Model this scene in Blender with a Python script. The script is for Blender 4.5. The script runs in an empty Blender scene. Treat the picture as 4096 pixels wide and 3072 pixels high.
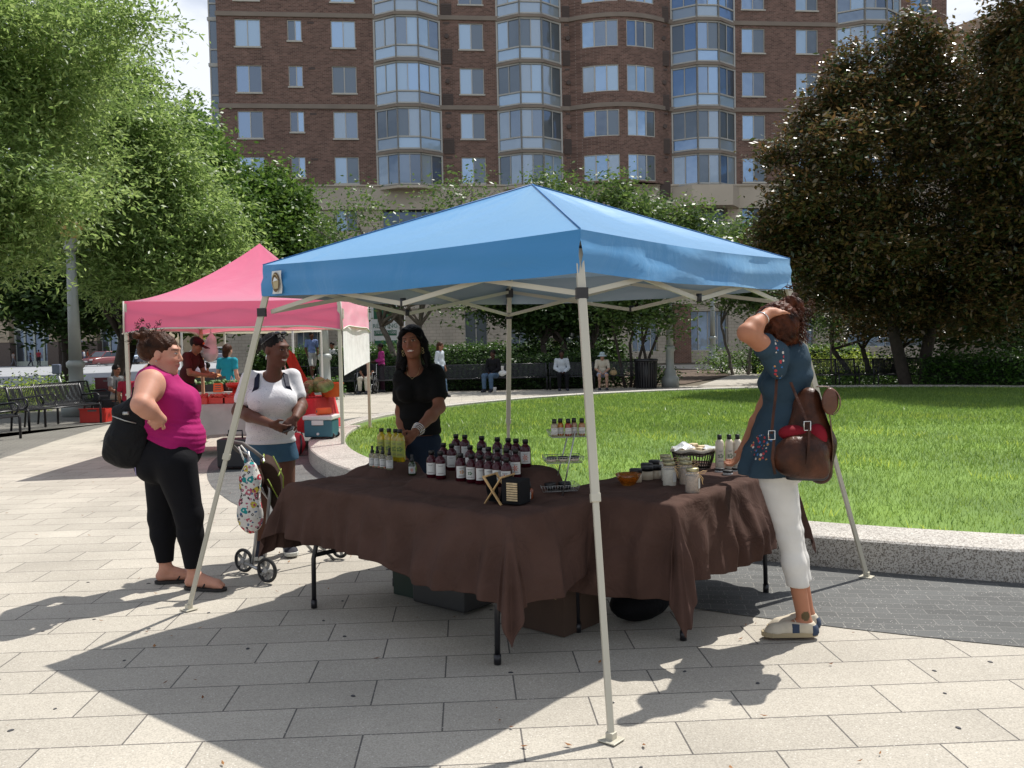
import bpy, bmesh, math, random
import numpy as np
from mathutils import Vector, Matrix
random.seed(7); RNG = np.random.default_rng(7)
SC = bpy.context.scene; COL = SC.collection
rad = math.radians
# ---------------------------------------------------------------- camera
FPX, CH, PIT, ROL, K = 3650.0, 1.59, 0.0465, 0.0205, 4096/2212
_c, _s = math.cos(ROL), math.sin(ROL)
_R0 = np.array([1, 0, 0.]); _U0 = np.array([0, math.sin(PIT), math.cos(PIT)]); CF = np.array([0, math.cos(PIT), -math.sin(PIT)])
CR = _c*_R0-_s*_U0; CU = _s*_R0+_c*_U0
cd = bpy.data.cameras.new('camera'); cam = bpy.data.objects.new('camera', cd); COL.objects.link(cam)
cd.sensor_width = 36; cd.lens = FPX/4096*36; cd.clip_end = 2000; cd.clip_start = .05
M = Matrix([[CR[0], CU[0], -CF[0], 0], [CR[1], CU[1], -CF[1], 0], [CR[2], CU[2], -CF[2], CH], [0, 0, 0, 1]])
cam.matrix_world = M; SC.camera = cam
# ---------------------------------------------------------------- light
SUN = Vector((.91, .98, 2.08)).normalized(); SEL = math.asin(SUN.z); SAZ = math.atan2(SUN.y, SUN.x)
W = bpy.data.worlds.new('World'); SC.world = W; W.use_nodes = True
nt = W.node_tree; nt.nodes.clear()
wo = nt.nodes.new('ShaderNodeOutputWorld'); bg = nt.nodes.new('ShaderNodeBackground'); sky = nt.nodes.new('ShaderNodeTexSky')
sky.sky_type = 'NISHITA'; sky.sun_disc = False; sky.sun_elevation = SEL; sky.sun_rotation = math.pi/2-SAZ
sky.air_density = 1.0; sky.dust_density = 1.5
tc = nt.nodes.new('ShaderNodeTexCoord'); cl = nt.nodes.new('ShaderNodeTexNoise'); cl.inputs['Scale'].default_value = 2.6; cl.inputs['Detail'].default_value = 7; cl.inputs['Roughness'].default_value = .55
mp = nt.nodes.new('ShaderNodeMapping'); mp.inputs['Scale'].default_value = (1, 1, 2.2); mp.inputs['Location'].default_value = (3.1, .4, 1.2)
cr = nt.nodes.new('ShaderNodeValToRGB'); cr.color_ramp.elements[0].position = .40; cr.color_ramp.elements[1].position = .56
mx = nt.nodes.new('ShaderNodeMixRGB'); mx.inputs['Color2'].default_value = (8.6, 9.0, 9.8, 1)
nt.links.new(tc.outputs['Generated'], mp.inputs[0]); nt.links.new(mp.outputs[0], cl.inputs['Vector']); nt.links.new(cl.outputs['Fac'], cr.inputs[0])
nt.links.new(cr.outputs[0], mx.inputs['Fac']); nt.links.new(sky.outputs[0], mx.inputs['Color1']); nt.links.new(mx.outputs[0], bg.inputs[0])
bg.inputs[1].default_value = .088; nt.links.new(bg.outputs[0], wo.inputs[0])
sd = bpy.data.lights.new('sun', 'SUN'); sun = bpy.data.objects.new('sun', sd); COL.objects.link(sun)
sd.energy = 4.6; sd.angle = rad(.5); sd.color = (1, .96, .9); sun.rotation_euler = SUN.to_track_quat('Z', 'Y').to_euler(); sun.location = (0, 0, 30)
SC.view_settings.view_transform = 'Standard'; SC.view_settings.look = 'None'; SC.view_settings.gamma = 1; SC.view_settings.exposure = .36
SC.render.engine = 'CYCLES'; SC.cycles.max_bounces = 8; SC.cycles.transparent_max_bounces = 12
# ---------------------------------------------------------------- pixel helpers (2212-wide picture units)
def ray(px, py):
    return CF+(px*K-2048)/FPX*CR-(py*K-1536)/FPX*CU
def G(px, py, z=0.):
    d = ray(px, py); t = (z-CH)/d[2]; return np.array([0, 0, CH])+t*d
def A(px, py, y):
    d = ray(px, py); return np.array([0, 0, CH])+d*y/d[1]
def V3(p): return Vector((float(p[0]), float(p[1]), float(p[2])))
# ---------------------------------------------------------------- materials
MATS = {}
def hexc(r, g, b):  # srgb 0-255 -> linear
    f = lambda v: (v/255/12.92 if v <= 10 else ((v/255+.055)/1.055)**2.4)
    return (f(r), f(g), f(b))
def mat(name, col, rough=.6, metal=0., var=.12, vs=8., bump=0., bs=40., spec=.5, trans=0., alpha=1., coat=0., sub=0., emit=None, col2=None, coords='Object', detail=4, vstretch=None):
    if name in MATS: return MATS[name]
    m = bpy.data.materials.new(name); m.use_nodes = True; n = m.node_tree.nodes; l = m.node_tree.links
    p = n['Principled BSDF']
    c = tuple(col)
    if var > 0 or col2:
        tcn = n.new('ShaderNodeTexCoord'); no = n.new('ShaderNodeTexNoise'); no.inputs['Scale'].default_value = vs; no.inputs['Detail'].default_value = detail
        src = tcn.outputs[coords]
        if vstretch:
            mpn = n.new('ShaderNodeMapping'); mpn.inputs['Scale'].default_value = vstretch; l.new(src, mpn.inputs[0]); src = mpn.outputs[0]
        l.new(src, no.inputs['Vector'])
        r = n.new('ShaderNodeValToRGB'); e = r.color_ramp.elements; e[0].position = .3; e[1].position = .7
        c2 = col2 if col2 else c
        e[0].color = tuple(max(0, v*(1-var)) for v in c)+(1,); e[1].color = tuple(min(1, v*(1+var)) for v in c2)+(1,)
        l.new(no.outputs['Fac'], r.inputs[0]); l.new(r.outputs[0], p.inputs['Base Color'])
    else: p.inputs['Base Color'].default_value = c+(1,)
    p.inputs['Roughness'].default_value = rough; p.inputs['Metallic'].default_value = metal
    p.inputs['Specular IOR Level'].default_value = spec
    p.inputs['Transmission Weight'].default_value = trans; p.inputs['Alpha'].default_value = alpha; p.inputs['Coat Weight'].default_value = coat
    if sub: p.inputs['Subsurface Weight'].default_value = sub; p.inputs['Subsurface Radius'].default_value = (.02, .008, .004)
    if bump:
        t2 = n.new('ShaderNodeTexCoord'); nb = n.new('ShaderNodeTexNoise'); nb.inputs['Scale'].default_value = bs; nb.inputs['Detail'].default_value = 3
        l.new(t2.outputs[coords], nb.inputs['Vector']); b = n.new('ShaderNodeBump'); b.inputs['Strength'].default_value = bump; b.inputs['Distance'].default_value = .01
        l.new(nb.outputs['Fac'], b.inputs['Height']); l.new(b.outputs[0], p.inputs['Normal'])
    if emit: p.inputs['Emission Color'].default_value = tuple(emit)+(1,); p.inputs['Emission Strength'].default_value = 1
    MATS[name] = m; return m
def leafmat(name, c1, c2, trans=.35, gloss=.35, rough=.4):
    if name in MATS: return MATS[name]
    m = bpy.data.materials.new(name); m.use_nodes = True; n = m.node_tree.nodes; l = m.node_tree.links
    p = n['Principled BSDF']; o = n['Material Output']
    g = n.new('ShaderNodeNewGeometry'); r = n.new('ShaderNodeValToRGB'); e = r.color_ramp.elements
    e[0].color = tuple(c1)+(1,); e[1].color = tuple(c2)+(1,); l.new(g.outputs['Random Per Island'], r.inputs[0])
    l.new(r.outputs[0], p.inputs['Base Color']); p.inputs['Roughness'].default_value = rough; p.inputs['Specular IOR Level'].default_value = gloss
    t = n.new('ShaderNodeBsdfTranslucent'); h = n.new('ShaderNodeHueSaturation'); h.inputs['Value'].default_value = 1.6; h.inputs['Hue'].default_value = .485; l.new(r.outputs[0], h.inputs['Color']); l.new(h.outputs[0], t.inputs[0])
    mxs = n.new('ShaderNodeMixShader'); mxs.inputs[0].default_value = trans; l.new(p.outputs[0], mxs.inputs[1]); l.new(t.outputs[0], mxs.inputs[2]); l.new(mxs.outputs[0], o.inputs[0])
    MATS[name] = m; return m
def fabric(name, col, rough=.85, var=.1, tl=.0, weave=0., wr=0., wscale=6.):
    """cloth: colour with fine weave + large soft creases as bump, optional translucency"""
    if name in MATS: return MATS[name]
    m = mat(name, col, rough, var=var, vs=5, spec=.15); n = m.node_tree.nodes; l = m.node_tree.links; p = n['Principled BSDF']
    t2 = n.new('ShaderNodeTexCoord'); nb = n.new('ShaderNodeTexNoise'); nb.inputs['Scale'].default_value = wscale; nb.inputs['Detail'].default_value = 5; nb.inputs['Distortion'].default_value = .8
    l.new(t2.outputs['Object'], nb.inputs['Vector']); b = n.new('ShaderNodeBump'); b.inputs['Strength'].default_value = wr; b.inputs['Distance'].default_value = .03
    l.new(nb.outputs['Fac'], b.inputs['Height'])
    if weave:
        nw = n.new('ShaderNodeTexNoise'); nw.inputs['Scale'].default_value = 260; l.new(t2.outputs['Object'], nw.inputs['Vector'])
        b2 = n.new('ShaderNodeBump'); b2.inputs['Strength'].default_value = weave; b2.inputs['Distance'].default_value = .002; l.new(nw.outputs['Fac'], b2.inputs['Height']); l.new(b.outputs[0], b2.inputs['Normal']); l.new(b2.outputs[0], p.inputs['Normal'])
    else: l.new(b.outputs[0], p.inputs['Normal'])
    if tl:
        o = n['Material Output']; t = n.new('ShaderNodeBsdfTranslucent'); t.inputs[0].default_value = tuple(col)+(1,)
        mxs = n.new('ShaderNodeMixShader'); mxs.inputs[0].default_value = tl; l.new(p.outputs[0], mxs.inputs[1]); l.new(t.outputs[0], mxs.inputs[2]); l.new(mxs.outputs[0], o.inputs[0])
    return m
def thinglass(name, col, alpha=.35, rough=.05):
    m = mat(name, col, rough, var=0, alpha=alpha, spec=.8); return m
# ---------------------------------------------------------------- object helpers
def tag(o, label=None, cat=None, group=None, kind=None):
    if label: o['label'] = label
    if cat: o['category'] = cat
    if group: o['group'] = group
    if kind: o['kind'] = kind
    return o
def empty(name, loc=(0, 0, 0), rz=0, label=None, cat=None, group=None):
    o = bpy.data.objects.new(name, None); COL.objects.link(o); o.location = V3(loc); o.rotation_euler = (0, 0, rz); o.empty_display_size = .1
    return tag(o, label, cat, group)
def meshobj(name, me, parent=None):
    o = bpy.data.objects.new(name, me); COL.objects.link(o)
    if parent: o.parent = parent
    return o
def kids(o): return [c for c in bpy.data.objects if c.parent == o]
def copy_tree(o, parent=None, loc=None, rz=None, label=None, scale=None):
    ch = kids(o); c = o.copy(); COL.objects.link(c); c.parent = parent
    if loc is not None: c.location = V3(loc)
    if rz is not None: c.rotation_euler = (0, 0, rz)
    if scale is not None: c.scale = (scale,)*3 if not hasattr(scale, '__len__') else scale
    if label: c['label'] = label
    for k in ch: copy_tree(k, c)
    return c
class MB:
    def __init__(s): s.v = []; s.f = []; s.m = []; s.sm = []
    def add(s, vs, fs, mi=0, smooth=False):
        b = len(s.v); s.v += [tuple(map(float, v)) for v in vs]
        for f in fs: s.f.append(tuple(b+i for i in f)); s.m.append(mi); s.sm.append(smooth)
        return s
    def box(s, c, size, rz=0, mi=0, rot=None):
        hx, hy, hz = size[0]/2, size[1]/2, size[2]/2
        R = rot if rot is not None else Matrix.Rotation(rz, 3, 'Z')
        vs = [Vector(c)+R@Vector((x*hx, y*hy, z*hz)) for x in (-1, 1) for y in (-1, 1) for z in (-1, 1)]
        return s.add(vs, [(0, 1, 3, 2), (4, 6, 7, 5), (0, 4, 5, 1), (2, 3, 7, 6), (0, 2, 6, 4), (1, 5, 7, 3)], mi)
    def b2(s, p0, p1, mi=0):
        c = [(a+b)/2 for a, b in zip(p0, p1)]; return s.box(c, [abs(a-b) for a, b in zip(p0, p1)], 0, mi)
    def bar(s, a, b, w, h=None, mi=0, up=(0, 0, 1)):
        a, b = V3(a), V3(b); d = (b-a); L = d.length; d.normalize(); u = Vector(up)
        if abs(d.dot(u)) > .99: u = Vector((0, 1, 0))
        x = d.cross(u).normalized(); z = x.cross(d)
        R = Matrix((x, d, z)).transposed(); return s.box((a+b)/2, (w, L, h if h else w), 0, mi, R)
    def tube(s, pts, r, seg=8, mi=0, caps=True, smooth=True):
        pts = [V3(p) for p in pts]; n = len(pts); rs = r if hasattr(r, '__len__') else [r]*n
        base = len(s.v); prev = None; vs = []
        for i, p in enumerate(pts):
            d = (pts[min(i+1, n-1)]-pts[max(i-1, 0)]).normalized()
            if prev is None:
                u = Vector((0, 0, 1)) if abs(d.z) < .9 else Vector((1, 0, 0)); x = d.cross(u).normalized()
            else: x = (prev-d*prev.dot(d)).normalized()
            prev = x; y = d.cross(x)
            for k in range(seg):
                a = 2*math.pi*k/seg; vs.append(p+(x*math.cos(a)+y*math.sin(a))*rs[i])
        fs = [(i*seg+k, i*seg+(k+1) % seg, (i+1)*seg+(k+1) % seg, (i+1)*seg+k) for i in range(n-1) for k in range(seg)]
        s.add(vs, fs, mi, smooth)
        if caps: s.f.append(tuple(base+k for k in range(seg))[::-1]); s.m.append(mi); s.sm.append(False); s.f.append(tuple(base+(n-1)*seg+k for k in range(seg))); s.m.append(mi); s.sm.append(False)
        return s
    def lathe(s, prof, c=(0, 0, 0), seg=16, mi=0, sx=1, sy=1, smooth=True, rz=0):
        vs = []; n = len(prof)
        for r, z in prof:
            for k in range(seg):
                a = 2*math.pi*k/seg; x, y = r*sx*math.cos(a), r*sy*math.sin(a)
                vs.append((c[0]+x*math.cos(rz)-y*math.sin(rz), c[1]+x*math.sin(rz)+y*math.cos(rz), c[2]+z))
        fs = [(i*seg+k, i*seg+(k+1) % seg, (i+1)*seg+(k+1) % seg, (i+1)*seg+k) for i in range(n-1) for k in range(seg)]
        b = len(s.v); s.add(vs, fs, mi, smooth)
        if prof[0][0] > 1e-4: s.f.append(tuple(b+k for k in range(seg))[::-1]); s.m.append(mi); s.sm.append(False)
        if prof[-1][0] > 1e-4: s.f.append(tuple(b+(n-1)*seg+k for k in range(seg))); s.m.append(mi); s.sm.append(False)
        return s
    def grid(s, P, mi=0, smooth=True, closeu=False):
        P = np.asarray(P, float); a, b = P.shape[:2]; vs = P.reshape(-1, 3)
        fs = [(i*b+j, ((i+1) % a)*b+j, ((i+1) % a)*b+j+1, i*b+j+1) for i in range(a if closeu else a-1) for j in range(b-1)]
        return s.add(vs, fs, mi, smooth)
    def ell(s, c, r, seg=14, rings=8, mi=0, rz=0):
        prof = [(max(1e-5, math.sin(math.pi*i/rings)), -math.cos(math.pi*i/rings)) for i in range(rings+1)]
        return s.lathe([(p*1., z*r[2]) for p, z in prof], c, seg, mi, r[0], r[1], True, rz)
    def build(s, name, mats, parent=None, bevel=0, solid=0, sub=0):
        me = bpy.data.meshes.new(name); me.from_pydata(s.v, [], s.f)
        if not hasattr(mats, '__len__'): mats = [mats]
        for m in mats: me.materials.append(m)
        me.polygons.foreach_set('material_index', s.m); me.polygons.foreach_set('use_smooth', s.sm); me.update()
        o = meshobj(name, me, parent)
        if solid: d = o.modifiers.new('s', 'SOLIDIFY'); d.thickness = solid; d.offset = 0
        if bevel: d = o.modifiers.new('b', 'BEVEL'); d.width = bevel; d.segments = 2; d.limit_method = 'ANGLE'
        if sub: d = o.modifiers.new('u', 'SUBSURF'); d.levels = sub; d.render_levels = sub
        return o
def npmesh(name, verts, quads, mats, parent=None, smooth=False, mi=None, tri=False):
    me = bpy.data.meshes.new(name); k = 3 if tri else 4
    me.vertices.add(len(verts)); me.vertices.foreach_set('co', np.asarray(verts, np.float32).ravel())
    me.loops.add(len(quads)*k); me.loops.foreach_set('vertex_index', np.asarray(quads, np.int32).ravel())
    me.polygons.add(len(quads)); me.polygons.foreach_set('loop_start', np.arange(0, len(quads)*k, k, dtype=np.int32))
    try: me.polygons.foreach_set('loop_total', np.full(len(quads), k, np.int32))
    except Exception: pass
    me.polygons.foreach_set('use_smooth', np.full(len(quads), smooth))
    for m in (mats if hasattr(mats, '__len__') else [mats]): me.materials.append(m)
    if mi is not None: me.polygons.foreach_set('material_index', np.asarray(mi, np.int32))
    me.update(calc_edges=True); me.validate(); return meshobj(name, me, parent)
def text_mesh(s, size, m, parent, loc, rot, name='lettering', ext=.002, align='CENTER'):
    c = bpy.data.curves.new(name, 'FONT'); c.body = s; c.size = size; c.extrude = ext; c.align_x = align; c.align_y = 'CENTER'
    o = bpy.data.objects.new(name, c); me = bpy.data.meshes.new_from_object(o); bpy.data.objects.remove(o)
    me.materials.append(m); o = meshobj(name, me, parent); o.location = V3(loc); o.rotation_euler = rot; return o
# ---------------------------------------------------------------- leaves
def leafcloud(cent, n, spread, size, asp=.45, droop=0., up=.3, rng=RNG):
    """diamond leaf quads around clump centres. cent (m,3); n leaves each"""
    m = len(cent); c = np.repeat(cent, n, 0)+rng.normal(0, 1, (m*n, 3))*np.asarray(spread)
    N = len(c); d = rng.normal(0, 1, (N, 3)); d[:, 2] = d[:, 2]*.5-droop; d /= np.linalg.norm(d, axis=1)[:, None]
    nn = rng.normal(0, 1, (N, 3)); nn[:, 2] = np.abs(nn[:, 2])+up; w = np.cross(d, nn); w /= np.linalg.norm(w, axis=1)[:, None]+1e-9
    s = (size*rng.uniform(.6, 1.35, N))[:, None]
    v = np.stack([c-d*s*.5, c+w*s*asp*.5, c+d*s*.5, c-w*s*asp*.5], 1).reshape(-1, 3)
    return v, np.arange(N*4).reshape(-1, 4)
def frondcloud(cent, nf, nl, flen, size, asp=.3, droop=.5, spread=.2, rng=RNG):
    m = len(cent)*nf; c = np.repeat(cent, nf, 0)+rng.normal(0, 1, (m, 3))*spread; d = rng.normal(0, 1, (m, 3)); d[:, 2] = d[:, 2]*.35-droop*.4; d /= np.linalg.norm(d, axis=1)[:, None]
    t = np.tile(np.linspace(0, 1, nl), m)[:, None]; C = np.repeat(c, nl, 0); D = np.repeat(d, nl, 0); L = flen*rng.uniform(.6, 1.3, (m*nl, 1)); p = C+D*t*L; p[:, 2] -= (droop*.35*L*t*t)[:, 0]; N = m*nl; p += rng.normal(0, size*.25, (N, 3))
    dd = D+rng.normal(0, .55, (N, 3)); dd[:, 2] -= droop*.4; dd /= np.linalg.norm(dd, axis=1)[:, None]; nn = rng.normal(0, 1, (N, 3)); nn[:, 2] = np.abs(nn[:, 2])+.6; w = np.cross(dd, nn); w /= np.linalg.norm(w, axis=1)[:, None]+1e-9; s = (size*rng.uniform(.6, 1.35, N))[:, None]
    v = np.stack([p-dd*s*.5, p+w*s*asp*.5, p+dd*s*.5, p-w*s*asp*.5], 1).reshape(-1, 3); return v, np.arange(N*4).reshape(-1, 4)
def sublobes(lobes, k=7, lo=.28, hi=.5, rng=RNG):
    out = []
    for c, r in lobes:
        c, r = np.array(c, float), np.array(r, float); out.append((c, r*.86))
        for i in range(k):
            d = rng.normal(0, 1, 3); d[1] -= .3; d /= np.linalg.norm(d); f = rng.uniform(lo, hi); out.append((c+d*r*rng.uniform(.7, .98), np.array([r[0]*f*1.15, r[1]*f, r[2]*f*.8])))
    return out
def crown_points(lobes, n, rng=RNG, shell=.55, low=-.75):
    """lobes: (center(3), radii(3)); clump centres biased to the outer shell"""
    vol = np.array([r[0]*r[1]*r[2] for c, r in lobes])**.7; out = []
    for (c, r), k in zip(lobes, (vol/vol.sum()*n).astype(int)+1):
        d = rng.normal(0, 1, (k, 3)); d /= np.linalg.norm(d, axis=1)[:, None]
        t = shell+(1-shell)*rng.uniform(0, 1, k)**.6; t *= 1+.12*np.sin(d[:, 0]*7+c[0])*np.sin(d[:, 2]*6+c[1])
        p = np.array(c)+d*t[:, None]*np.array(r); out.append(p[d[:, 2] > low] if low > -1 else p)
    return np.concatenate(out)
def limb(mb, a, b, r0, r1, wob=.15, n=6, rng=random):
    a, b = V3(a), V3(b); L = (b-a).length; pts = []; rs = []
    for i in range(n+1):
        t = i/n; p = a.lerp(b, t)
        if 0 < i < n: p += Vector((rng.uniform(-1, 1), rng.uniform(-1, 1), rng.uniform(-.5, .5)))*wob*L/n
        p.z += math.sin(t*math.pi)*L*.04; pts.append(p); rs.append(r0+(r1-r0)*t)
    mb.tube(pts, rs, 7); return pts
def tree(name, base, lobes, trunk_r, leaf, lm, tm, label, cat='tree', group=None, nclump=500, nleaf=45, spread=.28, size=.12, asp=.45, limbs=9, trunks=None, droop=.1, fork=.35, shell=.55, low=-.75, twigs=0, subl=7, frond=None, up=.3):
    base = np.array(base, float); root = empty(name, base, 0, label, cat, group)
    cc = [np.array(c)-base for c, r in lobes]; L2 = [(c, r) for c, (_, r) in zip(cc, lobes)]
    mb = MB(); top = sum(cc)/len(cc); zf = max(.6, top[2]*fork)
    tr = trunks or [(0, 0, 0, 0)]
    for i, (ox, oy, lx, ly) in enumerate(tr):
        p1 = np.array([lx if trunks else top[0]*.25, ly if trunks else top[1]*.25, zf]); limb(mb, (ox, oy, -.1), p1, trunk_r, trunk_r*.72, .1, 5)
        mine = [j for j in range(len(L2)) if j % len(tr) == i] or [0]
        for j in range(max(1, limbs//len(tr))):
            c, r = L2[mine[j % len(mine)]]; tgt = c+np.array([random.uniform(-.5, .5)*r[0], random.uniform(-.5, .5)*r[1], random.uniform(-.3, .7)*r[2]])
            pts = limb(mb, p1, tgt, trunk_r*.5, trunk_r*.1, .35, 6)
            for q in range(3):
                s0 = pts[random.randint(2, 5)]; limb(mb, s0, s0+Vector((random.uniform(-1, 1)*r[0]*.5, random.uniform(-1, 1)*r[1]*.5, random.uniform(-.1, .6)*r[2])), trunk_r*.16, trunk_r*.04, .3, 4)
    for q in range(twigs):
        c, r = L2[q % len(L2)]; a = c+np.array([random.uniform(-.7, .7)*r[0], random.uniform(-.7, .7)*r[1], random.uniform(-.3, .3)*r[2]])
        limb(mb, a, a+np.array([random.uniform(-.6, .6)*r[0], random.uniform(-.3, .3)*r[1], random.uniform(.3, .9)*r[2]]), trunk_r*.09, trunk_r*.03, .3, 4)
    mb.build('trunk', tm, root)
    cp = crown_points(sublobes(L2, subl), nclump, shell=shell, low=low); v, q = leafcloud(cp, nleaf, spread, size, asp, droop, up) if not frond else frondcloud(cp, *frond)
    npmesh('crown', v, q, lm, root); return root
# ================================================================ GROUND
C0 = np.array([7., 15.1]); LZ = .19
def slab_mat(name, base, w, h, rz, off, mort, mcol, rough=.85, spk=True, mf=.5, c2f=.9, ms=0.0):
    m = bpy.data.materials.new(name); m.use_nodes = True; n = m.node_tree.nodes; l = m.node_tree.links; p = n['Principled BSDF']
    t = n.new('ShaderNodeTexCoord'); mpn = n.new('ShaderNodeMapping'); mpn.vector_type = 'TEXTURE'; mpn.inputs['Rotation'].default_value = (0, 0, rz); mpn.inputs['Location'].default_value = off
    l.new(t.outputs['Object'], mpn.inputs[0]); b = n.new('ShaderNodeTexBrick'); l.new(mpn.outputs[0], b.inputs['Vector'])
    b.offset = mf; b.inputs['Scale'].default_value = 1; b.inputs['Brick Width'].default_value = w; b.inputs['Row Height'].default_value = h; b.inputs['Mortar Size'].default_value = mort; b.inputs['Mortar Smooth'].default_value = ms
    b.inputs['Color1'].default_value = tuple(base)+(1,); b.inputs['Color2'].default_value = tuple(v*c2f for v in base)+(1,); b.inputs['Mortar'].default_value = tuple(mcol)+(1,)
    col = b.outputs['Color']
    def mul(col, fac, src, lo, hi, plo, phi):
        r = n.new('ShaderNodeValToRGB'); r.color_ramp.elements[0].position = plo; r.color_ramp.elements[1].position = phi
        r.color_ramp.elements[0].color = (lo, lo, lo, 1); r.color_ramp.elements[1].color = (hi, hi, hi, 1); l.new(src, r.inputs[0])
        x = n.new('ShaderNodeMixRGB'); x.blend_type = 'MULTIPLY'; x.inputs['Fac'].default_value = fac; l.new(col, x.inputs['Color1']); l.new(r.outputs[0], x.inputs['Color2']); return x.outputs[0]
    n1 = n.new('ShaderNodeTexNoise'); n1.inputs['Scale'].default_value = 1.1; n1.inputs['Detail'].default_value = 6; l.new(t.outputs['Object'], n1.inputs['Vector']); col = mul(col, 1, n1.outputs['Fac'], .84, 1.06, .3, .7)
    if spk:
        n2 = n.new('ShaderNodeTexNoise'); n2.inputs['Scale'].default_value = 150; n2.inputs['Detail'].default_value = 2; l.new(t.outputs['Object'], n2.inputs['Vector']); col = mul(col, 1, n2.outputs['Fac'], .78, 1.08, .34, .6)
        v = n.new('ShaderNodeTexVoronoi'); v.inputs['Scale'].default_value = 42; l.new(t.outputs['Object'], v.inputs['Vector'])
        r = n.new('ShaderNodeValToRGB'); r.color_ramp.elements[0].position = .10; r.color_ramp.elements[1].position = .16; r.color_ramp.elements[0].color = (1, 1, 1, 1); r.color_ramp.elements[1].color = (0, 0, 0, 1); l.new(v.outputs['Distance'], r.inputs[0])
        x = n.new('ShaderNodeMixRGB'); l.new(col, x.inputs['Color1']); x.inputs['Color2'].default_value = (.75, .72, .66, 1)
        mm = n.new('ShaderNodeMath'); mm.operation = 'MULTIPLY'; l.new(r.outputs[0], mm.inputs[0]); l.new(n1.outputs['Fac'], mm.inputs[1]); l.new(mm.outputs[0], x.inputs['Fac']); col = x.outputs[0]
    l.new(col, p.inputs['Base Color']); p.inputs['Roughness'].default_value = rough; p.inputs['Specular IOR Level'].default_value = .3
    bp = n.new('ShaderNodeBump'); bp.inputs['Strength'].default_value = .7; bp.inputs['Distance'].default_value = .004; inv = n.new('ShaderNodeMath'); inv.operation = 'SUBTRACT'; inv.inputs[0].default_value = 1
    l.new(b.outputs['Fac'], inv.inputs[1]); l.new(inv.outputs[0], bp.inputs['Height']); l.new(bp.outputs[0], p.inputs['Normal'])
    MATS[name] = m; return m
mslab = slab_mat('slab_paving', (.455, .418, .352), .645, .3025, rad(2.9), (-2.246+.323+.645*-10+.28, 3.882-.3025*20, 0), .0036, (.12, .11, .10), c2f=.85)
mgrey = slab_mat('dark_pavers', (.125, .127, .122), .20, .10, rad(-9), (0, 0, 0), .003, (.20, .195, .18), c2f=.75)
mroad = mat('asphalt', (.12, .125, .13), .9, var=.15, vs=1.5, bump=.3, bs=60)
mconc = slab_mat('pale_concrete', (.42, .39, .335), 1.5, 1.5, .1, (0, 0, 0), .012, (.2, .19, .18), c2f=.95)
def sheet(name, pts, z, m, label=None):
    mb = MB(); mb.add([(p[0], p[1], z) for p in pts], [tuple(range(len(pts)))]); o = mb.build(name, m); tag(o, kind='structure'); return o
def ring(name, r0, r1, z, m, a0=0, a1=360, n=120, h=0):
    mb = MB(); A_ = [rad(a0+(a1-a0)*i/n) for i in range(n+1)]
    for i in range(n):
        q = [(C0[0]+r*math.cos(a), C0[1]+r*math.sin(a)) for r, a in ((r0, A_[i]), (r1, A_[i]), (r1, A_[i+1]), (r0, A_[i+1]))]
        mb.add([(x, y, z) for x, y in q], [(0, 1, 2, 3)])
        if h:
            mb.add([(*q[1], z), (*q[2], z), (*q[2], z-h), (*q[1], z-h)], [(0, 3, 2, 1)]); mb.add([(*q[0], z), (*q[3], z), (*q[3], z-h), (*q[0], z-h)], [(0, 1, 2, 3)])
    o = mb.build(name, m); return tag(o, kind='structure')
sheet('ground', [(-900, -60), (900, -60), (900, 900), (-900, 900)], -.02, mat('earth', (.11, .09, .06), .95, var=.3, vs=2))
sheet('plaza_paving', [(-40, -30), (45, -30), (45, 13), (28, 30), (8, 30.4), (4.6, 30.2), (-1.6, 29.7), (-5, 30.5), (-8.2, 30.5), (-8.6, 24), (-8.7, 20), (-8.1, 16), (-7.6, 13.2), (-20, 2)], -.004, mslab)
sheet('bench_strip', [(-7.6, 13.2), (-8.1, 16), (-8.7, 20), (-8.6, 24), (-8.2, 30.5), (-12, 30.5), (-13, 22), (-12.3, 17), (-11.4, 13), (-14, 2), (-20, 2)], -.006, slab_mat('bench_paving', (.2, .19, .165), .21, .105, .3, (0, 0, 0), .005, (.1, .1, .1)))
ring('paver_band', 10.13, 11.47, 0, mgrey)
ring('far_promenade', 10.14, 14.4, .004, mslab, 55, 150, 60)
# granite curb ring round the lawn: separate long stones
def granite():
    m = mat('granite', (.50, .47, .42), .55, var=.1, vs=3); n = m.node_tree.nodes; l = m.node_tree.links; p = n['Principled BSDF']
    old = p.inputs['Base Color'].links[0].from_socket; t = n.new('ShaderNodeTexCoord')
    for sc_, lo, a, b in ((120, .35, .36, .5), (60, .6, .4, .52)):
        no = n.new('ShaderNodeTexNoise'); no.inputs['Scale'].default_value = sc_; no.inputs['Detail'].default_value = 2; l.new(t.outputs['Object'], no.inputs['Vector'])
        r = n.new('ShaderNodeValToRGB'); r.color_ramp.elements[0].position = a; r.color_ramp.elements[1].position = b; r.color_ramp.elements[0].color = (lo, lo*.95, lo*.9, 1); l.new(no.outputs['Fac'], r.inputs[0])
        x = n.new('ShaderNodeMixRGB'); x.blend_type = 'MULTIPLY'; x.inputs['Fac'].default_value = 1; l.new(old, x.inputs['Color1']); l.new(r.outputs[0], x.inputs['Color2']); old = x.outputs[0]
    l.new(old, p.inputs['Base Color']); return m
mgran = granite()
root = empty('granite_curb', (C0[0], C0[1], 0), 0, 'long low granite kerb wall ringing the round lawn', 'curb')
joints = list(np.arange(-170, 191, 9.0)); joints = [j-4.2 for j in joints]
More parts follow.
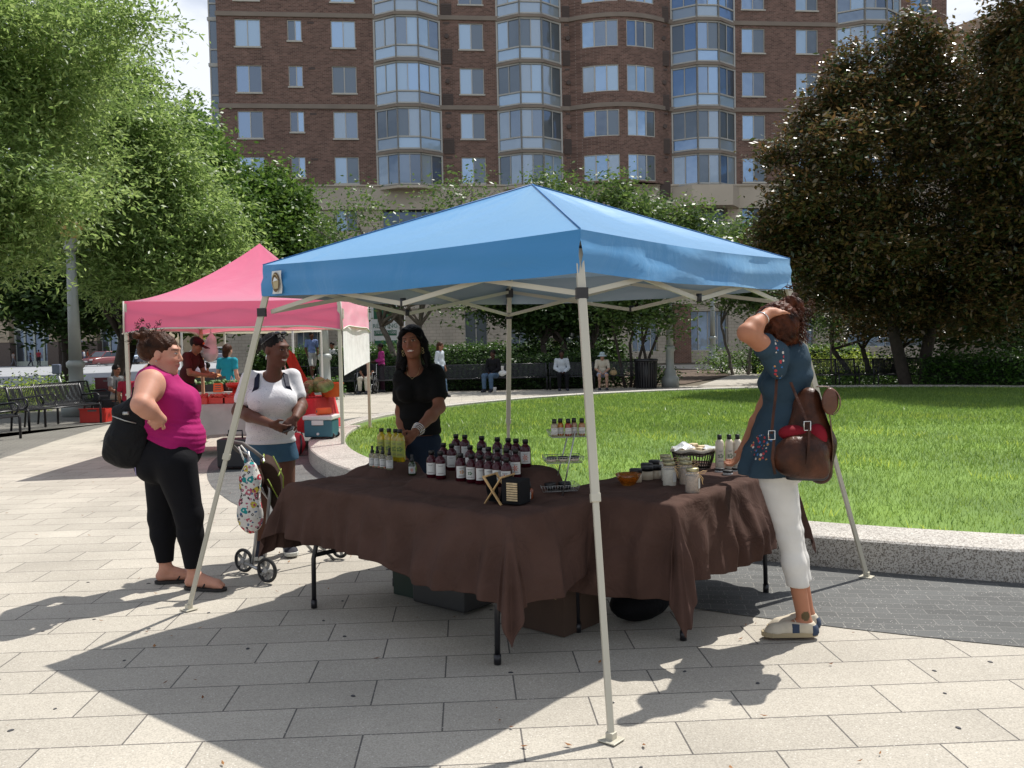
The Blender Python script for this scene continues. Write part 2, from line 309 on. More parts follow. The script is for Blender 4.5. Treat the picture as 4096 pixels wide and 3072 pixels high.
for j in range(len(joints)-1):
    a0, a1 = joints[j]+.035, joints[j+1]-.035; mb = MB(); n = 8; mid = (a0+a1)/2 % 360
    wide = .62 if 165 < mid < 262 or True else .4
    wide = .52 if 174 < mid < 250 else (.42 if mid >= 250 or mid < 20 else .28)
    sec = [(10.15, -.05), (10.15, LZ+.008), (10.135, LZ+.021), (10.15-wide+.015, LZ+.021), (10.15-wide, LZ+.008), (10.15-wide, -.05)]
    P = [[(r*math.cos(rad(a0+(a1-a0)*i/n)), r*math.sin(rad(a0+(a1-a0)*i/n)), z) for r, z in sec] for i in range(n+1)]
    mb.grid(P, smooth=False); mb.f.append(tuple(range(6))); mb.m.append(0); mb.sm.append(False); b = n*6; mb.f.append(tuple(range(b+5, b-1, -1))); mb.m.append(0); mb.sm.append(False)
    mb.build('granite_block', mgran, root)
# lawn
def lawnmat():
    m = bpy.data.materials.new('lawn_soil'); m.use_nodes = True; n = m.node_tree.nodes; l = m.node_tree.links; p = n['Principled BSDF']
    t = n.new('ShaderNodeTexCoord'); a = n.new('ShaderNodeTexNoise'); a.inputs['Scale'].default_value = .55; a.inputs['Detail'].default_value = 6; l.new(t.outputs['Object'], a.inputs['Vector'])
    r = n.new('ShaderNodeValToRGB'); e = r.color_ramp.elements; e[0].position = .35; e[0].color = (.07, .13, .02, 1); e[1].position = .68; e[1].color = (.16, .27, .03, 1); l.new(a.outputs['Fac'], r.inputs[0]); l.new(r.outputs[0], p.inputs['Base Color']); p.inputs['Roughness'].default_value = .9
    return m
ring('lawn', 0.001, 10.1, LZ-.03, lawnmat(), n=96)
def bladecloud(name, n, rmin, rmax, h, w, seed, lm, sel=None):
    g = np.random.default_rng(seed); r = np.sqrt(g.uniform(0, 1, n))*9.60; a = g.uniform(0, 2*np.pi, n); x = C0[0]+r*np.cos(a); y = C0[1]+r*np.sin(a)
    keep = (y > rmin) & (y <= rmax) & (np.abs(x) < y*.60+.6); 
    if sel is not None: keep &= sel(x, y, g)
    x, y = x[keep], y[keep]; N = len(x); hh = h*g.uniform(.5, 1.3, N); aa = g.uniform(0, 2*np.pi, N); ww = w*g.uniform(.7, 1.3, N); lean = g.normal(0, .45, (N, 2))*hh[:, None]
    base = np.stack([x, y, np.full(N, LZ-.03)], 1); dx = np.stack([np.cos(aa)*ww, np.sin(aa)*ww, np.zeros(N)], 1)
    tip = base+np.stack([lean[:, 0], lean[:, 1], hh], 1)
    v = np.stack([base-dx, base+dx, tip], 1).reshape(-1, 3); o = npmesh(name, v, np.arange(N*3).reshape(-1, 3), lm, None, tri=True); return o
gm = leafmat('grass_blade', (.06, .135, .02), (.21, .31, .065), .45, .45, .4)
def dens(x, y, g):
    k = 1/(1+np.exp(-(np.sin(x*1.3+.5)*np.sin(y*1.1+x*.4)+np.sin(x*.6-y*.8))*1.5)); edge = np.hypot(x-C0[0], y-C0[1])
    return g.uniform(0, 1, len(x)) < np.clip(.75+.25*k-(edge > 9.25)*.5*(g.uniform(0, 1, len(x))), 0, 1)
parts = []
for nm, n, a, b, h, w in (('g1', 420000, 5, 9.5, .046, .0028), ('g2', 300000, 9.5, 14, .052, .0045), ('g3', 260000, 14, 26, .06, .0075)):
    parts.append(bladecloud('grass', n, a, b, h, w, n, gm, dens))
yl = leafmat('grass_yellow', (.30, .40, .05), (.42, .5, .08), .5, .3, .5)
parts.append(bladecloud('grass', 50000, 5, 26, .07, .004, 5, yl, lambda x, y, g: (np.sin(x*1.9+1)*np.sin(y*1.3+.3)+.5*np.sin(x*4.1+y*2.3)) > .55))
# join the grass into one object
dg = bpy.context.evaluated_depsgraph_get()
vs = []; qs = []; mi = []; off = 0
for o in parts:
    me = o.data; nv = len(me.vertices); a = np.empty(nv*3, np.float32); me.vertices.foreach_get('co', a); vs.append(a.reshape(-1, 3)); q = np.empty(len(me.loops), np.int32); me.loops.foreach_get('vertex_index', q)
    qs.append(q.reshape(-1, 3)+off); mi.append(np.full(len(q)//3, 1 if me.materials[0] == yl else 0)); off += nv; bpy.data.objects.remove(o); bpy.data.meshes.remove(me)
tag(npmesh('grass', np.concatenate(vs), np.concatenate(qs), [gm, yl], None, tri=True, mi=np.concatenate(mi)), 'short bright green turf of the round lawn inside the granite kerb', 'grass', kind='stuff')
# street on the far left, pavement and path on the right
sheet('street', [(-90, 42), (-12, 42), (-6, 44), (-19, 70), (-19, 128), (-140, 128), (-140, 60)], .0, mat('pale_asphalt', (.27, .28, .29), .9, var=.1, vs=.4, bump=.2, bs=30))
sheet('street_pavement', [(-190, 128), (60, 128), (60, 150), (-190, 150)], .03, mat('tan_pavement', (.45, .4, .33), .9, var=.1, vs=.5))
sheet('entry_path', [(6.1, 30.0), (13.2, 27.3), (15.5, 40), (18, 44), (15, 54), (6, 54), (10, 44), (9.2, 38)], .012, mconc)
sheet('planting_bed', [(-3, 31), (6, 31.5), (9.1, 38), (9.9, 44), (5.8, 54.5), (-20, 54), (-19, 47), (-4, 44)], .008, mat('mulch', (.09, .06, .04), .95, var=.4, vs=6, bump=.6, bs=20))
# small litter: fallen leaves and stones on paving
g = np.random.default_rng(3); n = 260; x = g.uniform(-6, 5, n); y = g.uniform(2.8, 11, n); k = (np.hypot(x-7, y-15.1) > 10.3); x, y = x[k], y[k]; n = len(x); a = g.uniform(0, 6.28, n); L = g.uniform(.006, .02, n); Wd = L*g.uniform(.2, .5, n)
d = np.stack([np.cos(a), np.sin(a), 0*a], 1); w = np.stack([-np.sin(a), np.cos(a), 0*a], 1); c = np.stack([x, y, np.full(n, .006)], 1)
v = np.stack([c-d*L[:, None], c+w*Wd[:, None], c+d*L[:, None]+[0, 0, .006], c-w*Wd[:, None]], 1).reshape(-1, 3)
tag(npmesh('fallen_leaves', v, np.arange(n*4).reshape(-1, 4), leafmat('litter', (.14, .05, .02), (.3, .15, .06), 0, .2, .8)), 'tiny dry brown leaves scattered over the pale paving', 'leaves', kind='stuff')
g = np.random.default_rng(4); mb = MB()
for i in range(46):
    x, y = g.uniform(-3.2, 3), g.uniform(3, 6.5); r = g.uniform(.007, .016)
    if math.hypot(x-7, y-15.1) > 11.5: mb.lathe([(r, 0), (r*.7, .0025)], (x, y, -.003), 8, sx=1, sy=.7, rz=x)
tag(mb.build('gum_spots', mat('gum', (.05, .05, .055), .8, var=0)), 'flattened dark gum spots stuck on the pale slabs', 'gum', kind='stuff')
# ================================================================ MAIN BUILDING
FO = np.array([-17.9, 55.5]); FA = math.atan(.111); FE = np.array([math.cos(FA), math.sin(FA)]); FN = np.array([math.sin(FA), -math.cos(FA)])
def FP(px, py):
    d = ray(px, py); t = ((FO[0])*FN[0]+(FO[1])*FN[1])/(d[0]*FN[0]+d[1]*FN[1]); p = np.array([0, 0, CH])+t*d
    return float((p[:2]-FO)@FE), float(p[2])
bld = empty('apartment_building', (FO[0], FO[1], 0), FA, 'tall red brick apartment block with glass bay towers, on a beige brick base', 'building')
# local frame: x along facade, -y towards the camera, z up
mbrick = slab_mat('red_brick', (.235, .136, .105), .25, .086, 0, (0, 0, 0), .007, (.30, .235, .195), spk=False, c2f=.5, ms=.1)
def vert_brick(m):
    n = m.node_tree.nodes; l = m.node_tree.links; mpn = [x for x in n if x.type == 'MAPPING'][0]; t = [x for x in n if x.type == 'TEX_COORD'][0]
    s = n.new('ShaderNodeSeparateXYZ'); c = n.new('ShaderNodeCombineXYZ'); a = n.new('ShaderNodeMath'); a.operation = 'ADD'; l.new(t.outputs['Object'], s.inputs[0]); l.new(s.outputs['X'], a.inputs[0]); l.new(s.outputs['Y'], a.inputs[1]); l.new(a.outputs[0], c.inputs['X']); l.new(s.outputs['Z'], c.inputs['Y']); l.new(c.outputs[0], mpn.inputs[0]); return m
vert_brick(mbrick)
mbeige = vert_brick(slab_mat('beige_brick', (.54, .47, .37), .4, .2, 0, (0, 0, 0), .012, (.36, .31, .25), spk=False, c2f=.92))
mband = mat('beige_band', (.50, .435, .345), .8, var=.08, vs=.6, bump=.1)
mbelt = mat('belt_course', (.24, .195, .155), .8, var=.1, vs=1)
mfr = mat('window_frame_metal', (.50, .475, .41), .5, var=.03)
mvent = mat('vent_metal', (.085, .06, .05), .7, var=.1)
def glass(name, col, rough=.06, spec=.9, stripes=0, refl=.5):
    m = mat(name, col, rough, var=0, spec=spec); n = m.node_tree.nodes; l = m.node_tree.links; p = n['Principled BSDF']
    if stripes:
        t = n.new('ShaderNodeTexCoord'); w = n.new('ShaderNodeTexWave'); w.inputs['Scale'].default_value = stripes; w.inputs['Distortion'].default_value = .6; l.new(t.outputs['Object'], w.inputs['Vector'])
        r = n.new('ShaderNodeValToRGB'); r.color_ramp.elements[0].color = tuple(v*.55 for v in col)+(1,); r.color_ramp.elements[1].color = tuple(min(1, v*1.15) for v in col)+(1,); l.new(w.outputs['Fac'], r.inputs[0]); l.new(r.outputs[0], p.inputs['Base Color'])
    p.inputs['Roughness'].default_value = .5; o = n['Material Output']; g = n.new('ShaderNodeBsdfGlossy'); g.inputs['Roughness'].default_value = rough; g.inputs['Color'].default_value = (.5, .68, .95, 1)
    t = n.new('ShaderNodeTexCoord'); nb = n.new('ShaderNodeTexNoise'); nb.inputs['Scale'].default_value = .9; l.new(t.outputs['Object'], nb.inputs['Vector']); b = n.new('ShaderNodeBump'); b.inputs['Strength'].default_value = .25; b.inputs['Distance'].default_value = .05; l.new(nb.outputs['Fac'], b.inputs['Height']); l.new(b.outputs[0], g.inputs['Normal'])
    x = n.new('ShaderNodeMixShader'); x.inputs[0].default_value = refl; l.new(p.outputs[0], x.inputs[1]); l.new(g.outputs[0], x.inputs[2]); l.new(x.outputs[0], o.inputs[0]); return m
GD = glass('dark_glass', (.022, .028, .036), refl=.14); GB = glass('blue_glass', (.045, .10, .19), refl=.28); GG = glass('grey_screen_glass', (.07, .088, .095), refl=.09)
GW = glass('curtain_glass', (.30, .42, .52), refl=.2); GS = glass('blind_glass', (.30, .35, .36), stripes=11, refl=.2); GC = glass('sky_glass', (.17, .30, .46), refl=.3)
GV = glass('dark_blind_glass', (.07, .085, .09), stripes=9, refl=.2)
GL = [GD, GB, GG, GW, GS, GC, GV]
HT = 31.0; ZB = 11.35; ZL = 9.95
SL = FP(468, 80)[0]; SRt = FP(2045, 100)[0]
rows = [24.0-2.73*k for k in range(7)]     # window head heights
# --- openings: (name x0,x1 in picture at y~80) flat windows
def sx(px): return FP(px, 90)[0]
flat = [(507, 563, 1.63), (621, 652, 1.25), (715, 768, 1.63), (991, 1044, 1.60), (1602, 1652, 1.55), (1719, 1767, 1.55), (1967, 2014, 1.55)]
bays = [(808, 949), (1073, 1210), (1450, 1586), (1807, 1944)]
curve = (1228, 1443); cwin = [(1254, 1326), (1344, 1406)]
dzrow = lambda s: -.0*s
DEP = 18
# wall: build as facade strips with window holes (real recesses)
def wall_strip(mb, x0, x1, z0, z1, y, holes, mi=0, rec=.12, yf=None):
    """holes: (x0,x1,z0,z1); y front; adds reveals"""
    xs = sorted({x0, x1, *[h[0] for h in holes], *[h[1] for h in holes]}); zs = sorted({z0, z1, *[h[2] for h in holes], *[h[3] for h in holes]})
    for i in range(len(xs)-1):
        for j in range(len(zs)-1):
            cx, cz = (xs[i]+xs[i+1])/2, (zs[j]+zs[j+1])/2
            if any(h[0] < cx < h[1] and h[2] < cz < h[3] for h in holes): continue
            mb.add([(xs[i], y, zs[j]), (xs[i+1], y, zs[j]), (xs[i+1], y, zs[j+1]), (xs[i], y, zs[j+1])], [(0, 1, 2, 3)], mi)
    for a, b, c, d in holes:
        mb.add([(a, y, c), (b, y, c), (b, y, d), (a, y, d), (a, y+rec, c), (b, y+rec, c), (b, y+rec, d), (a, y+rec, d)], [(0, 4, 5, 1), (1, 5, 6, 2), (2, 6, 7, 3), (3, 7, 4, 0)], mi)
wb = MB(); holes = []; wins = []
for a, b, h in flat:
    x0, x1 = sx(a), sx(b)
    for k, zt in enumerate(rows):
        if zt-h < ZB+.1: continue
        zt2 = zt-(0 if a < 900 else .02)
        holes.append((x0, x1, zt2-h, zt2)); wins.append((x0, x1, zt2-h, zt2, k, a))
cx0, cx1 = sx(curve[0]), sx(curve[1])
wall_strip(wb, SL, cx0, ZB, HT, 0, [h for h in holes if h[1] < cx0]); wall_strip(wb, cx1, SRt, ZB, HT, 0, [h for h in holes if h[0] > cx1])
# curved bow
NB = 24; bow = lambda x: -1.15*(1-((x-(cx0+cx1)/2)/((cx1-cx0)/2))**2)
cholesx = [(sx(a), sx(b)) for a, b in cwin]; cw_h = 1.62
for zi in [None]:
    xs = sorted({*np.linspace(cx0, cx1, NB+1), *[v for p in cholesx for v in p]})
    zsb = [ZB]+[v for zt in reversed(rows) if zt-cw_h > ZB for v in (zt-cw_h, zt)]+[HT]
    for i in range(len(xs)-1):
        xm = (xs[i]+xs[i+1])/2; inw = any(a < xm < b for a, b in cholesx)
        for j in range(len(zsb)-1):
            if inw and j % 2 == 1 and j < len(zsb)-1: continue
            wb.add([(xs[i], bow(xs[i]), zsb[j]), (xs[i+1], bow(xs[i+1]), zsb[j]), (xs[i+1], bow(xs[i+1]), zsb[j+1]), (xs[i], bow(xs[i]), zsb[j+1])], [(0, 1, 2, 3)], 0, True)
wb.add([(SRt, 0, 0), (SRt, DEP, 0), (SRt, DEP, HT), (SRt, 0, HT)], [(0, 1, 2, 3)]); wb.add([(SL, 0, 0), (SL, DEP, 0), (SL, DEP, HT), (SL, 0, HT)], [(3, 2, 1, 0)])
wb.add([(SL, DEP, 0), (SRt, DEP, 0), (SRt, DEP, HT), (SL, DEP, HT)], [(3, 2, 1, 0)])
wb.build('wall', mbrick, bld)
mb = MB(); mb.b2((SL-.2, -.3, HT), (SRt+.2, DEP+.2, HT+.6)); mb.build('roof', mband, bld)
# belt courses follow wall and bow
def belt(z, h, out, m, name):
    mb = MB(); xs = [SL-.05, *np.linspace(cx0, cx1, NB+1), SRt+.05]; P = []
    for x in xs:
        y = bow(x) if cx0 < x < cx1 else 0
        P.append([(x, y+.01, z), (x, y-out, z), (x, y-out, z+h), (x, y+.01, z+h)])
    mb.grid(P, smooth=False); mb.build(name, m, bld)
for zt in (21.42, 15.96): belt(zt, .26, .09, mbelt, 'belt_course')
# window maker: parent = frame mesh, child panes
def window(x0, x1, z0, z1, y, kinds, split=(.5,), parent=bld, fw=.05, sill=True):
    mb = MB(); c = ((x0+x1)/2, y, (z0+z1)/2); w, h = x1-x0, z1-z0
    mb.b2((x0, y-.03, z0), (x0+fw, y+.04, z1)); mb.b2((x1-fw, y-.03, z0), (x1, y+.04, z1)); mb.b2((x0+fw, y-.03, z1-fw), (x1-fw, y+.04, z1)); mb.b2((x0+fw, y-.03, z0), (x1-fw, y+.04, z0+fw))
    cuts = [x0+fw]+[x0+w*s_ for s_ in split]+[x1-fw]
    for s_ in split: mb.b2((x0+w*s_-.025, y-.028, z0+fw), (x0+w*s_+.025, y+.03, z1-fw))
    if sill: mb.b2((x0-.05, y-.17, z0-.09), (x1+.05, y-.04, z0-.004))
    f = mb.build('window', mfr, parent)
    for i in range(len(cuts)-1):
        q = MB(); q.add([(cuts[i], y+.01, z0+fw), (cuts[i+1], y+.01, z0+fw), (cuts[i+1], y+.01, z1-fw), (cuts[i], y+.01, z1-fw)], [(0, 1, 2, 3)]); q.build('pane', kinds[i], f)
    return f
rw = random.Random(11)
K1 = {507: [(GC, GC), (GW, GW), (GB, GD), (GB, GD), (GC, GB)], 621: [(GB, GW), (GG, GC), (GD, GB), (GD, GC), (GD, GC)], 715: [(GW, GW), (GC, GW), (GG, GG), (GS, GV), (GW, GG)], 991: [(GD, GG), (GW, GG), (GW, GG), (GW, GG), (GC, GG)],
      1602: [(GB, GV), (GC, GG), (GB, GD), (GC, GG), (GC, GG)], 1719: [(GW, GG)]*5, 1967: [(GC, GG)]*5}
for x0, x1, z0, z1, k, a in wins:
    kk = K1[a][k % 5]; window(x0, x1, z0, z1, .09, kk, (.5 if a != 621 else .55,))
# curved windows: three flat facets each
for ci, (a, b) in enumerate(cholesx):
    for k, zt in enumerate(rows):
        if zt-cw_h < ZB+.1: continue
        n3 = 3; f = None; mb = MB(); ys = lambda x: bow(x)+.07; pan = []
        for i in range(n3):
            u0, u1 = a+(b-a)*i/n3, a+(b-a)*(i+1)/n3; p0 = (u0, ys(u0)); p1 = (u1, ys(u1))
            for z in (zt-cw_h+.03, zt-.03): mb.bar((*p0, z), (*p1, z), .08, .06)
            mb.box((p0[0], p0[1], zt-cw_h/2), (.07, .1, cw_h)); pan.append((p0, p1))
        mb.box((b, ys(b), zt-cw_h/2), (.07, .1, cw_h)); f = mb.build('window', mfr, bld)
        ks = [(GW, GC, GG), (GC, GV, GV), (GS, GC, GW), (GB, GD, GG), (GW, GC, GS)][(k+ci*2) % 5]
        for i, (p0, p1) in enumerate(pan):
            q = MB(); q.add([(*p0, zt-cw_h), (*p1, zt-cw_h), (*p1, zt), (*p0, zt)], [(0, 1, 2, 3)]); q.build('pane', ks[i], f)
# vents
for px in (672, 965, 1226, 1431):
    x = sx(px)
    for k, zt in enumerate(rows):
        if zt < ZB+1.2: continue
        mb = MB(); y = (bow(x) if cx0 < x < cx1 else 0)
        mb.b2((x-.2, y-.02, zt-.22 if px < 700 else zt-.1), (x+.2, y+.05, zt-.1 if px < 700 else zt+.02))
        mb.build('brick_vent', mvent, bld)
        if px > 700:
            mb = MB(); mb.tube([(x, y-.12, zt-.85), (x, y+.05, zt-.85)], .14, 12); mb.build('round_vent', mvent, bld)
            mb = MB(); mb.b2((x-.33, y-.05, zt-2.55), (x+.33, y+.05, zt-1.6)); lv = mb.build('louver_panel', mvent, bld); mb = MB()
            for q in range(8): mb.b2((x-.3, y-.07, zt-2.5+q*.11), (x+.3, y-.052, zt-2.46+q*.11))
            mb.build('slats', mvent, lv)
# glass bays
mwhite = mat('bay_frame', (.44, .43, .39), .5, var=.04, vs=2)
for bi, (a, b) in enumerate(bays):
    x0, x1 = sx(a), sx(b); w = x1-x0; out = .95; c1, c2 = x0+w*.33, x1-w*.33; pts = [(x0, .02), (c1, -out), (c2, -out), (x1, .02)]
    xo = .10
    for k, zt in enumerate(rows):
        zt = zt+.06; z1 = zt; z0 = zt-2.55
        if z0 < ZB-.4 and k > 5: continue
        short = z0 < ZB
        if short: z0 = ZB-.15
        if z1 < z0+1: continue
        mb = MB()
        for i in range(3):
            p, q = pts[i], pts[i+1]; hz = [z1-.04, z0+.09]+([z0+.80] if not short else [])
            for z in hz: mb.bar((*p, z), (*q, z), .09, .09 if z != z1-.04 else .1)
            for t in ((0, .5, 1) if True else (0, 1)):
                P = [p[0]+(q[0]-p[0])*t, p[1]+(q[1]-p[1])*t]; 
                if t == .5: mb.box((P[0], P[1], (z1+(z0+.8 if not short else z0))/2), (.045, .06, z1-(z0+.8 if not short else z0)))
                else: mb.box((P[0], P[1], (z0+z1)/2), (.10, .12, z1-z0))
        f = mb.build('bay_window', mwhite, bld)
        base = rw.choice([[GG, GS, GW], [GV, GS, GW], [GG, GW, GS], [GC, GS, GW], [GD, GV, GS]]) if bi != 2 else rw.choice([[GB, GC, GB], [GG, GB, GS], [GB, GC, GD]])
        low = rw.choice([GW, GW, GS, GV]) if bi != 2 else rw.choice([GC, GB, GW])
        zz = z0+.80 if not short else z0
        for i in range(3):
            p, q = pts[i], pts[i+1]; m_ = ((p[0]+q[0])/2, (p[1]+q[1])/2)
            for (u, v) in ((p, m_), (m_, q)):
                g_ = MB(); g_.add([(u[0], u[1]+.03, zz), (v[0], v[1]+.03, zz), (v[0], v[1]+.03, z1), (u[0], u[1]+.03, z1)], [(0, 1, 2, 3)]); g_.build('pane', rw.choice(base), f)
            if not short:
                g_ = MB(); g_.add([(p[0], p[1]+.03, z0), (q[0], q[1]+.03, z0), (q[0], q[1]+.03, zz), (p[0], p[1]+.03, zz)], [(0, 1, 2, 3)]); g_.build('lower_pane', rw.choice([low, low, GS]), f)
        # ledge between floors
        L = MB(); o2 = .14
        P = [(x0-o2, .05), (c1-o2*.6, -out-o2), (c2+o2*.6, -out-o2), (x1+o2, .05)]; za, zb = z0-.17, z0-.001
        L.add([(*p, za) for p in P]+[(*p, zb) for p in P], [(0, 1, 5, 4), (1, 2, 6, 5), (2, 3, 7, 6), (3, 2, 1, 0), (4, 5, 6, 7)]); L.build('bay_ledge', mbelt if not short else mband, bld)
# left side bay column seen edge-on
mb = MB()
for k, zt in enumerate(rows):
    for y0 in (.3,):
        mb.b2((SL-.62, y0+.1, zt-2.7), (SL+.001, y0+2.2, zt-2.52)); mb.b2((SL-.55, y0+.12, zt-2.52), (SL-.47, y0+.2, zt)); mb.b2((SL-.06, y0+.12, zt-2.52), (SL-.002, y0+.2, zt)); mb.b2((SL-.47, y0+.12, zt-1.75), (SL-.06, y0+.2, zt-1.66)); mb.b2((SL-.55, y0+.12, zt-.02), (SL-.001, y0+.25, zt+.05))
f = mb.build('side_bay_frame', mwhite, bld)
mb = MB(); mb.b2((SL-.5, .47, 8), (SL-.01, 2.4, HT)); mb.build('side_bay_glass', GG, bld)
# lower beige part
lb = MB(); lh = []; 
lower = [(725, 773, 440, 500), (1602, 1652, 440, 492), (1003, 1054, 672, 757), (600, 640, 500, 560)]
lw = []
for a, b, c, d in lower:
    x0, zt = FP(a, c); x1, z0 = FP(b, d); lh.append((x0, x1, z0, zt)); lw.append((x0, x1, z0, zt))
# second-storey balcony recess (dark) near the sparse tree, and under bay three
rec = [(FP(826, 440)[0], FP(935, 440)[0], FP(880, 520)[1], FP(880, 447)[1]), (FP(1500, 440)[0], FP(1570, 440)[0], FP(1540, 500)[1], FP(1540, 445)[1])]
lh += rec
# ground floor shop glazing and doors
shop = [(640, 700), (1100, 1190), (1215, 1300), (1365, 1420), (1489, 1572), (1640, 1760), (1830, 2000)]
zs0, zs1 = .75, FP(1500, 672)[1]
for a, b in shop:
    x0, x1 = FP(a, 720)[0], FP(b, 720)[0]; lh.append((x0, x1, zs0, zs1))
wall_strip(lb, SL-.1, SRt+.1, 0, ZL, -.12, lh, rec=.5); lb.build('base_wall', mbeige, bld)
lb = MB(); lb.b2((SL-.1, -.16, ZL), (SRt+.1, .05, ZB)); lb.build('base_band', mband, bld)
lb = MB(); z1_ = FP(1100, 655)[1]; lb.b2((SL-.1, -.22, z1_-.25), (SRt+.1, -.121, z1_+.45)); lb.b2((SL-.12, -.26, ZL-.12), (SRt+.12, -.165, ZL+.02)); lb.b2((SL-.12, -.26, ZB-.1), (SRt+.12, -.165, ZB)); lb.build('base_ledge', mband, bld)
for i, (a, b, c, d) in enumerate(lw): window(a, b, c, d, .1, [(GW, GG), (GC, GG), (GG, GG), (GG, GC)][i], (.5,))
f = window(*rec[0], .35, (GD, GD, GD), (.33, .66)); f = window(*rec[1], .35, (GD, GG), (.5,))
for i, (a, b) in enumerate(shop):
    x0, x1 = FP(a, 720)[0], FP(b, 720)[0]; window(x0, x1, zs0, zs1, .2, (GD, GV, GD, GG), (.25, .5, .75), sill=False)
mbp = vert_brick(slab_mat('brown_brick', (.20, .10, .065), .23, .08, 0, (0, 0, 0), .007, (.3, .24, .2), spk=False, c2f=.7))
for a, b in ((1452, 1487), (692, 702), (1196, 1212)):
    q = MB(); q.b2((FP(a, 720)[0], -.6, 0), (FP(b, 720)[0], -.125, z1_-.25)); q.build('brick_pier', mbp, bld)
# corbel under third bay with balcony rail
x0, x1 = sx(1446), sx(1592); q = MB(); q.add([(x0, -.17, ZL-.1), (x0+.9, -1.5, ZL-.1), (x1-.9, -1.5, ZL-.1), (x1, -.17, ZL-.1), (x0, -.17, ZB-.22), (x0+.9, -1.5, ZB-.22), (x1-.9, -1.5, ZB-.22), (x1, -.17, ZB-.22)], [(0, 1, 5, 4), (1, 2, 6, 5), (2, 3, 7, 6), (3, 2, 1, 0), (4, 5, 6, 7)]); q.build('corbel', mband, bld)
q = MB(); xa, za = FP(1540, 512); xb = FP(1597, 512)[0]; zc = FP(1540, 480)[1]
for z in (za, zc, zc-.15): q.bar((xa, -1.0, z), (xb, -1.0, z), .05)
for t in np.linspace(xa, xb, 9): q.bar((t, -1.0, za), (t, -1.0, zc), .03)
q.build('balcony_rail', mfr, bld)
# NOW RENTING hoarding
s0, zt = FP(803, 640); s1, zb = FP(861, 762); sg = empty('renting_sign', (0, 0, 0), 0, 'large white and green notice board that reads NOW RENTING, behind the hedge', 'sign')
Y = 42.; pL, pR = A(803, 700, Y), A(861, 700, Y); zT, zB_ = A(832, 640, Y)[2], A(832, 757, Y)[2]; w = pR[0]-pL[0]; cxs = (pL[0]+pR[0])/2
sg.location = (cxs, Y, 0); h = zT-zB_; mwh = mat('sign_white', (.68, .7, .7), .6, var=.03); mgn = mat('sign_green', (.02, .12, .07), .6, var=.03)
q = MB(); q.b2((-w/2, 0, zB_+.35), (w/2, .06, zT)); q.build('board', mwh, sg)
q = MB(); H_ = zT-zB_
for u0, u1 in ((0, .45), (.66, .78), (.86, .975)): q = MB(); q.b2((-w/2+.1, -.012, zT-H_*u1*.93), (w/2-.1, -.001, zT-H_*u0*.93-.04)); q.build('green_panel', mgn, sg)
for x_ in (-w/2-.12, w/2+.02, w/2+.2): q = MB(); q.b2((x_, -.03, 0), (x_+.09, .08, zT)); q.build('post', mwh, sg)
mgt = mat('sign_letter_green', (.04, .16, .12), .6, var=0)
R90 = (rad(90), 0, 0)
text_mesh('NOW', .27, mgt, sg, (0, -.014, zT-H_*.50*.93), R90); text_mesh('RENTING', .27, mgt, sg, (0, -.014, zT-H_*.59*.93), R90); text_mesh('(703) 908-1300', .16, mwh, sg, (0, -.02, zT-H_*.72*.93), R90)
# right-hand beige building
rb = empty('office_building', (38, 62, 0), 0, 'beige office building with ribbon windows behind the magnolia at the right edge', 'building')
P0 = A(2048, 100, 66); 
q = MB(); x0 = P0[0]+.3; A2 = rad(58); d = np.array([-math.cos(A2), -math.sin(A2)])*-1
a = np.array([29.9, 72.]); b_ = np.array([44.5, 38.])
rb.location = (a[0], a[1], 0); vec = b_-a; L = np.linalg.norm(vec); rb.rotation_euler = (0, 0, math.atan2(vec[1], vec[0]))
q = MB(); q.b2((0, 0, 0), (L, 14, 22.6)); q.b2((-.2, -.25, 22.6), (L+.2, 14.2, 23.4)); q.build('wall', mband, rb)
for zt in (21.2, 17.7, 14.2, 10.7, 7.2):
    n = 10
    for i in range(n): window(1.0+i*(L-2)/n, 1.0+(i+1)*(L-2)/n-.7, zt-1.7, zt, -.06, (GB, GC), (.5,), rb, sill=False)
# far-left shop building across the street
lbld = empty('corner_store', (-66, 100, 0), 0, 'stone corner store with tall glass shopfronts across the street at far left', 'building')
mst = mat('warm_stone', (.38, .31, .22), .8, var=.15, vs=.8, bump=.1); mds = mat('dark_stone', (.10, .075, .06), .7, var=.15)
YS = 100.
def lx(px): return A(px, 740, YS)[0]+66
zsf = A(60, 680, YS)[2]; 
q = MB(); q.b2((-60, .3, 8.5), (lx(300), 12, 16)); q.b2((-60, 2.2, 0), (lx(300), 12, 8.5)); q.build('wall', mst, lbld)
for a_, b_2 in ((-60, 22), (108, 126), (178, 210), (285, 300)):
    q = MB(); q.b2((lx(a_), -.2, 2.6), (lx(b_2), 1.4, 8.5)); q.build('pillar', mst, lbld); q = MB(); q.b2((lx(a_)-.15, -.35, 0), (lx(b_2)+.15, 1.45, 2.55)); q.build('pillar_base', mds, lbld)
mwf = mat('shop_frame', (.42, .46, .40), .5, var=.02)
for a_, b_2 in ((24, 106), (128, 176), (212, 283)):
    q = MB(); X0, X1 = lx(a_), lx(b_2); q.b2((X0, 1.0, .4), (X1, 1.05, 8.4)); q.build('shop_glass', GD, lbld)
    q = MB(); n = 4 if b_2-a_ > 60 else 2
    for i in range(n+1): xx = X0+(X1-X0)*i/n; q.b2((xx-.09, .85, 0), (xx+.09, .99, 8.4))
    q.b2((X0, .84, 3.9), (X1, .98, 4.15)); q.b2((X0, .84, 0.0), (X1, .98, .5)); q.build('shop_frame', mwf, lbld)
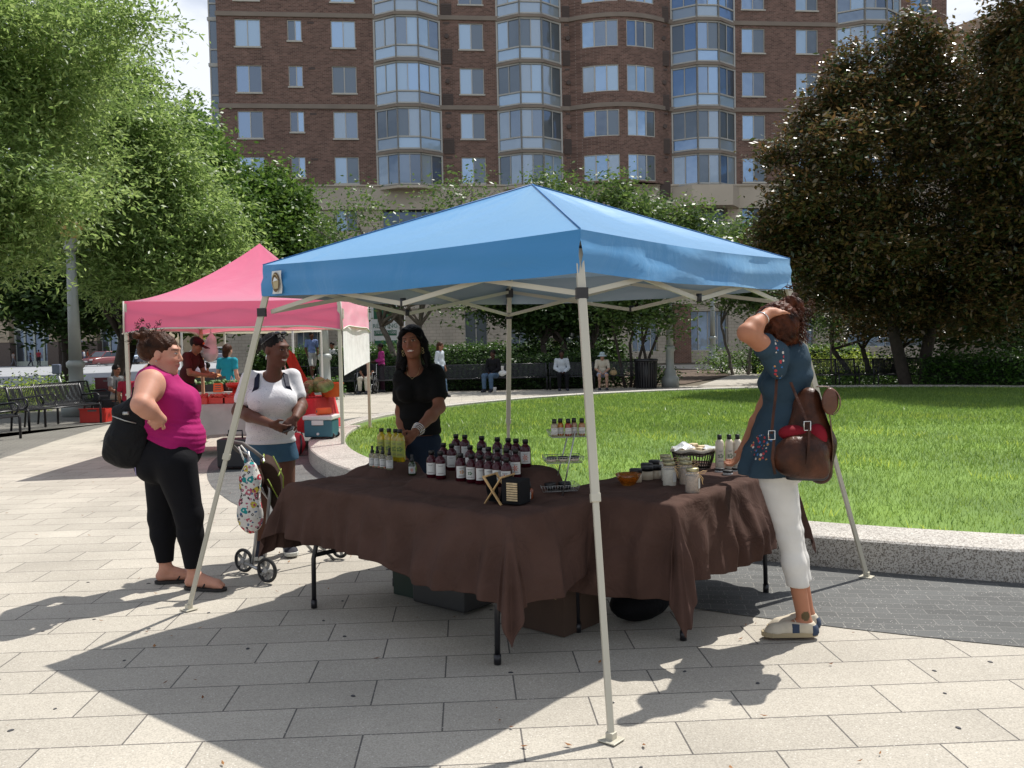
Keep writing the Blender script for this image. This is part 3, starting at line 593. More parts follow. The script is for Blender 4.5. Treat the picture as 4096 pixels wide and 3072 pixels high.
# low building block behind far street
fb = empty('distant_building', (-10, 170, 0), 0, 'distant tan office block seen through the far street trees', 'building'); q = MB(); q.b2((-60, 0, 0), (10, 12, 14)); q.build('wall', mst, fb)
for i in range(18): window(-58+i*3.8, -56+i*3.8, 4, 6.4, -.08, (GD, GB), (.5,), fb, sill=False)
# ================================================================ TREES
def LB(px, py, y, rx, rz, dp=None):
    k = y/1971; return (A(px, py, y), (rx*k, dp if dp else (rx+rz)*.5*k, rz*k))
LF_light = leafmat('locust_leaf', (.085, .16, .035), (.26, .36, .12), .48, .4, .42)
LF_mid = leafmat('mid_green_leaf', (.045, .11, .018), (.12, .21, .04), .35, .35, .45)
LF_dark = leafmat('dark_green_leaf', (.02, .045, .012), (.05, .10, .025), .3, .3, .5)
LF_mag = leafmat('magnolia_leaf', (.028, .062, .020), (.155, .092, .034), .25, .5, .3)
LF_myrt = leafmat('myrtle_leaf', (.035, .085, .02), (.13, .20, .05), .35, .45, .4)
LF_hedge = leafmat('hedge_leaf', (.025, .07, .012), (.07, .15, .025), .3, .4, .4)
LF_yel = leafmat('yellow_green_leaf', (.14, .22, .03), (.30, .38, .07), .4, .4, .4)
BK = mat('bark_dark', (.045, .035, .028), .9, var=.3, vs=10, bump=.8, bs=25)
BKL = mat('bark_grey', (.14, .12, .10), .9, var=.25, vs=10, bump=.6, bs=25)
tree('locust_tree', G(60, 905)*[1, 1, 0]+[-1.5, -2.5, 0], [LB(40, 60, 17, 260, 150), LB(-60, 260, 16.5, 200, 170), LB(130, 250, 18, 140, 130), LB(60, 420, 16, 160, 110), LB(-60, 520, 15.5, 150, 110), LB(170, 110, 19, 100, 135)], .2, 45, LF_light, BK, 'large feathery locust tree with pale leaves filling the upper left corner', nclump=1500, limbs=16, shell=.35, subl=9, frond=(8, 9, .62, .115, .36, .35, .22))
tree('locust_tree', A(243, 800, 25)*[1, 1, 0], [LB(285, 330, 25, 150, 100), LB(350, 400, 25, 92, 100), LB(200, 480, 24, 170, 90), LB(360, 520, 24, 130, 80), LB(440, 560, 24.5, 90, 60), LB(500, 600, 25, 60, 36), LB(330, 600, 23.5, 120, 42), LB(250, 200, 26, 90, 110)], .2, 45, LF_light, BK, 'feathery pale green locust tree arching above the pink canopy', nclump=1500, limbs=16, shell=.3, subl=9, frond=(8, 9, .82, .15, .36, .35, .3))
tree('locust_tree', A(143, 800, 36)*[1, 1, 0], [LB(60, 560, 36, 170, 80), LB(200, 600, 35, 160, 80), LB(-20, 600, 34, 100, 70), LB(130, 640, 34, 120, 40), LB(380, 600, 34, 120, 60)], .24, 45, LF_dark, BK, 'shaded dark locust tree with its black trunk just left of the tall lamp post', nclump=2600, nleaf=42, spread=.5, size=.26, limbs=14, shell=.1, fork=.7)
tree('shade_tree', A(255, 800, 40)*[1, 1, 0], [LB(300, 640, 40, 170, 60), LB(440, 640, 40, 120, 50), LB(385, 300, 42, 48, 60), LB(425, 340, 44, 38, 75), LB(520, 500, 42, 75, 100), LB(580, 430, 44, 60, 60), LB(600, 530, 44, 90, 70), LB(500, 610, 42, 140, 60), LB(640, 490, 45, 55, 60), LB(460, 400, 43, 60, 80)], .28, 45, LF_mid, BK, 'round dark green tree between the locusts and the brick tower', nclump=2200, nleaf=42, spread=.5, size=.27, limbs=16, shell=.3, fork=.5)
tree('shade_tree', A(560, 800, 46)*[1, 1, 0], [LB(560, 620, 46, 120, 60), LB(660, 560, 46, 60, 80), LB(700, 620, 45, 60, 50)], .2, 45, LF_dark, BK, 'low dark tree rising behind the peak of the pink canopy', nclump=900, nleaf=40, spread=.5, size=.25, limbs=8, shell=.2, fork=.6)
# magnolia group, right
mg = [LB(1690, 480, 24, 45, 40), LB(1660, 545, 24, 40, 30), LB(1830, 130, 25.5, 45, 50), LB(1920, 330, 25, 190, 150), LB(1800, 420, 24, 130, 130), LB(2060, 250, 26, 160, 160), LB(1960, 130, 25.5, 70, 95), LB(1750, 520, 24.5, 90, 80), LB(1880, 560, 24, 180, 100), LB(2060, 520, 24.5, 180, 130), LB(1700, 330, 24.5, 50, 40), LB(1700, 500, 24, 50, 50), LB(1850, 210, 25, 80, 70), LB(1960, 640, 25, 200, 50), LB(1760, 260, 25, 50, 50), LB(1800, 650, 25.5, 110, 50), LB(2080, 660, 25.5, 150, 60), LB(1960, 700, 26.5, 160, 45)]
tree('magnolia_tree', A(1985, 820, 25.5)*[1, 1, 0], mg, .19, 0, LF_mag, BK, 'big dark magnolia with glossy brownish leaves, its trunk right of the tunic woman', nclump=3900, nleaf=40, spread=(.26, .26, .13), size=.15, up=1.3, asp=.46, limbs=20, droop=0, shell=.45, fork=.45, trunks=[(-.3, 0, -.9, 0), (.15, .1, .4, .1)])
tree('magnolia_tree', A(2240, 820, 23)*[1, 1, 0], [LB(2200, 190, 23, 75, 150), LB(2260, 350, 22, 130, 200), LB(2200, 560, 22.5, 150, 120), LB(2190, 680, 23, 130, 50), LB(2250, 20, 23, 100, 130)], .18, 0, LF_mag, BK, 'second glossy magnolia cut off by the right edge of the picture', nclump=1900, nleaf=42, spread=(.26, .26, .13), size=.15, up=1.3, asp=.46, limbs=12, droop=0, shell=.45, fork=.5)
tree('understory_tree', A(1890, 820, 30)*[1, 1, 0], [LB(1780, 640, 31, 90, 50), LB(1880, 660, 30, 90, 50), LB(2010, 680, 30, 110, 60), LB(2120, 690, 29, 120, 70), LB(2200, 720, 28, 80, 50)], .1, 0, LF_dark, BK, 'dark multi-stemmed tree under the magnolias behind the right benches', nclump=800, nleaf=34, spread=.35, size=.2, limbs=12, shell=.1, fork=.5, trunks=[(-.6, 0, -1.4, 0), (-.1, 0, -.4, 0), (.4, 0, .9, 0), (1.5, 0, 2.6, 0)])
# small trees in front of the tower
tree('cherry_tree', A(880, 800, 33)*[1, 1, 0], [LB(770, 470, 33, 80, 45), LB(690, 500, 34, 60, 30), LB(860, 590, 33, 150, 60), LB(980, 440, 33, 90, 50), LB(1030, 400, 34, 60, 18), LB(760, 600, 33, 110, 60), LB(960, 640, 32, 90, 40)], .13, 0, LF_myrt, BKL, 'sparse small tree with bare twigs and branching grey trunks behind the seller', nclump=420, nleaf=16, spread=.42, size=.17, limbs=24, shell=.1, fork=.42, trunks=[(-.1, 0, -.9, 0), (.1, 0, .5, 0), (0, .2, -.2, .4)], twigs=26)
tree('shade_tree', A(1215, 800, 33)*[1, 1, 0], [LB(1200, 640, 34, 130, 80), LB(1120, 650, 34, 80, 60), LB(1290, 640, 35, 90, 60)], .14, 0, LF_dark, BK, 'dark leafy tree directly behind the rear leg of the blue canopy', nclump=1100, nleaf=34, spread=.4, size=.22, limbs=12, shell=.1, fork=.45, trunks=[(-.3, 0, -.7, 0), (.0, 0, .1, 0), (.5, 0, 1.1, 0)])
tree('crape_myrtle', A(1375, 810, 30)*[1, 1, 0], [LB(1230, 440, 31, 50, 45), LB(1180, 420, 32, 40, 28), LB(1330, 430, 31, 45, 45), LB(1420, 480, 30, 90, 50), LB(1500, 490, 30, 50, 30), LB(1350, 540, 31, 160, 70), LB(1390, 645, 29.5, 90, 34), LB(1440, 690, 29, 40, 22), LB(1350, 680, 30, 60, 30), LB(1500, 560, 31, 80, 60)], .055, 0, LF_myrt, BK, 'multi-stemmed crape myrtle with shiny leaves leaning over the litter bin', 'tree', None, nclump=1000, nleaf=28, spread=.32, size=.17, limbs=20, shell=.25, fork=.5, trunks=[(-.35, 0, -.8, 0), (-.2, .1, -.1, .2), (-.1, 0, .45, 0), (.1, 0, 1.0, 0), (.3, 0, .2, 0)])
tree('crape_myrtle', A(1600, 800, 38)*[1, 1, 0], [LB(1620, 540, 38, 70, 55), LB(1680, 560, 38, 60, 50), LB(1590, 620, 38, 90, 40), LB(1690, 640, 37, 90, 30)], .07, 0, LF_myrt, BKL, 'pale leafy small tree between the corbelled bay and the magnolia', nclump=650, nleaf=30, spread=.42, size=.2, limbs=12, shell=.2, fork=.5, trunks=[(-.3, 0, -.8, 0), (.3, 0, .6, 0)])
tree('young_tree', A(1797, 810, 27.5)*[1, 1, 0], [LB(1800, 690, 27.5, 34, 50), LB(1790, 640, 27.5, 30, 24)], .035, 0, LF_myrt, BKL, 'thin young tree with a straight reddish stem behind the right bench', nclump=90, nleaf=16, spread=.2, size=.11, limbs=10, shell=.2, fork=.6)
# far street trees
proto = tree('street_tree', (0, 0, 0), [((0, 0, 6.4), (3.6, 3.4, 2.2)), ((1.6, 0, 5.4), (2.4, 2.2, 1.8)), ((-1.8, .4, 5.6), (2.2, 2.2, 1.8))], .16, 0, LF_yel, BK, 'bright yellow-green street tree beyond the parked cars', group='trees along the far street', nclump=190, nleaf=30, spread=.8, size=.65, limbs=8, shell=.2, fork=.45)
for i, (px, y, s) in enumerate(((262, 120, 1.0), (300, 112, .9), (345, 130, 1.1), (395, 120, 1), (450, 128, 1.1), (500, 120, 1), (560, 130, 1.1), (215, 128, .9), (610, 140, 1.2))):
    p = A(px, 780, y); p[2] = 0
    lab = ['bright yellow-green street tree straight above the red car', 'small yellow-green street tree between the lamp post and the pink canopy', 'far street tree seen past the left corner of the pink canopy', 'far street tree seen behind the head of the woman in magenta', 'far street tree seen beside the maroon cap', 'far street tree seen over the turquoise shirt', 'far street tree behind the white canopy', 'far street tree just right of the tall lamp post', 'rightmost far street tree, behind the pink canopy'][i]
    if i == 0: proto.location = V3(p); proto['label'] = lab
    else: copy_tree(proto, None, p, i*1.3, lab, s)
# ---------------------------------------------------------------- hedges and shrubs
def hedge(name, pts, h, w, label, lm, leaf=.09, dens=240, cat='hedge', z0=0, wob=.12):
    """pts: centre line; rounded leafy box with a dark twiggy core"""
    root = empty(name, (pts[0][0], pts[0][1], z0), 0, label, cat); C_ = []; mb = MB()
    for a, b in zip(pts[:-1], pts[1:]):
        a, b = np.array(a[:2], float), np.array(b[:2], float); d = b-a; L = np.linalg.norm(d); d /= L; nn = np.array([-d[1], d[0]]); n = int(L*dens*(h+w))
        t = RNG.uniform(0, L, n); th = RNG.uniform(0, np.pi, n); rr = RNG.uniform(.86, 1.03, n)+wob*np.sin(t*2.3+a[0])*.4+wob*.4*np.sin(t*5.1+th*3)
        cx = np.cos(th)*w/2*rr; sz = np.sin(th)**.45*h*rr; zz = np.where(RNG.uniform(0, 1, n) < .55, RNG.uniform(.03, .95, n)*h, sz); cx = np.where(zz < h*.8, np.sign(cx)*w/2*rr, cx)
        p = a+np.outer(t, d)+np.outer(cx, nn); C_.append(np.stack([p[:, 0]-pts[0][0], p[:, 1]-pts[0][1], zz], 1))
        c = (a+b)/2-np.array(pts[0][:2]); mb.box((c[0], c[1], h*.45), (L, w*.8, h*.86), math.atan2(d[1], d[0]))
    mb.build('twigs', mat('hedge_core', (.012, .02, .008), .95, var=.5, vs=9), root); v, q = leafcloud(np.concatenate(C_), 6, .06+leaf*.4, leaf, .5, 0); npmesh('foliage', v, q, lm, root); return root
def shrub(px, py, y, r, h, lm, label, leaf=.11, n=60, name='shrub', z0=0, flowers=0):
    p = A(px, py, y); root = empty(name, (p[0], p[1], z0), 0, label, 'shrub'); mb = MB()
    for k in range(7): a = k*.9; limb(mb, (0, 0, 0), (math.cos(a)*r*.6, math.sin(a)*r*.6, h*.75), .025, .008, .3, 4)
    mb.build('stems', BK, root); cp = crown_points([((0, 0, h*.5), (r, r, h*.55)), ((r*.4, -r*.2, h*.4), (r*.7, r*.7, h*.45))], n, shell=.4, low=-1); cp[:, 2] = np.abs(cp[:, 2]); v, q = leafcloud(cp, 22, r*.16, leaf, .5, 0); npmesh('foliage', v, q, lm, root)
    if flowers:
        mb = MB()
        for k in range(flowers):
            a = random.uniform(0, 6.3); rr = r*random.uniform(.3, 1); c = (math.cos(a)*rr, -abs(math.sin(a))*rr, h*random.uniform(.7, 1.15))
            for q_ in range(5): b_ = q_*1.257; mb.add([c, (c[0]+.05*math.cos(b_), c[1]-.01, c[2]+.05*math.sin(b_)), (c[0]+.07*math.cos(b_+.3), c[1]-.02, c[2]+.07*math.sin(b_+.3)), (c[0]+.05*math.cos(b_+.6), c[1]-.01, c[2]+.05*math.sin(b_+.6))], [(0, 1, 2, 3)])
        mb.build('blossoms', mat('white_petal', (.6, .6, .55), .7, var=0), root)
    return root
hedge('hedge', [A(560, 800, 37)[:2], A(900, 800, 36)[:2], A(1215, 800, 36)[:2], A(1330, 800, 37)[:2]], 1.45, 1.6, 'taller clipped hedge in the rear row with a sunlit flat top', LF_hedge, .12, 150)
hedge('hedge', [A(700, 800, 31.6)[:2], A(1000, 800, 31.2)[:2], A(1290, 800, 31.)[:2]], 1.15, 1.2, 'lower dark hedge directly behind the seated people', LF_dark, .11, 190)
hedge('hedge', [A(2010, 800, 25.5)[:2], A(2110, 800, 24.5)[:2], A(2230, 800, 23.5)[:2]], .95, 1.1, 'low dark hedge beneath the magnolias at the right edge', LF_hedge, .10, 200)
hedge('hedge', [A(1640, 790, 40)[:2], A(1760, 790, 38)[:2], A(1860, 790, 38)[:2]], 1.1, 1.4, 'soft green hedge by the glass shopfront, right of the entry path', LF_mid, .13, 120)
for i, a in enumerate([(1330, 790, 31, .9, 1.1, LF_dark, 'dark bush behind the woman in the sun hat'), (1415, 800, 30.6, .7, .7, LF_dark, 'small dark bush beside the litter bin'), (1560, 780, 40, 1.3, 1.0, LF_mid, 'leafy bush at the foot of the glass shopfront'), (1615, 775, 39, 1.5, 1.3, LF_hedge, 'rounded bush left of the magnolia group with white flowers'),
    (1700, 785, 32, .9, .6, LF_yel, 'pale variegated bush behind the tunic woman'), (1790, 775, 31, 1.1, .9, LF_yel, 'bright yellow-green bush behind the right benches'), (1850, 770, 31.5, 1.1, 1.0, LF_yel, 'yellow-green bush between the two right benches'), (1930, 780, 30, 1.0, .9, LF_hedge, 'dark bush close to the magnolia trunk'), (2010, 800, 27, .6, .8, LF_hedge, 'bush at the foot of the magnolia'),
    (1735, 805, 28.5, .5, .45, LF_yel, 'low pale ground plant under the thin young tree'), (700, 800, 27, .5, .6, LF_hedge, 'dark shrub beside the small terrace lamp'), (600, 800, 36, .6, .7, LF_dark, 'dark shrub below the cafe terrace'), (120, 840, 27, 1.3, .6, LF_mid, 'green shrub seen through the slats of the left benches'), (20, 850, 25, 1.3, .7, LF_yel, 'yellow-green shrub behind the nearest bench'), (60, 845, 30, 1.6, .5, LF_dark, 'low dark planting behind the left benches')]):
    shrub(a[0], a[1], a[2], a[3], a[4], a[5], a[6], n=70 if a[3] > .8 else 40, flowers=14 if 'white flowers' in a[6] else 0)
for nm, x0_, x1_, y0_, y1_, k, lab in (('g', 9.2, 16, 26.5, 30.2, 1500, 'patchy ivy-like ground cover under the magnolias'), ('g', 10.5, 15, 30, 40, 1500, 'green ground cover along the right of the entry path')):
    cp = np.stack([RNG.uniform(x0_, x1_, k), RNG.uniform(y0_, y1_, k), RNG.uniform(.03, .2, k)], 1); v, q = leafcloud(cp, 7, .12, .11, .5, 0); tag(npmesh('ground_cover', v, q, LF_hedge), lab, 'plants', kind='stuff')
k = 2600; t = RNG.uniform(0, 1, k); cp = np.stack([-13.9+RNG.uniform(-3, .4, k)+t*1.0, 12.5+t*18, RNG.uniform(.02, .25, k)], 1); v, q = leafcloud(cp, 7, .12, .10, .5, 0); tag(npmesh('ground_cover', v, q, LF_mid), 'loose green planting and leaf litter behind the left benches', 'plants', kind='stuff')
# ================================================================ LAMPS, BENCHES, BINS
mlamp = mat('lamp_paint', (.30, .32, .30), .45, var=.06, vs=3, metal=.1); mglow = mat('amber_lamp_glass', (.62, .42, .18), .25, var=.05)
def lamp(p, H_, r, label, sc=1, sign=False, head=True):
    t = empty('lamp_post', p, 0, label, 'lamp post'); q = MB()
    q.lathe([(r*2.9, 0), (r*2.9, .28), (r*2.5, .34), (r*1.9, .40), (r*1.9, .52), (r*1.35, .60), (r*1.3, 1.15), (r*1.7, 1.2), (r*1.7, 1.3), (r*1.25, 1.35)], seg=12); q.build('base', mlamp, t)
    q = MB(); q.lathe([(r*1.2, 1.35), (r*1.05, H_*.5), (r*.85, H_-.75)], seg=12); q.build('pole', mlamp, t)
    if head:
        q = MB(); q.lathe([(r*.85, H_-.75), (r*1.3, H_-.72), (r*1.3, H_-.66), (r*1.0, H_-.6), (r*1.6, H_-.5), (r*1.2, H_-.46)], seg=12); q.build('collar', mlamp, t)
        q = MB(); q.lathe([(r*1.2, H_-.46), (r*2.6, H_-.15), (r*2.4, H_-.05), (r*1.2, H_+.06)], seg=14); q.build('globe', mglow, t)
        q = MB(); q.lathe([(r*1.3, H_+.05), (r*.8, H_+.12), (.01, H_+.2)], seg=12); q.build('cap', mlamp, t)
    if sign:
        q = MB(); q.b2((-.2, -r*1.5, 2.05), (.2, -r*1.5-.03, 2.6)); s_ = q.build('sign_plate', mat('sign_black', (.03, .03, .03), .5, var=0), t); q = MB()
        for i in range(6): q.b2((-.16+.02*(i % 2), -r*1.5-.036, 2.12+i*.075), (.15-.03*(i % 3), -r*1.5-.031, 2.145+i*.075))
        q.build('sign_print', mwh, s_)
    return t
lamp(G(168, 898), 4.75, .125, 'tall grey lamp post behind the left benches, its amber globe among the leaves')
lamp(G(1448, 836), 4.25, .10, 'grey lamp post at the edge of the lawn beside the litter bin', sign=False)
lamp(A(702, 800, 26.5)*[1, 1, 0], 4.0, .12, 'grey lamp post carrying a small black notice, between the pink canopy poles', sign=True)
lamp(A(1540, 765, 44)*[1, 1, 0]+[0, 0, .3], 4.5, .11, 'distant pale lamp post by the glass shopfront')
mblk = mat('black_metal', (.010, .010, .013), .35, var=0, spec=.5)
def bench(W_=1.85):
    t = empty('park_bench', (0, 0, 0)); q = MB()   # seat faces -y, back at +y
    prof = [(-.27, .40), (-.25, .435), (-.20, .445), (0, .43), (.12, .425), (.18, .45), (.22, .54), (.27, .72), (.30, .84), (.33, .87), (.36, .85)]
    n = int(W_/.042)
    for i in range(n+1):
        x = -W_/2+.03+(W_-.06)*i/n; pts = [(x, y, z) for y, z in prof[:6]]
        for a, b in zip(prof[:5], prof[1:6]): q.bar((x, *a), (x, *b), .018, .006)
    q.build('seat', mblk, t); q = MB()
    for i in range(n+1):
        x = -W_/2+.03+(W_-.06)*i/n
        for a, b in zip(prof[5:-1], prof[6:]): q.bar((x, *a), (x, *b), .018, .006)
    q.build('backrest', mblk, t); q = MB()
    for y, z in ((-.26, .415), (.36, .85), (.15, .42)): q.tube([(-W_/2, y, z), (W_/2, y, z)], .016, 6)
    q.build('rail', mblk, t)
    for s in (-1, 1):
        x = s*W_/2; q = MB(); q.tube([(x, -.27, 0), (x, -.27, .38), (x, -.24, .43), (x, 0, .43), (x, .13, .42)], .024, 8); q.build('front_leg', mblk, t)
        q = MB(); q.tube([(x, .22, 0), (x, .17, .42), (x, .24, .62), (x, .31, .86), (x, .35, .86)], .022, 8); q.build('rear_leg', mblk, t)
        q = MB(); q.tube([(x, -.16, .44), (x, -.24, .50), (x, -.25, .60), (x, -.17, .655), (x, .0, .64), (x, .24, .62)], .02, 8); q.build('armrest', mblk, t)
    return t
B0 = bench()
def place_bench(pc, rz, label, group, first=[True]):
    if first[0]: first[0] = False; B0.location = V3(pc); B0.rotation_euler = (0, 0, rz); B0['label'] = label; o = B0
    else: o = copy_tree(B0, None, pc, rz, label)
    o['category'] = 'bench'; o['group'] = group; return o
gl = 'black benches at the left edge'
# leg feet seen at (225,~) ; fronts face the plaza (+x)
pA, pB = G(55, 945), G(235, 925)
def bfront(p, q_, lab, grp, W_=1.85):
    """bench whose front legs stand at p (near) and q (far); open side to the right of p->q"""
    p, q_ = np.array(p)[:2], np.array(q_)[:2]; d = q_-p; d /= np.linalg.norm(d); c = (p+q_)/2; ang = math.atan2(d[1], d[0]); back = np.array([-d[1], d[0]]); c = c+back*.27
    return place_bench((c[0], c[1], 0), ang, lab, grp)
f1 = G(50, 946); f2 = G(103, 922); f3 = G(118, 917); f4 = G(162, 905); f5 = G(161, 907); f6 = G(204, 898)
bfront(f1-[.35, 1.95, 0], f1, 'nearest black slatted bench, cut off by the left edge', gl)
bfront(f2-[.35, 1.95, 0]+[0.0, 0, 0], f2, 'second black slatted bench, its end leg left of the lamp base', gl)
bfront(f3+[.02, .1, 0], f3+[.35, 1.95, 0], 'third black slatted bench in front of the tall lamp post', gl)
bfront(G(229, 912)-[.75, 2.0, 0], G(229, 912), 'farthest black slatted bench, next to the red crate', gl)
gm_ = 'black benches in front of the hedge'
for i, px in enumerate((745, 830, 1000, 1120, 1250, 1345)):
    p = A(px, 840, 29.6); place_bench((p[0], 29.7, 0), 0, ['black bench behind the wheelchair', 'black bench just behind the seller', 'black bench where the man with a white bag sits', 'empty black bench behind the rear canopy leg', 'black bench where the man in the white shirt sits', 'black bench where the woman in the sun hat sits'][i], gm_)
gr_ = 'black benches under the magnolia'
for i, (px, y) in enumerate(((1780, 26.6), (1880, 26.3), (1965, 25.9))):
    p = A(px, 820, y); place_bench((p[0], y, .02), -.12, ['leftmost bench under the magnolia, by the thin young tree', 'bench just left of the magnolia trunk', 'bench right of the magnolia trunk'][i], gr_)
# litter bin
p = A(1396, 840, 29.3); t = empty('litter_bin', (p[0], p[1], 0), 0, 'round black slatted litter bin between the sun-hat woman and the lamp post', 'bin')
q = MB(); q.lathe([(.30, .03), (.33, .82), (.30, .82), (.27, .06)], seg=20); q.build('liner', mblk, t); q = MB()
for k in range(26): a = k*2*math.pi/26; q.bar((.33*math.cos(a), .33*math.sin(a), 0), (.36*math.cos(a), .36*math.sin(a), .88), .045, .012, up=(math.cos(a), math.sin(a), 0))
q.build('slats', mblk, t); q = MB(); q.lathe([(.37, .86), (.40, .90), (.37, .95), (.30, .95)], seg=24); q.build('rim', mblk, t)
# small post near left benches
p = A(130, 800, 26); t = empty('meter_post', (p[0], p[1], 0), 0, 'slender leaning post with a small box head near the black trunk', 'post'); q = MB(); q.tube([(.18, 0, 0), (-.08, 0, .95)], .04, 8); q.build('pole', mlamp, t); q = MB(); q.box((-.1, 0, 1.07), (.22, .15, .28)); q.build('head', mat('meter_blue', (.12, .14, .2), .5, var=0), t, bevel=.03)
# ================================================================ BLUE CANOPY
def twoside(name, c1, c2, rough=.55, tl=.12, wr=.5, ws=3.0, tcol=None, sheen=.6, stint=(1, 1, 1)):
    m = bpy.data.materials.new(name); m.use_nodes = True; n = m.node_tree.nodes; l = m.node_tree.links; p = n['Principled BSDF']; o = n['Material Output']
    g = n.new('ShaderNodeNewGeometry'); x = n.new('ShaderNodeMixRGB'); x.inputs['Color1'].default_value = tuple(c1)+(1,); x.inputs['Color2'].default_value = tuple(c2)+(1,); l.new(g.outputs['Backfacing'], x.inputs['Fac']); l.new(x.outputs[0], p.inputs['Base Color'])
    p.inputs['Roughness'].default_value = rough; p.inputs['Specular IOR Level'].default_value = .45; t2 = n.new('ShaderNodeTexCoord')
    nb = n.new('ShaderNodeTexNoise'); nb.inputs['Scale'].default_value = ws; nb.inputs['Detail'].default_value = 6; nb.inputs['Distortion'].default_value = 1.2; l.new(t2.outputs['Object'], nb.inputs['Vector']); b = n.new('ShaderNodeBump'); b.inputs['Strength'].default_value = wr; b.inputs['Distance'].default_value = .03; l.new(nb.outputs['Fac'], b.inputs['Height']); l.new(b.outputs[0], p.inputs['Normal'])
    t = n.new('ShaderNodeBsdfTranslucent'); t.inputs[0].default_value = tuple(tcol or c1)+(1,); p.inputs['Sheen Weight'].default_value = sheen; p.inputs['Sheen Roughness'].default_value = .45; p.inputs['Sheen Tint'].default_value = tuple(stint)+(1,); ms = n.new('ShaderNodeMixShader'); ms.inputs[0].default_value = tl; l.new(p.outputs[0], ms.inputs[1]); l.new(t.outputs[0], ms.inputs[2]); l.new(ms.outputs[0], o.inputs[0]); return m
BX, BY, BYAW, BST, BZE, BVD, BZP = .152, 5.70, .099, 2.333, 2.08, .19, 2.556
def sq(s, z, yaw=BYAW, c=(BX, BY)):
    r = s/math.sqrt(2); return [np.array([c[0]+r*math.cos(yaw+a*math.pi/2-math.pi/2), c[1]+r*math.sin(yaw+a*math.pi/2-math.pi/2), z]) for a in range(4)]  # F R B L
can = empty('canopy', (BX, BY, 0), 0, 'blue pop-up canopy on slanted beige legs over the brown-clothed tables', 'canopy')
OC = np.array([BX, BY, 0])
mblue = twoside('blue_canopy_fabric', (.03, .21, .47), (.27, .28, .29), rough=.36, tl=.07, wr=.4, ws=2.2, tcol=(.2, .35, .5), stint=(.6, .85, 1))
mpost = mat('beige_steel', (.50, .47, .38), .4, var=.04, vs=4, metal=0.1)
mplast = mat('black_plastic', (.02, .02, .022), .5, var=0)
T = [p-OC for p in sq(BST, BZE)]; pk = np.array([0, 0, BZP])
def canopy_roof(T, pk, sag, vd, m, parent, name='roof', power=1.0, n=26, arch=0., flare=.01, seed=0):
    mb = MB(); R_ = np.random.default_rng(seed); ph = R_.uniform(0, 6, 8)
    for i in range(4):
        a, b = T[i], T[(i+1) % 4]; P = []; out = (a+b)/2; out = out/np.linalg.norm(out[:2]); out[2] = 0
        for j in range(n+1):
            t = j/n; row = []; e = a+(b-a)*t; s_ = math.sin(math.pi*t)
            e = e+out*(.015*s_)+np.array([0, 0, -sag*s_])
            for k in range(n+1):
                r = k/n; p = e+(pk-e)*r; zz = e[2]+(pk[2]-e[2])*(r**power); p = np.array([p[0], p[1], zz])
                w = math.sin(math.pi*t)*math.sin(math.pi*min(1, r*1.02)); p[2] += -.035*w+.006*w*math.sin(9*t+ph[i]+5*r)+.004*w*math.sin(23*t-14*r+ph[i+4]); row.append(p)
            P.append(row)
        mb.grid(P, smooth=True)
        P = []
        for j in range(n+1):
            t = j/n; e = a+(b-a)*t; s_ = math.sin(math.pi*t); e = e+out*(.015*s_)+np.array([0, 0, -sag*s_]); row = []
            hb = vd*(1-arch*min(1, s_*1.9)**.8)
            for k in range(6):
                q = k/5; f = flare*q+.008*q*math.sin(17*t+ph[i]+2*q)+.009*math.sin(q*9+3*math.sin(4*t+ph[i]))*math.sin(q*math.pi)+.004*math.sin(q*math.pi)*math.sin(26*t+ph[i+4]); row.append(e+out*f+np.array([0, 0, -hb*q+.004*math.sin(11*t+ph[i])*q]))
            P.append(row[::-1])
        mb.grid(P, smooth=True)
    return mb.build(name, m, parent)
canopy_roof(T, pk, .02, BVD, mblue, can, 'canopy_cover', seed=2)
q = MB()
for i in range(4): q.tube([T[i]+(0, 0, .003), T[i]*.5+pk*.5+(0, 0, .004), pk+(0, 0, .004)], .0035, 5)
q.build('roof_seam', mat('blue_seam', (.03, .16, .40), .6, var=0), can)
feet = [p-OC for p in sq(3.05, 0)]; top = [p-OC for p in sq(BST-.07, 2.03)]
for i in range(4):
    a, b = feet[i], top[i]; j = a+(b-a)*.46; q = MB(); upv = (a[0], a[1], 0); q.bar(a+(0, 0, .01), j+(b-a)*.02, .026, .026, up=upv); lg = q.build('leg', mpost, can, bevel=.003)
    q = MB(); q.bar(j, b, .036, .036, up=upv); q.build('leg_sleeve', mpost, lg, bevel=.004)
    q = MB(); q.bar(j-(b-a)*.012, j+(b-a)*.006, .041, .041, up=upv); q.build('leg_collar', mpost, lg, bevel=.003)
    q = MB(); q.box((a[0], a[1], .004), (.08, .08, .006), BYAW+math.pi/4); q.box((a[0], a[1], .02), (.034, .034, .03), BYAW+math.pi/4); q.build('foot_plate', mpost, lg, bevel=.002)
    q = MB(); q.box((b[0], b[1], 1.975), (.055, .055, .07), BYAW); q.build('bracket', mplast, lg); q = MB(); q.box(tuple(a+(b-a)*.885), (.05, .05, .05), BYAW); q.build('bracket', mplast, lg)
zt, zb_ = 1.985, 1.80
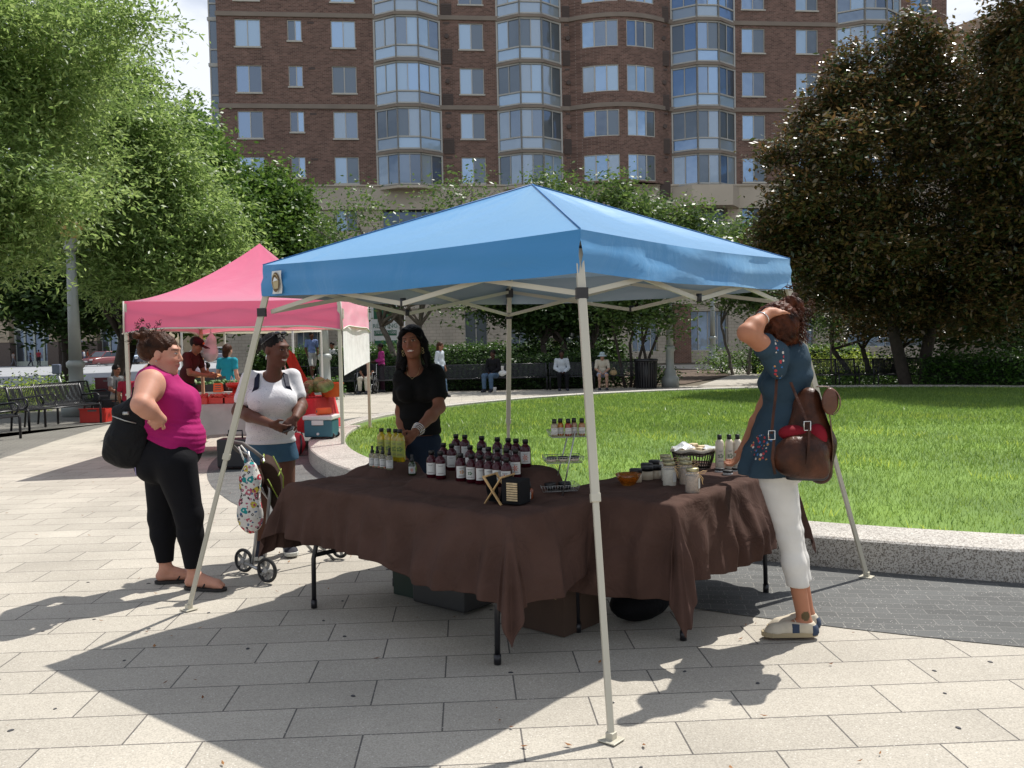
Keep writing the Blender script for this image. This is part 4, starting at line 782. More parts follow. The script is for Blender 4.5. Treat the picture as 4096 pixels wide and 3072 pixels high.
for i in range(4):
    a, b = top[i].copy(), top[(i+1) % 4].copy(); a[2] = b[2] = 0
    for k in range(2):
        s0, s1 = a+(b-a)*(k*.5), a+(b-a)*(k*.5+.5)
        z0, z1 = (zt, zb_) if k == 0 else (zb_, zt)
        inn = -(a+b)/2; inn /= np.linalg.norm(inn)
        q = MB(); q.bar(s0+(0, 0, zt)+inn*.008, s1+(0, 0, zb_)+inn*.008, .010, .024); q.build('truss_bar', mpost, can)
        q = MB(); q.bar(s0+(0, 0, zb_)-inn*.008, s1+(0, 0, zt)-inn*.008, .010, .024); q.build('truss_bar', mpost, can)
    m_ = (a+b)/2
    q = MB(); q.tube([(m_[0], m_[1], zb_-.015), (m_[0], m_[1], zb_+.03)], .016, 8); q.build('truss_joint', mplast, can)
for i in range(4):
    q = MB(); q.bar(top[i]*[1, 1, 0]+(0, 0, 2.0), pk*[1, 1, 0]+(0, 0, BZP-.05), .012, .02); q.build('roof_strut', mpost, can)
# logo patch on the front-left valance near the left corner
aL, aF = T[3], T[0]; d = (aF-aL)/np.linalg.norm(aF-aL); out = np.array([-d[1], d[0], 0])*-1
if out@(aL+aF) < 0: out = -out
def PL(s, z, o=.028): return aL+d*s+out*o+np.array([0, 0, z-BZE])
q = MB(); n = 6; P = [[PL(.125+.09*i/n, BZE-.045-.135*j/n, .026+.004*math.sin(j*1.1)) for j in range(n+1)] for i in range(n+1)]; q.grid(P); pt = q.build('logo_patch', mat('patch_white', (.62, .63, .6), .6, var=.04), can)
cs, cz = .17, BZE-.112
def patch_shape(pts, m, o, name):
    q = MB(); q.add([PL(cs+x, cz+z, o) for x, z in pts], [tuple(range(len(pts)))]); return q.build(name, m, pt)
mbr = mat('logo_brown', (.13, .075, .03), .7, var=.3, vs=90)
ell_ = lambda rx, rz, a0=0, a1=360, n=22: [(rx*math.cos(rad(a0+(a1-a0)*i/n)), rz*math.sin(rad(a0+(a1-a0)*i/n))) for i in range(n)]
patch_shape(ell_(.036, .058), mbr, .036, 'logo_mark'); patch_shape([(-.026, .005), (.0, .032), (.03, .008), (.024, -.038), (-.018, -.040)], mat('logo_tan', (.42, .35, .2), .7, var=.1), .038, 'logo_mark'); patch_shape([(-.022, .004), (-.006, .03), (.028, .01)], mwh, .040, 'logo_mark')
for a0, a1, r in ((20, 150, .85), (100, 200, .9), (170, 260, .8)):
    o_ = ell_(.036*r, .058*r, a0, a1, 10); i_ = ell_(.036*(r-.1), .058*(r-.1), a0, a1, 10)[::-1]; patch_shape(o_+i_, MATS['logo_tan'], .041, 'logo_mark')
# ================================================================ TABLES AND CLOTHS
mtop = mat('table_plastic', (.45, .44, .42), .5, var=.03)
def folding_table(O, U, V, L, W_, label, legin=.15):
    O = np.array([O[0], O[1], 0.]); U = np.array([*U, 0.]); V = np.array([*V, 0.]); c = O+U*L/2+V*W_/2; ang = math.atan2(U[1], U[0])
    t = empty('folding_table', c, ang, label, 'table', 'folding tables under brown cloth'); q = MB(); q.box((0, 0, .72), (L, W_, .04)); q.build('tabletop', mtop, t, bevel=.01)
    for s in (-1, 1):
        x = s*(L/2-legin)
        for sy in (-1, 1):
            q = MB(); y = sy*(W_/2-.06); q.tube([(x, y*.8, .70), (x, y*.85, .45), (x+.0, y*.98, .3), (x, y, .02)], .0145, 8); q.tube([(x, y, 0), (x, y, .05)], .019, 8); q.build('leg', mblk, t)
        q = MB(); q.bar((x, -(W_/2-.08), .32), (x, (W_/2-.08), .32), .022); q.build('cross_bar', mblk, t)
        q = MB(); q.bar((x, 0, .32), (x-s*.38, 0, .69), .02); q.build('brace', mblk, t)
    return t
T1O, T1U, T1V, T1L, T1W = np.array([-1.38, 5.53]), np.array([.738, -.675]), np.array([.675, .738]), 1.83, .76
T2O, T2U, T2V, T2L, T2W = np.array([.80, 4.55]), np.array([.616, .788]), np.array([-.788, .616]), 1.5, .74
folding_table(T1O, T1U, T1V, T1L, T1W, 'folding table under the bottles, left arm of the L-shaped stall'); folding_table(T2O, T2U, T2V, T2L, T2W, 'folding table under the jars and basket, right arm of the stall', .2)
sg_ = lambda x: 1/(1+np.exp(-x))
def h1(u, v):
    r = .062*sg_((v-.31)/.008)+.03*sg_((v-.44)/.008)+.035*sg_((v-.58)/.008); r *= sg_((u-.74)/.012)*sg_((1.53-u)/.012)
    l = (.05*sg_((v-.46)/.01)+.026*sg_((v-.60)/.01))*sg_((u+.0)/.02)*sg_((.36-u)/.012)
    return .752+np.maximum(r, l)
def h2(u, v): return .752+0*u
def cloth(name, O, U, V, L, W_, ov, h, label, seed, m, st=.02, wr=.008, fold=.065, ridges=(), skew=None):
    g = np.random.default_rng(seed); ph = g.uniform(0, 6.28, 12); au, bu, av, bv = ov
    S = np.arange(-au, L+bu+st/2, st); T_ = np.arange(-av, W_+bv+st/2, st); s, t = np.meshgrid(S, T_, indexing='ij')
    if skew: t = t+0*s
    du = np.where(s < 0, s, np.where(s > L, s-L, 0.)); dv = np.where(t < 0, t, np.where(t > W_, t-W_, 0.)); 
    if skew: dv = np.where(dv < 0, dv*(1+skew*(s/L-.5)), dv)
    r = np.hypot(du, dv); su, sv = np.sign(du), np.sign(dv); phi = np.where(r > 0, np.arctan2(np.abs(dv), np.abs(du)+1e-9), 0)
    cu, cv = np.clip(s, 0, L), np.clip(t, 0, W_)
    along = np.where(np.abs(dv) > np.abs(du), cu, cv+3.3); both = np.sin(2*phi)
    f1 = 1-2*np.abs(np.sin(along*4.5+ph[0]+.8*np.sin(along*2.3+ph[1])+.5*np.sin(r*5)))**.7; f2 = np.sin(along*19+ph[2]+2*np.sin(along*3.1+ph[3])+2.5*r); f3 = np.sin(along*3.7+ph[6])
    q = np.clip(r/.30, 0, 1)**1.2; outm = .012+.07*r+fold*q*(f1*.62+f2*.34+f3*.6+.8+.25*np.sin(along*37+ph[9]+3*np.sin(along*5+ph[10])))+.26*r*both*(1+.0*r)+.02*np.sin(phi*14+ph[4])*np.clip(r/.25, 0, 1)*(both > .05)
    hx = np.where(r > 0, su*np.cos(phi), 0); hy = np.where(r > 0, sv*np.sin(phi), 0)
    z = h(cu, cv); drop = np.sqrt(np.maximum(0, r**2-(.30*r*both)**2)); drop = np.where(r > 0, np.maximum(0, drop-.006*(1-np.exp(-r/.02))), 0)
    uu = cu+hx*outm; vv = cv+hy*outm; z = z-drop
    wz = wr*(np.sin(s*13+3*np.sin(t*5+ph[5])+ph[6])*np.sin(t*11+2*np.sin(s*6)+ph[7])+.6*np.sin(s*29+t*17+ph[8])*np.sin(t*7+s*3))
    for (u0, v0, u1, v1, hh, w_) in ridges:   # soft ridge folds lying on the top
        d = np.array([u1-u0, v1-v0]); LL = np.hypot(*d); tt = np.clip(((s-u0)*d[0]+(t-v0)*d[1])/LL**2, 0, 1); bend = .05*np.sin(tt*math.pi); dist = np.hypot(s-(u0+tt*d[0]), t-(v0+tt*d[1]+bend)); wz = wz+1.5*hh*np.exp(-(dist/w_)**2)*np.sin(np.pi*np.clip(tt*.9+.1, 0, 1))**.5
    inside = np.exp(-(r/.03)**2); z = z+np.abs(wz)*inside+.002
    fx = wz*1.0*(1-inside); uu = uu+hx*fx; vv = vv+hy*fx
    z = np.maximum(z+.012*np.clip(r/.3, 0, 1)*np.sin(along*8+ph[11]), .03); X = O[0]+uu*U[0]+vv*V[0]; Y = O[1]+uu*U[1]+vv*V[1]; c = O+U*L/2+V*W_/2
    P = np.stack([X-c[0], Y-c[1], z], -1); mb = MB(); mb.grid(P, smooth=True); o = mb.build(name, m, None, solid=.002, sub=1); o.location = (c[0], c[1], 0); tag(o, label, 'tablecloth', 'brown tablecloths'); return o
mcl = fabric('brown_cloth', (.072, .040, .031), .95, var=.14, weave=.3, wr=1.0, wscale=5.5)
def crease(m):
    n = m.node_tree.nodes; l = m.node_tree.links; t = n.new('ShaderNodeTexCoord'); nz = n.new('ShaderNodeTexNoise'); nz.noise_type = 'RIDGED_MULTIFRACTAL'; nz.inputs['Scale'].default_value = 3.2; nz.inputs['Detail'].default_value = 4; nz.inputs['Distortion'].default_value = 1.0; l.new(t.outputs['Object'], nz.inputs['Vector'])
    b = n.new('ShaderNodeBump'); b.inputs['Strength'].default_value = .55; b.inputs['Distance'].default_value = .03; l.new(nz.outputs['Fac'], b.inputs['Height']); b1 = [x for x in n if x.type == 'BUMP' and not x.inputs['Normal'].is_linked and x != b][0]; l.new(b.outputs[0], b1.inputs['Normal'])
crease(mcl)
RD = [(.05, .02, .75, .42, .022, .03), (.55, -.02, .62, .30, .016, .025), (.0, .30, .55, .20, .014, .025), (1.05, .02, 1.5, .22, .012, .03), (1.62, .1, 1.8, .5, .012, .03), (.35, .05, .5, .35, .015, .02), (.75, .1, 1.2, .14, .010, .03)]
cloth('tablecloth', T1O, T1U, T1V, T1L, T1W, (.42, .42, .36, .30), h1, 'dark brown cloth over the left table, with cloth-covered risers under the bottles', 5, mcl, ridges=RD, skew=.25)
def h2(u, v): return .754+.0*u
cloth('tablecloth', T2O, T2U, T2V, T2L, T2W, (.50, .40, .43, .36), h2, 'brown cloth over the right table, sunlit at its front corner', 9, mcl, ridges=[(.1, .05, .5, .3, .018, .03), (0, .3, .3, .6, .015, .03), (.9, .1, 1.3, .05, .01, .03)], fold=.06, wr=.009)
# ================================================================ THINGS ON THE TABLES
mmar = mat('maroon_bottle', (.040, .004, .008), .15, var=0, spec=.35); mcap = mat('black_cap', (.006, .006, .006), .45, var=0); mlab = mat('paper_label', (.55, .55, .52), .65, var=.04, vs=20); mink = mat('label_ink', (.12, .11, .11), .7, var=0)
mflr = mat('orange_flower_print', (.48, .08, .02), .6, var=.2, vs=60); mtan = mat('tan_print', (.45, .22, .08), .6, var=.2, vs=60); mgrn = mat('leaf_print', (.03, .10, .03), .6, var=.2, vs=60)
def arc(r, z0, z1, a0, a1, n=9, dr=0): return [[(r*math.sin(a), -r*math.cos(a), z) for z in (z0, z1)] for a in np.linspace(a0, a1, n)]
def bottle(name, prof, capprof, body_m, lab, art=None, lines=True, cap_m=mcap, label_m=mlab):
    t = empty(name, (0, 0, 0)); q = MB(); q.lathe(prof, seg=18); q.build('bottle_body', body_m, t); q = MB(); q.lathe(capprof, seg=16); q.build('cap', cap_m, t)
    if lab:
        r, z0, z1, w = lab; q = MB(); q.grid(arc(r, z0, z1, -w, w)); q.add([], []); lb_ = q.build('label', label_m, t); r2 = r+.0006
        if lines:
            q = MB(); h = z1-z0
            for k, (f0, w_) in enumerate(((.84, .5), (.78, .35), (.2, .45), (.14, .6))): q.grid(arc(r2, z0+h*f0-h*.012, z0+h*f0+h*.012, -w*w_, w*w_, 5))
            q.build('label_print', mink, lb_)
        if art:
            q = MB(); zc = (z0+z1)/2; s = (z1-z0)*.30
            if art in ('flower', 'orange'):
                for k in range(7): a = k*.9; P_ = [(0, 0), (s*math.cos(a-.25)*.6, s*math.sin(a-.25)*.6), (s*math.cos(a), s*math.sin(a)), (s*math.cos(a+.25)*.6, s*math.sin(a+.25)*.6)]; q.add([((r2+.0003)*math.sin(x/r), -(r2+.0003)*math.cos(x/r), zc+z) for x, z in P_], [(0, 1, 2, 3)])
            else:
                for k in range(5): a = k*1.3; cx, cz = s*.45*math.cos(a), s*.35*math.sin(a); P_ = [(cx-s*.3, cz), (cx, cz-s*.2), (cx+s*.3, cz), (cx, cz+s*.22)]; q.add([((r2+.0003)*math.sin(x/r), -(r2+.0003)*math.cos(x/r), zc+z) for x, z in P_], [(0, 1, 2, 3)])
            q.build('label_picture', {'flower': mflr, 'tan': mtan, 'leaf': mgrn}[art], lb_)
    return t
bprof = [(.0, .001), (.027, 0), (.0305, .004), (.0305, .098), (.027, .112), (.017, .124), (.0135, .128), (.0135, .134)]; bcap = [(.0165, .1335), (.0165, .152), (.0155, .155), (.0, .1555)]
protos = {a: bottle('maroon_bottle', bprof, bcap, mmar, (.0309, .022, .088, 1.05), a) for a in (None, 'flower', 'tan', 'leaf')}
def rowpos(px, py, v):
    d = ray(px, py); b = T1O+v*T1V; u = -(b[0]*d[1]-b[1]*d[0])/(T1U[0]*d[1]-T1U[1]*d[0]); p = b+u*T1U; return u, v, p
def D3(x, y): return (1450+x/2.458)/K, (1700+y/2.458)/K
ordn = ['leftmost', 'second from the left', 'third from the left', 'fourth from the left', 'fifth from the left', 'sixth from the left', 'seventh from the left', 'rightmost']
rowsB = {'back': (.66, [(918, 97), (1005, 100), (1170, 110), (1325, 137), (1432, 142), (1508, 147), (1600, 153)], {6: 'flower'}), 'middle': (.5, [(795, 178), (875, 187), (1057, 200), (1150, 218), (1238, 225), (1325, 237), (1415, 240), (1503, 248)], {7: 'flower'}), 'front': (.375, [(678, 260), (765, 270), (962, 280), (1070, 305), (1155, 305), (1240, 310), (1325, 322), (1412, 333)], {7: 'flower', 2: 'tan', 3: 'leaf'})}
usedp = set()
def put(proto, key, loc, rz, label, cat, group):
    if key not in usedp: usedp.add(key); proto.location = V3(loc); proto.rotation_euler = (0, 0, rz); o = proto
    else: o = copy_tree(proto, None, loc, rz)
    o['label'] = label; o['category'] = cat; o['group'] = group; return o
for rn, (v, L_, arts) in rowsB.items():
    for i, (x, y) in enumerate(L_):
        u, _, p = rowpos(*D3(x, y), v); a = arts.get(i); z = float(h1(u, v))+.006; n_ = len(L_)
        od = 'rightmost' if i == n_-1 else ordn[i]; ex = {'flower': ' with an orange flower label', 'tan': ' with a tan fruit label', 'leaf': ' with a green sprig label', None: ''}[a]
        put(protos[a], ('m', a), (p[0], p[1], z), random.uniform(-.35, .35), f'maroon bottle{ex}, {od} in the {rn} row', 'bottle', 'maroon bottles standing in three rows')
for a, o in protos.items():
    if ('m', a) not in usedp: raise Exception('unused')
# yellow oil bottles
myel = mat('yellow_oil', (.62, .48, .02), .1, var=0, trans=.55, spec=.7, coat=.3); mylab = mat('green_label', (.30, .34, .06), .5, var=.05)
yb = bottle('oil_bottle', [(.0, .001), (.029, 0), (.031, .004), (.031, .150), (.027, .165), (.015, .175), (.0135, .186)], [(.0155, .186), (.0155, .208), (.0, .2095)], myel, (.0314, .03, .135, 1.15), 'leaf', label_m=mylab)
for i, (x, y) in enumerate([(185, 28), (259, 33), (322, 38), (368, 38)]):
    u, _, p = rowpos(*D3(x, y), .68); put(yb, 'y', (p[0], p[1], float(h1(u, .68))+.004), -.1, f'tall bottle of yellow oil, {["leftmost", "second from the left", "third from the left", "rightmost, nearest the seller"][i]} of four', 'bottle', 'tall bottles of yellow oil')
mclear = mat('clear_bottle', (.55, .52, .36), .08, var=0, trans=.7, spec=.7)
sb = bottle('spray_bottle', [(.0, .001), (.02, 0), (.022, .003), (.022, .075), (.017, .088), (.010, .094)], [(.012, .093), (.012, .108), (.009, .11), (.007, .118), (.008, .121), (.008, .136), (.0, .138)], mclear, (.0224, .012, .062, 1.3), None)
for i, (x, y) in enumerate([(93, 192), (143, 197), (197, 200), (262, 210)]):
    u, _, p = rowpos(*D3(x, y), .53); put(sb, 's', (p[0], p[1], float(h1(u, .53))+.004), .1, f'small clear spray bottle before the yellow oils, {["leftmost", "second from the left", "third from the left", "rightmost"][i]} of the cluster', 'bottle', 'small clear spray bottles')
g_ = G(890.7, 1025.7, .762); dk = mat('dark_glass_bottle', (.03, .045, .02), .1, var=0, coat=.5)
o = bottle('spray_bottle', [(.0, .001), (.024, 0), (.026, .003), (.026, .062), (.019, .078), (.011, .085)], [(.012, .084), (.012, .098), (.009, .1), (.0085, .112), (.009, .128), (.0, .13)], dk, (.0264, .012, .055, .9), 'flower'); o.location = V3(g_); tag(o, 'dark little spray bottle with an orange flower label, standing alone', 'bottle')
g_ = G(1143, 1080, .757); o = bottle('lotion_bottle', [(.0, .001), (.021, 0), (.024, .003), (.024, .052), (.018, .06), (.01, .064)], [(.012, .063), (.012, .082), (.008, .084), (.008, .096), (.0, .097)], mat('orange_liquid', (.30, .07, .02), .12, var=0, trans=.4, coat=.3), (.0244, .01, .045, .9), None); o.location = V3(g_); o.rotation_euler = (0, 0, -.5); tag(o, 'short orange-brown bottle standing alone right of the wooden crossed stand', 'bottle')
# crossed-leg wooden stand with black sling
g_ = G(1080, 1090, .758); t = empty('sling_stand', g_+[-.03, .02, 0], -.5, 'small crossed-leg wooden stand with a black cloth sling holding sticks', 'stand'); mwd = mat('pine_wood', (.52, .33, .14), .6, var=.15, vs=30, bump=.1)
for y in (-.012, .12):
    for s in (-1, 1): q = MB(); q.bar((-s*.052, y+s*.006, .0), (s*.052, y+s*.006, .145), .007, .017, up=(0, 1, 0)); q.build('wood_leg', mwd, t, bevel=.002)
q = MB(); q.tube([(-.05, -.02, .14), (-.05, .13, .14)], .005, 6); q.tube([(.05, -.02, .14), (.05, .13, .14)], .005, 6); q.build('rod', mwd, t)
q = MB(); P = [[(x, y, z) for x, z in ((-.05, .142), (-.044, .07), (-.03, .012), (.03, .012), (.044, .07), (.05, .142))] for y in (0.0, .03, .06, .09, .115)]; q.grid(P); q.build('sling', fabric('black_cloth', (.012, .012, .013), .9), t, solid=.002)
q = MB()
for k in range(8): q.bar((.085, -.018, .03+k*.012), (.145, -.018, .03+k*.012), .006, .008)
mat_st = mat('cream_sticks', (.55, .42, .24), .6, var=.2, vs=60); q.build('sticks', mat_st, t); q = MB(); q.b2((.05, -.012, .005), (.16, .10, .13)); q.build('pouch', MATS['black_cloth'], t, bevel=.006)
# three-tier wire rack
mw = mat('wire', (.42, .42, .40), .35, var=0, metal=.8); rk = empty('wire_rack', (.25, 4.97, .755), .12, 'three-tier wire display rack leaning back at the inner corner of the stall', 'rack'); zt_ = [.02, .172, .312]; off = [-.008, .02, .048]
for k in range(3):
    q = MB(); x0, y0 = off[k], .0; w, d_ = .105, .075
    for z, s in ((0, .9), (.032, 1.)): q.tube([(x0-w*s, y0-d_*s, zt_[k]+z), (x0+w*s, y0-d_*s, zt_[k]+z), (x0+w*s, y0+d_*s, zt_[k]+z), (x0-w*s, y0+d_*s, zt_[k]+z), (x0-w*s, y0-d_*s, zt_[k]+z)], .0016, 4)
    for i in range(15):
        x = x0-w*.9+1.8*w*i/14; q.tube([(x0+(x-x0)*1.11, y0-d_, zt_[k]+.032), (x, y0-d_*.9, zt_[k]), (x, y0+d_*.9, zt_[k]), (x0+(x-x0)*1.11, y0+d_, zt_[k]+.032)], .0011, 4)
    for i in range(6): y = y0-d_*.9+1.8*d_*i/5; q.tube([(x0-w, y, zt_[k]+.032), (x0-w*.9, y, zt_[k]), (x0+w*.9, y, zt_[k]), (x0+w, y, zt_[k]+.032)], .0011, 4)
    q.build('wire_basket', mw, rk)
for y in (-.085, .085):
    q = MB(); q.tube([(-.02 if y > 0 else -.0, y, 0), (.075, y, .345)], .0042, 6); q.build('rack_rod', mw, rk)
Mr = Matrix.Translation((.25, 4.97, .755)) @ Matrix.Rotation(.12, 4, 'Z')
sm = {}
cols = [('pale_tonic', (.40, .33, .22)), ('amber_tonic', (.50, .20, .03)), ('red_tonic', (.35, .05, .02)), ('rose_tonic', (.42, .25, .15)), ('tan_tonic', (.40, .20, .08))]
for i, (nm, c_) in enumerate(cols):
    o = bottle('small_bottle', [(.0, .001), (.017, 0), (.019, .003), (.019, .058), (.014, .068), (.009, .072)], [(.0125, .0715), (.0125, .094), (.0, .095)], mat(nm, c_, .12, var=0, trans=.35, coat=.3), (.0194, .012, .045, 1.1), None)
    p = Mr @ Vector((off[2]-.075+i*.038, -.02+.03*(i % 2), zt_[2]+.003)); o.location = p; tag(o, ['pale small bottle, leftmost on the top tier of the wire rack', 'amber small bottle, second from left on the wire rack', 'red-brown small bottle in the middle of the top rack tier', 'rose-brown small bottle, fourth on the top rack tier', 'tan small bottle, rightmost on the top rack tier'][i], 'bottle', 'small bottles on the wire rack')
def tin(r, h, m, lid): t = empty('tin', (0, 0, 0)); q = MB(); q.lathe([(r*.95, 0), (r, .002), (r, h*.6)], seg=18); q.build('tin_body', m, t); q = MB(); q.lathe([(r*1.03, h*.58), (r*1.03, h), (r*.9, h+.001), (0, h+.001)], seg=18); q.build('lid', lid, t); return t
mcream = mat('cream_content', (.50, .42, .30), .4, var=.05); t0 = tin(.028, .026, mcream, mcap)
for i in range(3): put(t0, 't0', Mr @ Vector((off[1]-.062+i*.062, .0, zt_[1]+.003)), 0, f'low cream tin with black lid, {["leftmost", "middle one", "rightmost"][i]} on the second rack tier', 'tin', 'tins on the wire rack')
t1 = tin(.034, .036, mcap, mcap)
for i in range(2): put(t1, 't1', Mr @ Vector((off[0]-.05+i*.085, .0, zt_[0]+.003)), 0, f'{["left", "right"][i]} black tin on the lowest rack tier', 'tin', 'black tins on the lowest rack tier')
# ---- right table
def P4(x, y): return 1242.1+x*.19532, 891.1+y*.19532
ZT = .758
mob = mat('orange_glass', (.75, .26, .02), .08, var=0, trans=.75, spec=.7, alpha=.9); g_ = G(*P4(590, 803), ZT); t = empty('glass_bowl', g_, 0, 'ribbed translucent orange glass bowl on the right table', 'bowl'); q = MB(); n = 32; pr = [(.035, .002), (.042, .012), (.058, .035), (.073, .066), (.070, .066), (.055, .036), (.038, .014), (.0, .012)]
P = [[(r*(1+.035*math.cos(8*a))*math.cos(a), r*(1+.035*math.cos(8*a))*math.sin(a), z) for r, z in pr] for a in np.linspace(0, 2*math.pi, n, endpoint=False)]; q.grid(P, closeu=True); q.add([(.035*math.cos(a), .035*math.sin(a), .001) for a in np.linspace(0, 6.283, 17)[:-1]], [tuple(range(15, -1, -1))]); q.build('bowl_shell', mob, t)
mjg = mat('jar_glass', (.8, .82, .8), .05, var=0, alpha=.22, spec=.9); mlid = mat('brass_lid', (.42, .38, .22), .35, var=.05, metal=.6); msc = mat('salt_cream', (.60, .54, .42), .7, var=.12, vs=50); msb = mat('salt_brown', (.33, .22, .13), .7, var=.2, vs=60); mtw = mat('raffia', (.62, .42, .2), .7, var=.1)
def jar(content, bow_, r=.039, h=.135):
    t = empty('mason_jar', (0, 0, 0)); q = MB(); q.lathe([(0, .001), (r*.9, 0), (r, .006), (r, h*.74), (r*.86, h*.84), (r*.8, h*.87)], seg=22); q.build('glass', mjg, t); q = MB(); q.lathe([(0, .004), (r*.93, .004), (r*.95, .008), (r*.95, h*.68), (r*.8, h*.70), (0, h*.7)], seg=20); q.build('contents', content, t)
    q = MB(); q.lathe([(r*.84, h*.86), (r*.88, h*.87), (r*.88, h*.985), (r*.84, h), (0, h)], seg=22); q.build('lid', mlid, t); q = MB(); q.grid(arc(r+.001, h*.2, h*.6, .35, 1.05, 5)); q.build('label', mlab, t)
    if bow_:
        q = MB(); q.tube([(r*.86*math.cos(a), r*.86*math.sin(a), h*.80) for a in np.linspace(0, 6.283, 18)], .0022, 5); x, y = r*.6, -r*.65
        q.tube([(x, y, h*.8), (x+.02, y-.01, h*.9), (x+.04, y-.015, h*.88), (x+.03, y-.012, h*.8), (x, y, h*.8)], .002, 5); q.tube([(x, y, h*.8), (x+.012, y-.012, h*.55), (x+.02, y-.01, h*.35)], .0018, 5); q.tube([(x, y, h*.8), (x+.02, y-.012, h*.6), (x+.016, y-.01, h*.42)], .0018, 5); q.build('twine', mtw, t)
    return t
jc, jb = jar(msc, True), jar(msb, True)
for i, (pr_, k_, x, y, l_) in enumerate([(jc, 'jc', 1045, 812, 'nearest cream-filled mason jar, in front of two more'), (jc, 'jc', 1030, 760, 'middle cream-filled mason jar of the row of three'), (jc, 'jc', 1005, 715, 'rearmost cream-filled mason jar of the row of three'), (jb, 'jb', 1300, 888, 'nearest brown-filled mason jar tied with raffia, at the sunlit table edge'), (jb, 'jb', 1228, 800, 'middle brown-filled mason jar, behind the nearest one'), (jb, 'jb', 1208, 750, 'rearmost brown-filled mason jar in front of the basket')]):
    put(pr_, k_, G(*P4(x, y), ZT), .1*i, l_, 'jar', 'mason jars with brass lids')
bj = empty('lidded_jar', (0, 0, 0)); q = MB(); q.lathe([(0, 0), (.033, .001), (.035, .004), (.035, .055)], seg=20); q.build('jar_body', mcream, bj); q = MB(); q.lathe([(.037, .053), (.037, .078), (.034, .08), (0, .08)], seg=20); q.build('lid', mcap, bj)
for i, (x, y, l_) in enumerate([(672, 772, 'black-lidded cream jar just behind the orange bowl'), (800, 742, 'black-lidded cream jar, second of the cluster beside the bowl'), (890, 730, 'black-lidded cream jar against the cream mason jars'), (795, 705, 'black-lidded cream jar in the second rank of the cluster'), (880, 668, 'rearmost black-lidded cream jar of the cluster')]): put(bj, 'bj', G(*P4(x, y), ZT), 0, l_, 'jar', 'black-lidded cream jars')
mlot = mat('lotion_bottle_plastic', (.66, .58, .46), .35, var=.03)
lb_ = bottle('lotion_bottle', [(0, .001), (.025, 0), (.027, .004), (.027, .165), (.022, .182), (.014, .19)], [(.0145, .19), (.0145, .22), (0, .221)], mlot, (.0274, .04, .135, 1.0), 'leaf', label_m=mat('lotion_label', (.62, .56, .46), .6, var=.02))
for i, (x, l_) in enumerate([(1597, 'leftmost cream lotion bottle with a black cap beside the basket'), (1703, 'middle cream lotion bottle behind the open hand'), (1795, 'rightmost cream lotion bottle, half hidden by the arm')]):
    p = A(*P4(x, 232), 5.72); put(lb_, 'lb', (p[0], p[1]-.0, ZT), .05, l_, 'bottle', 'cream lotion bottles with black caps')
t2 = tin(.030, .028, mat('white_tin', (.5, .5, .48), .5, var=0), mcap)
for i, (x, y, l_) in enumerate([(1600, 665, 'black-lidded tin below the leftmost lotion bottle'), (1690, 690, 'tin under the hand of the woman in the tunic'), (1790, 660, 'tin right of the hand, before the lotion bottles'), (1850, 655, 'rightmost tin, partly behind the blue tunic')]): put(t2, 't2', G(*P4(x, y), ZT), 0, l_, 'tin', 'small labelled tins on the right table')
g_ = G(*P4(1310, 640), ZT); g_ = A(1498, 1012, 5.80); g_[2] = ZT; t = empty('wicker_basket', g_, 0, 'dark oval wicker basket lined with cloth and heaped with wrapped soaps', 'basket'); q = MB(); mwk = mat('dark_wicker', (.035, .022, .015), .6, var=.3, vs=60)
for k in range(40): a = k*2*math.pi/40; q.tube([(.105*math.cos(a), .075*math.sin(a), .003), (.125*math.cos(a), .09*math.sin(a), .06), (.135*math.cos(a), .10*math.sin(a), .105)], .0028, 4)
for z, f in ((.004, 1), (.02, 1.04), (.035, 1.1), (.10, 1.27), (.112, 1.3)): q.tube([(.105*f*math.cos(a), .075*f*math.sin(a), z) for a in np.linspace(0, 6.283, 28)], .004, 5)
q.build('wicker_shell', mwk, t); q = MB(); q.lathe([(.09, .004), (.0, .004)], seg=20, sy=.75); q.build('basket_floor', mwk, t)
q = MB(); P = [[((.115+.03*k/5)*(1+.02*math.sin(5*a+k))*math.cos(a), (.083+.025*k/5)*(1+.03*math.sin(4*a))*math.sin(a), .085+.045*math.sin(k/5*2.2)-.012*(k == 5)+.006*math.sin(6*a)) for k in range(6)] for a in np.linspace(0, 2*math.pi, 30, endpoint=False)]; q.grid(P, closeu=True); q.build('liner', fabric('cream_linen', (.46, .42, .34), .9, wr=.5), t, solid=.002)
mpl = mat('clear_wrap', (.72, .75, .78), .15, var=.1, vs=30, alpha=.75, spec=.8, bump=.6, bs=35); msoap = mat('soap', (.62, .48, .28), .5, var=.1)
for i, (x, y, z, s) in enumerate([(-.05, -.02, .13, .04), (0, .01, .14, .045), (.05, -.01, .13, .04), (-.02, -.05, .12, .035), (.08, .02, .13, .035), (.03, -.045, .125, .035)]):
    q = MB(); q.box((x, y, z), (s*1.3, s, s*.8), i*.8); q.build('soap_bar', msoap, t, bevel=.006)
bmw = MB(); n = 14; P = [[(x, y, .125+.045*math.exp(-((x+.06)**2+y*y)/.003)+.02*math.exp(-((x-.09)**2+y*y)/.002)+.008*math.sin(x*90+y*40)*math.sin(y*70)) for y in np.linspace(-.07, .075, n)] for x in np.linspace(-.13, .145, n+4)]; bmw.grid(P); bmw.build('plastic_wrap', mpl, t)
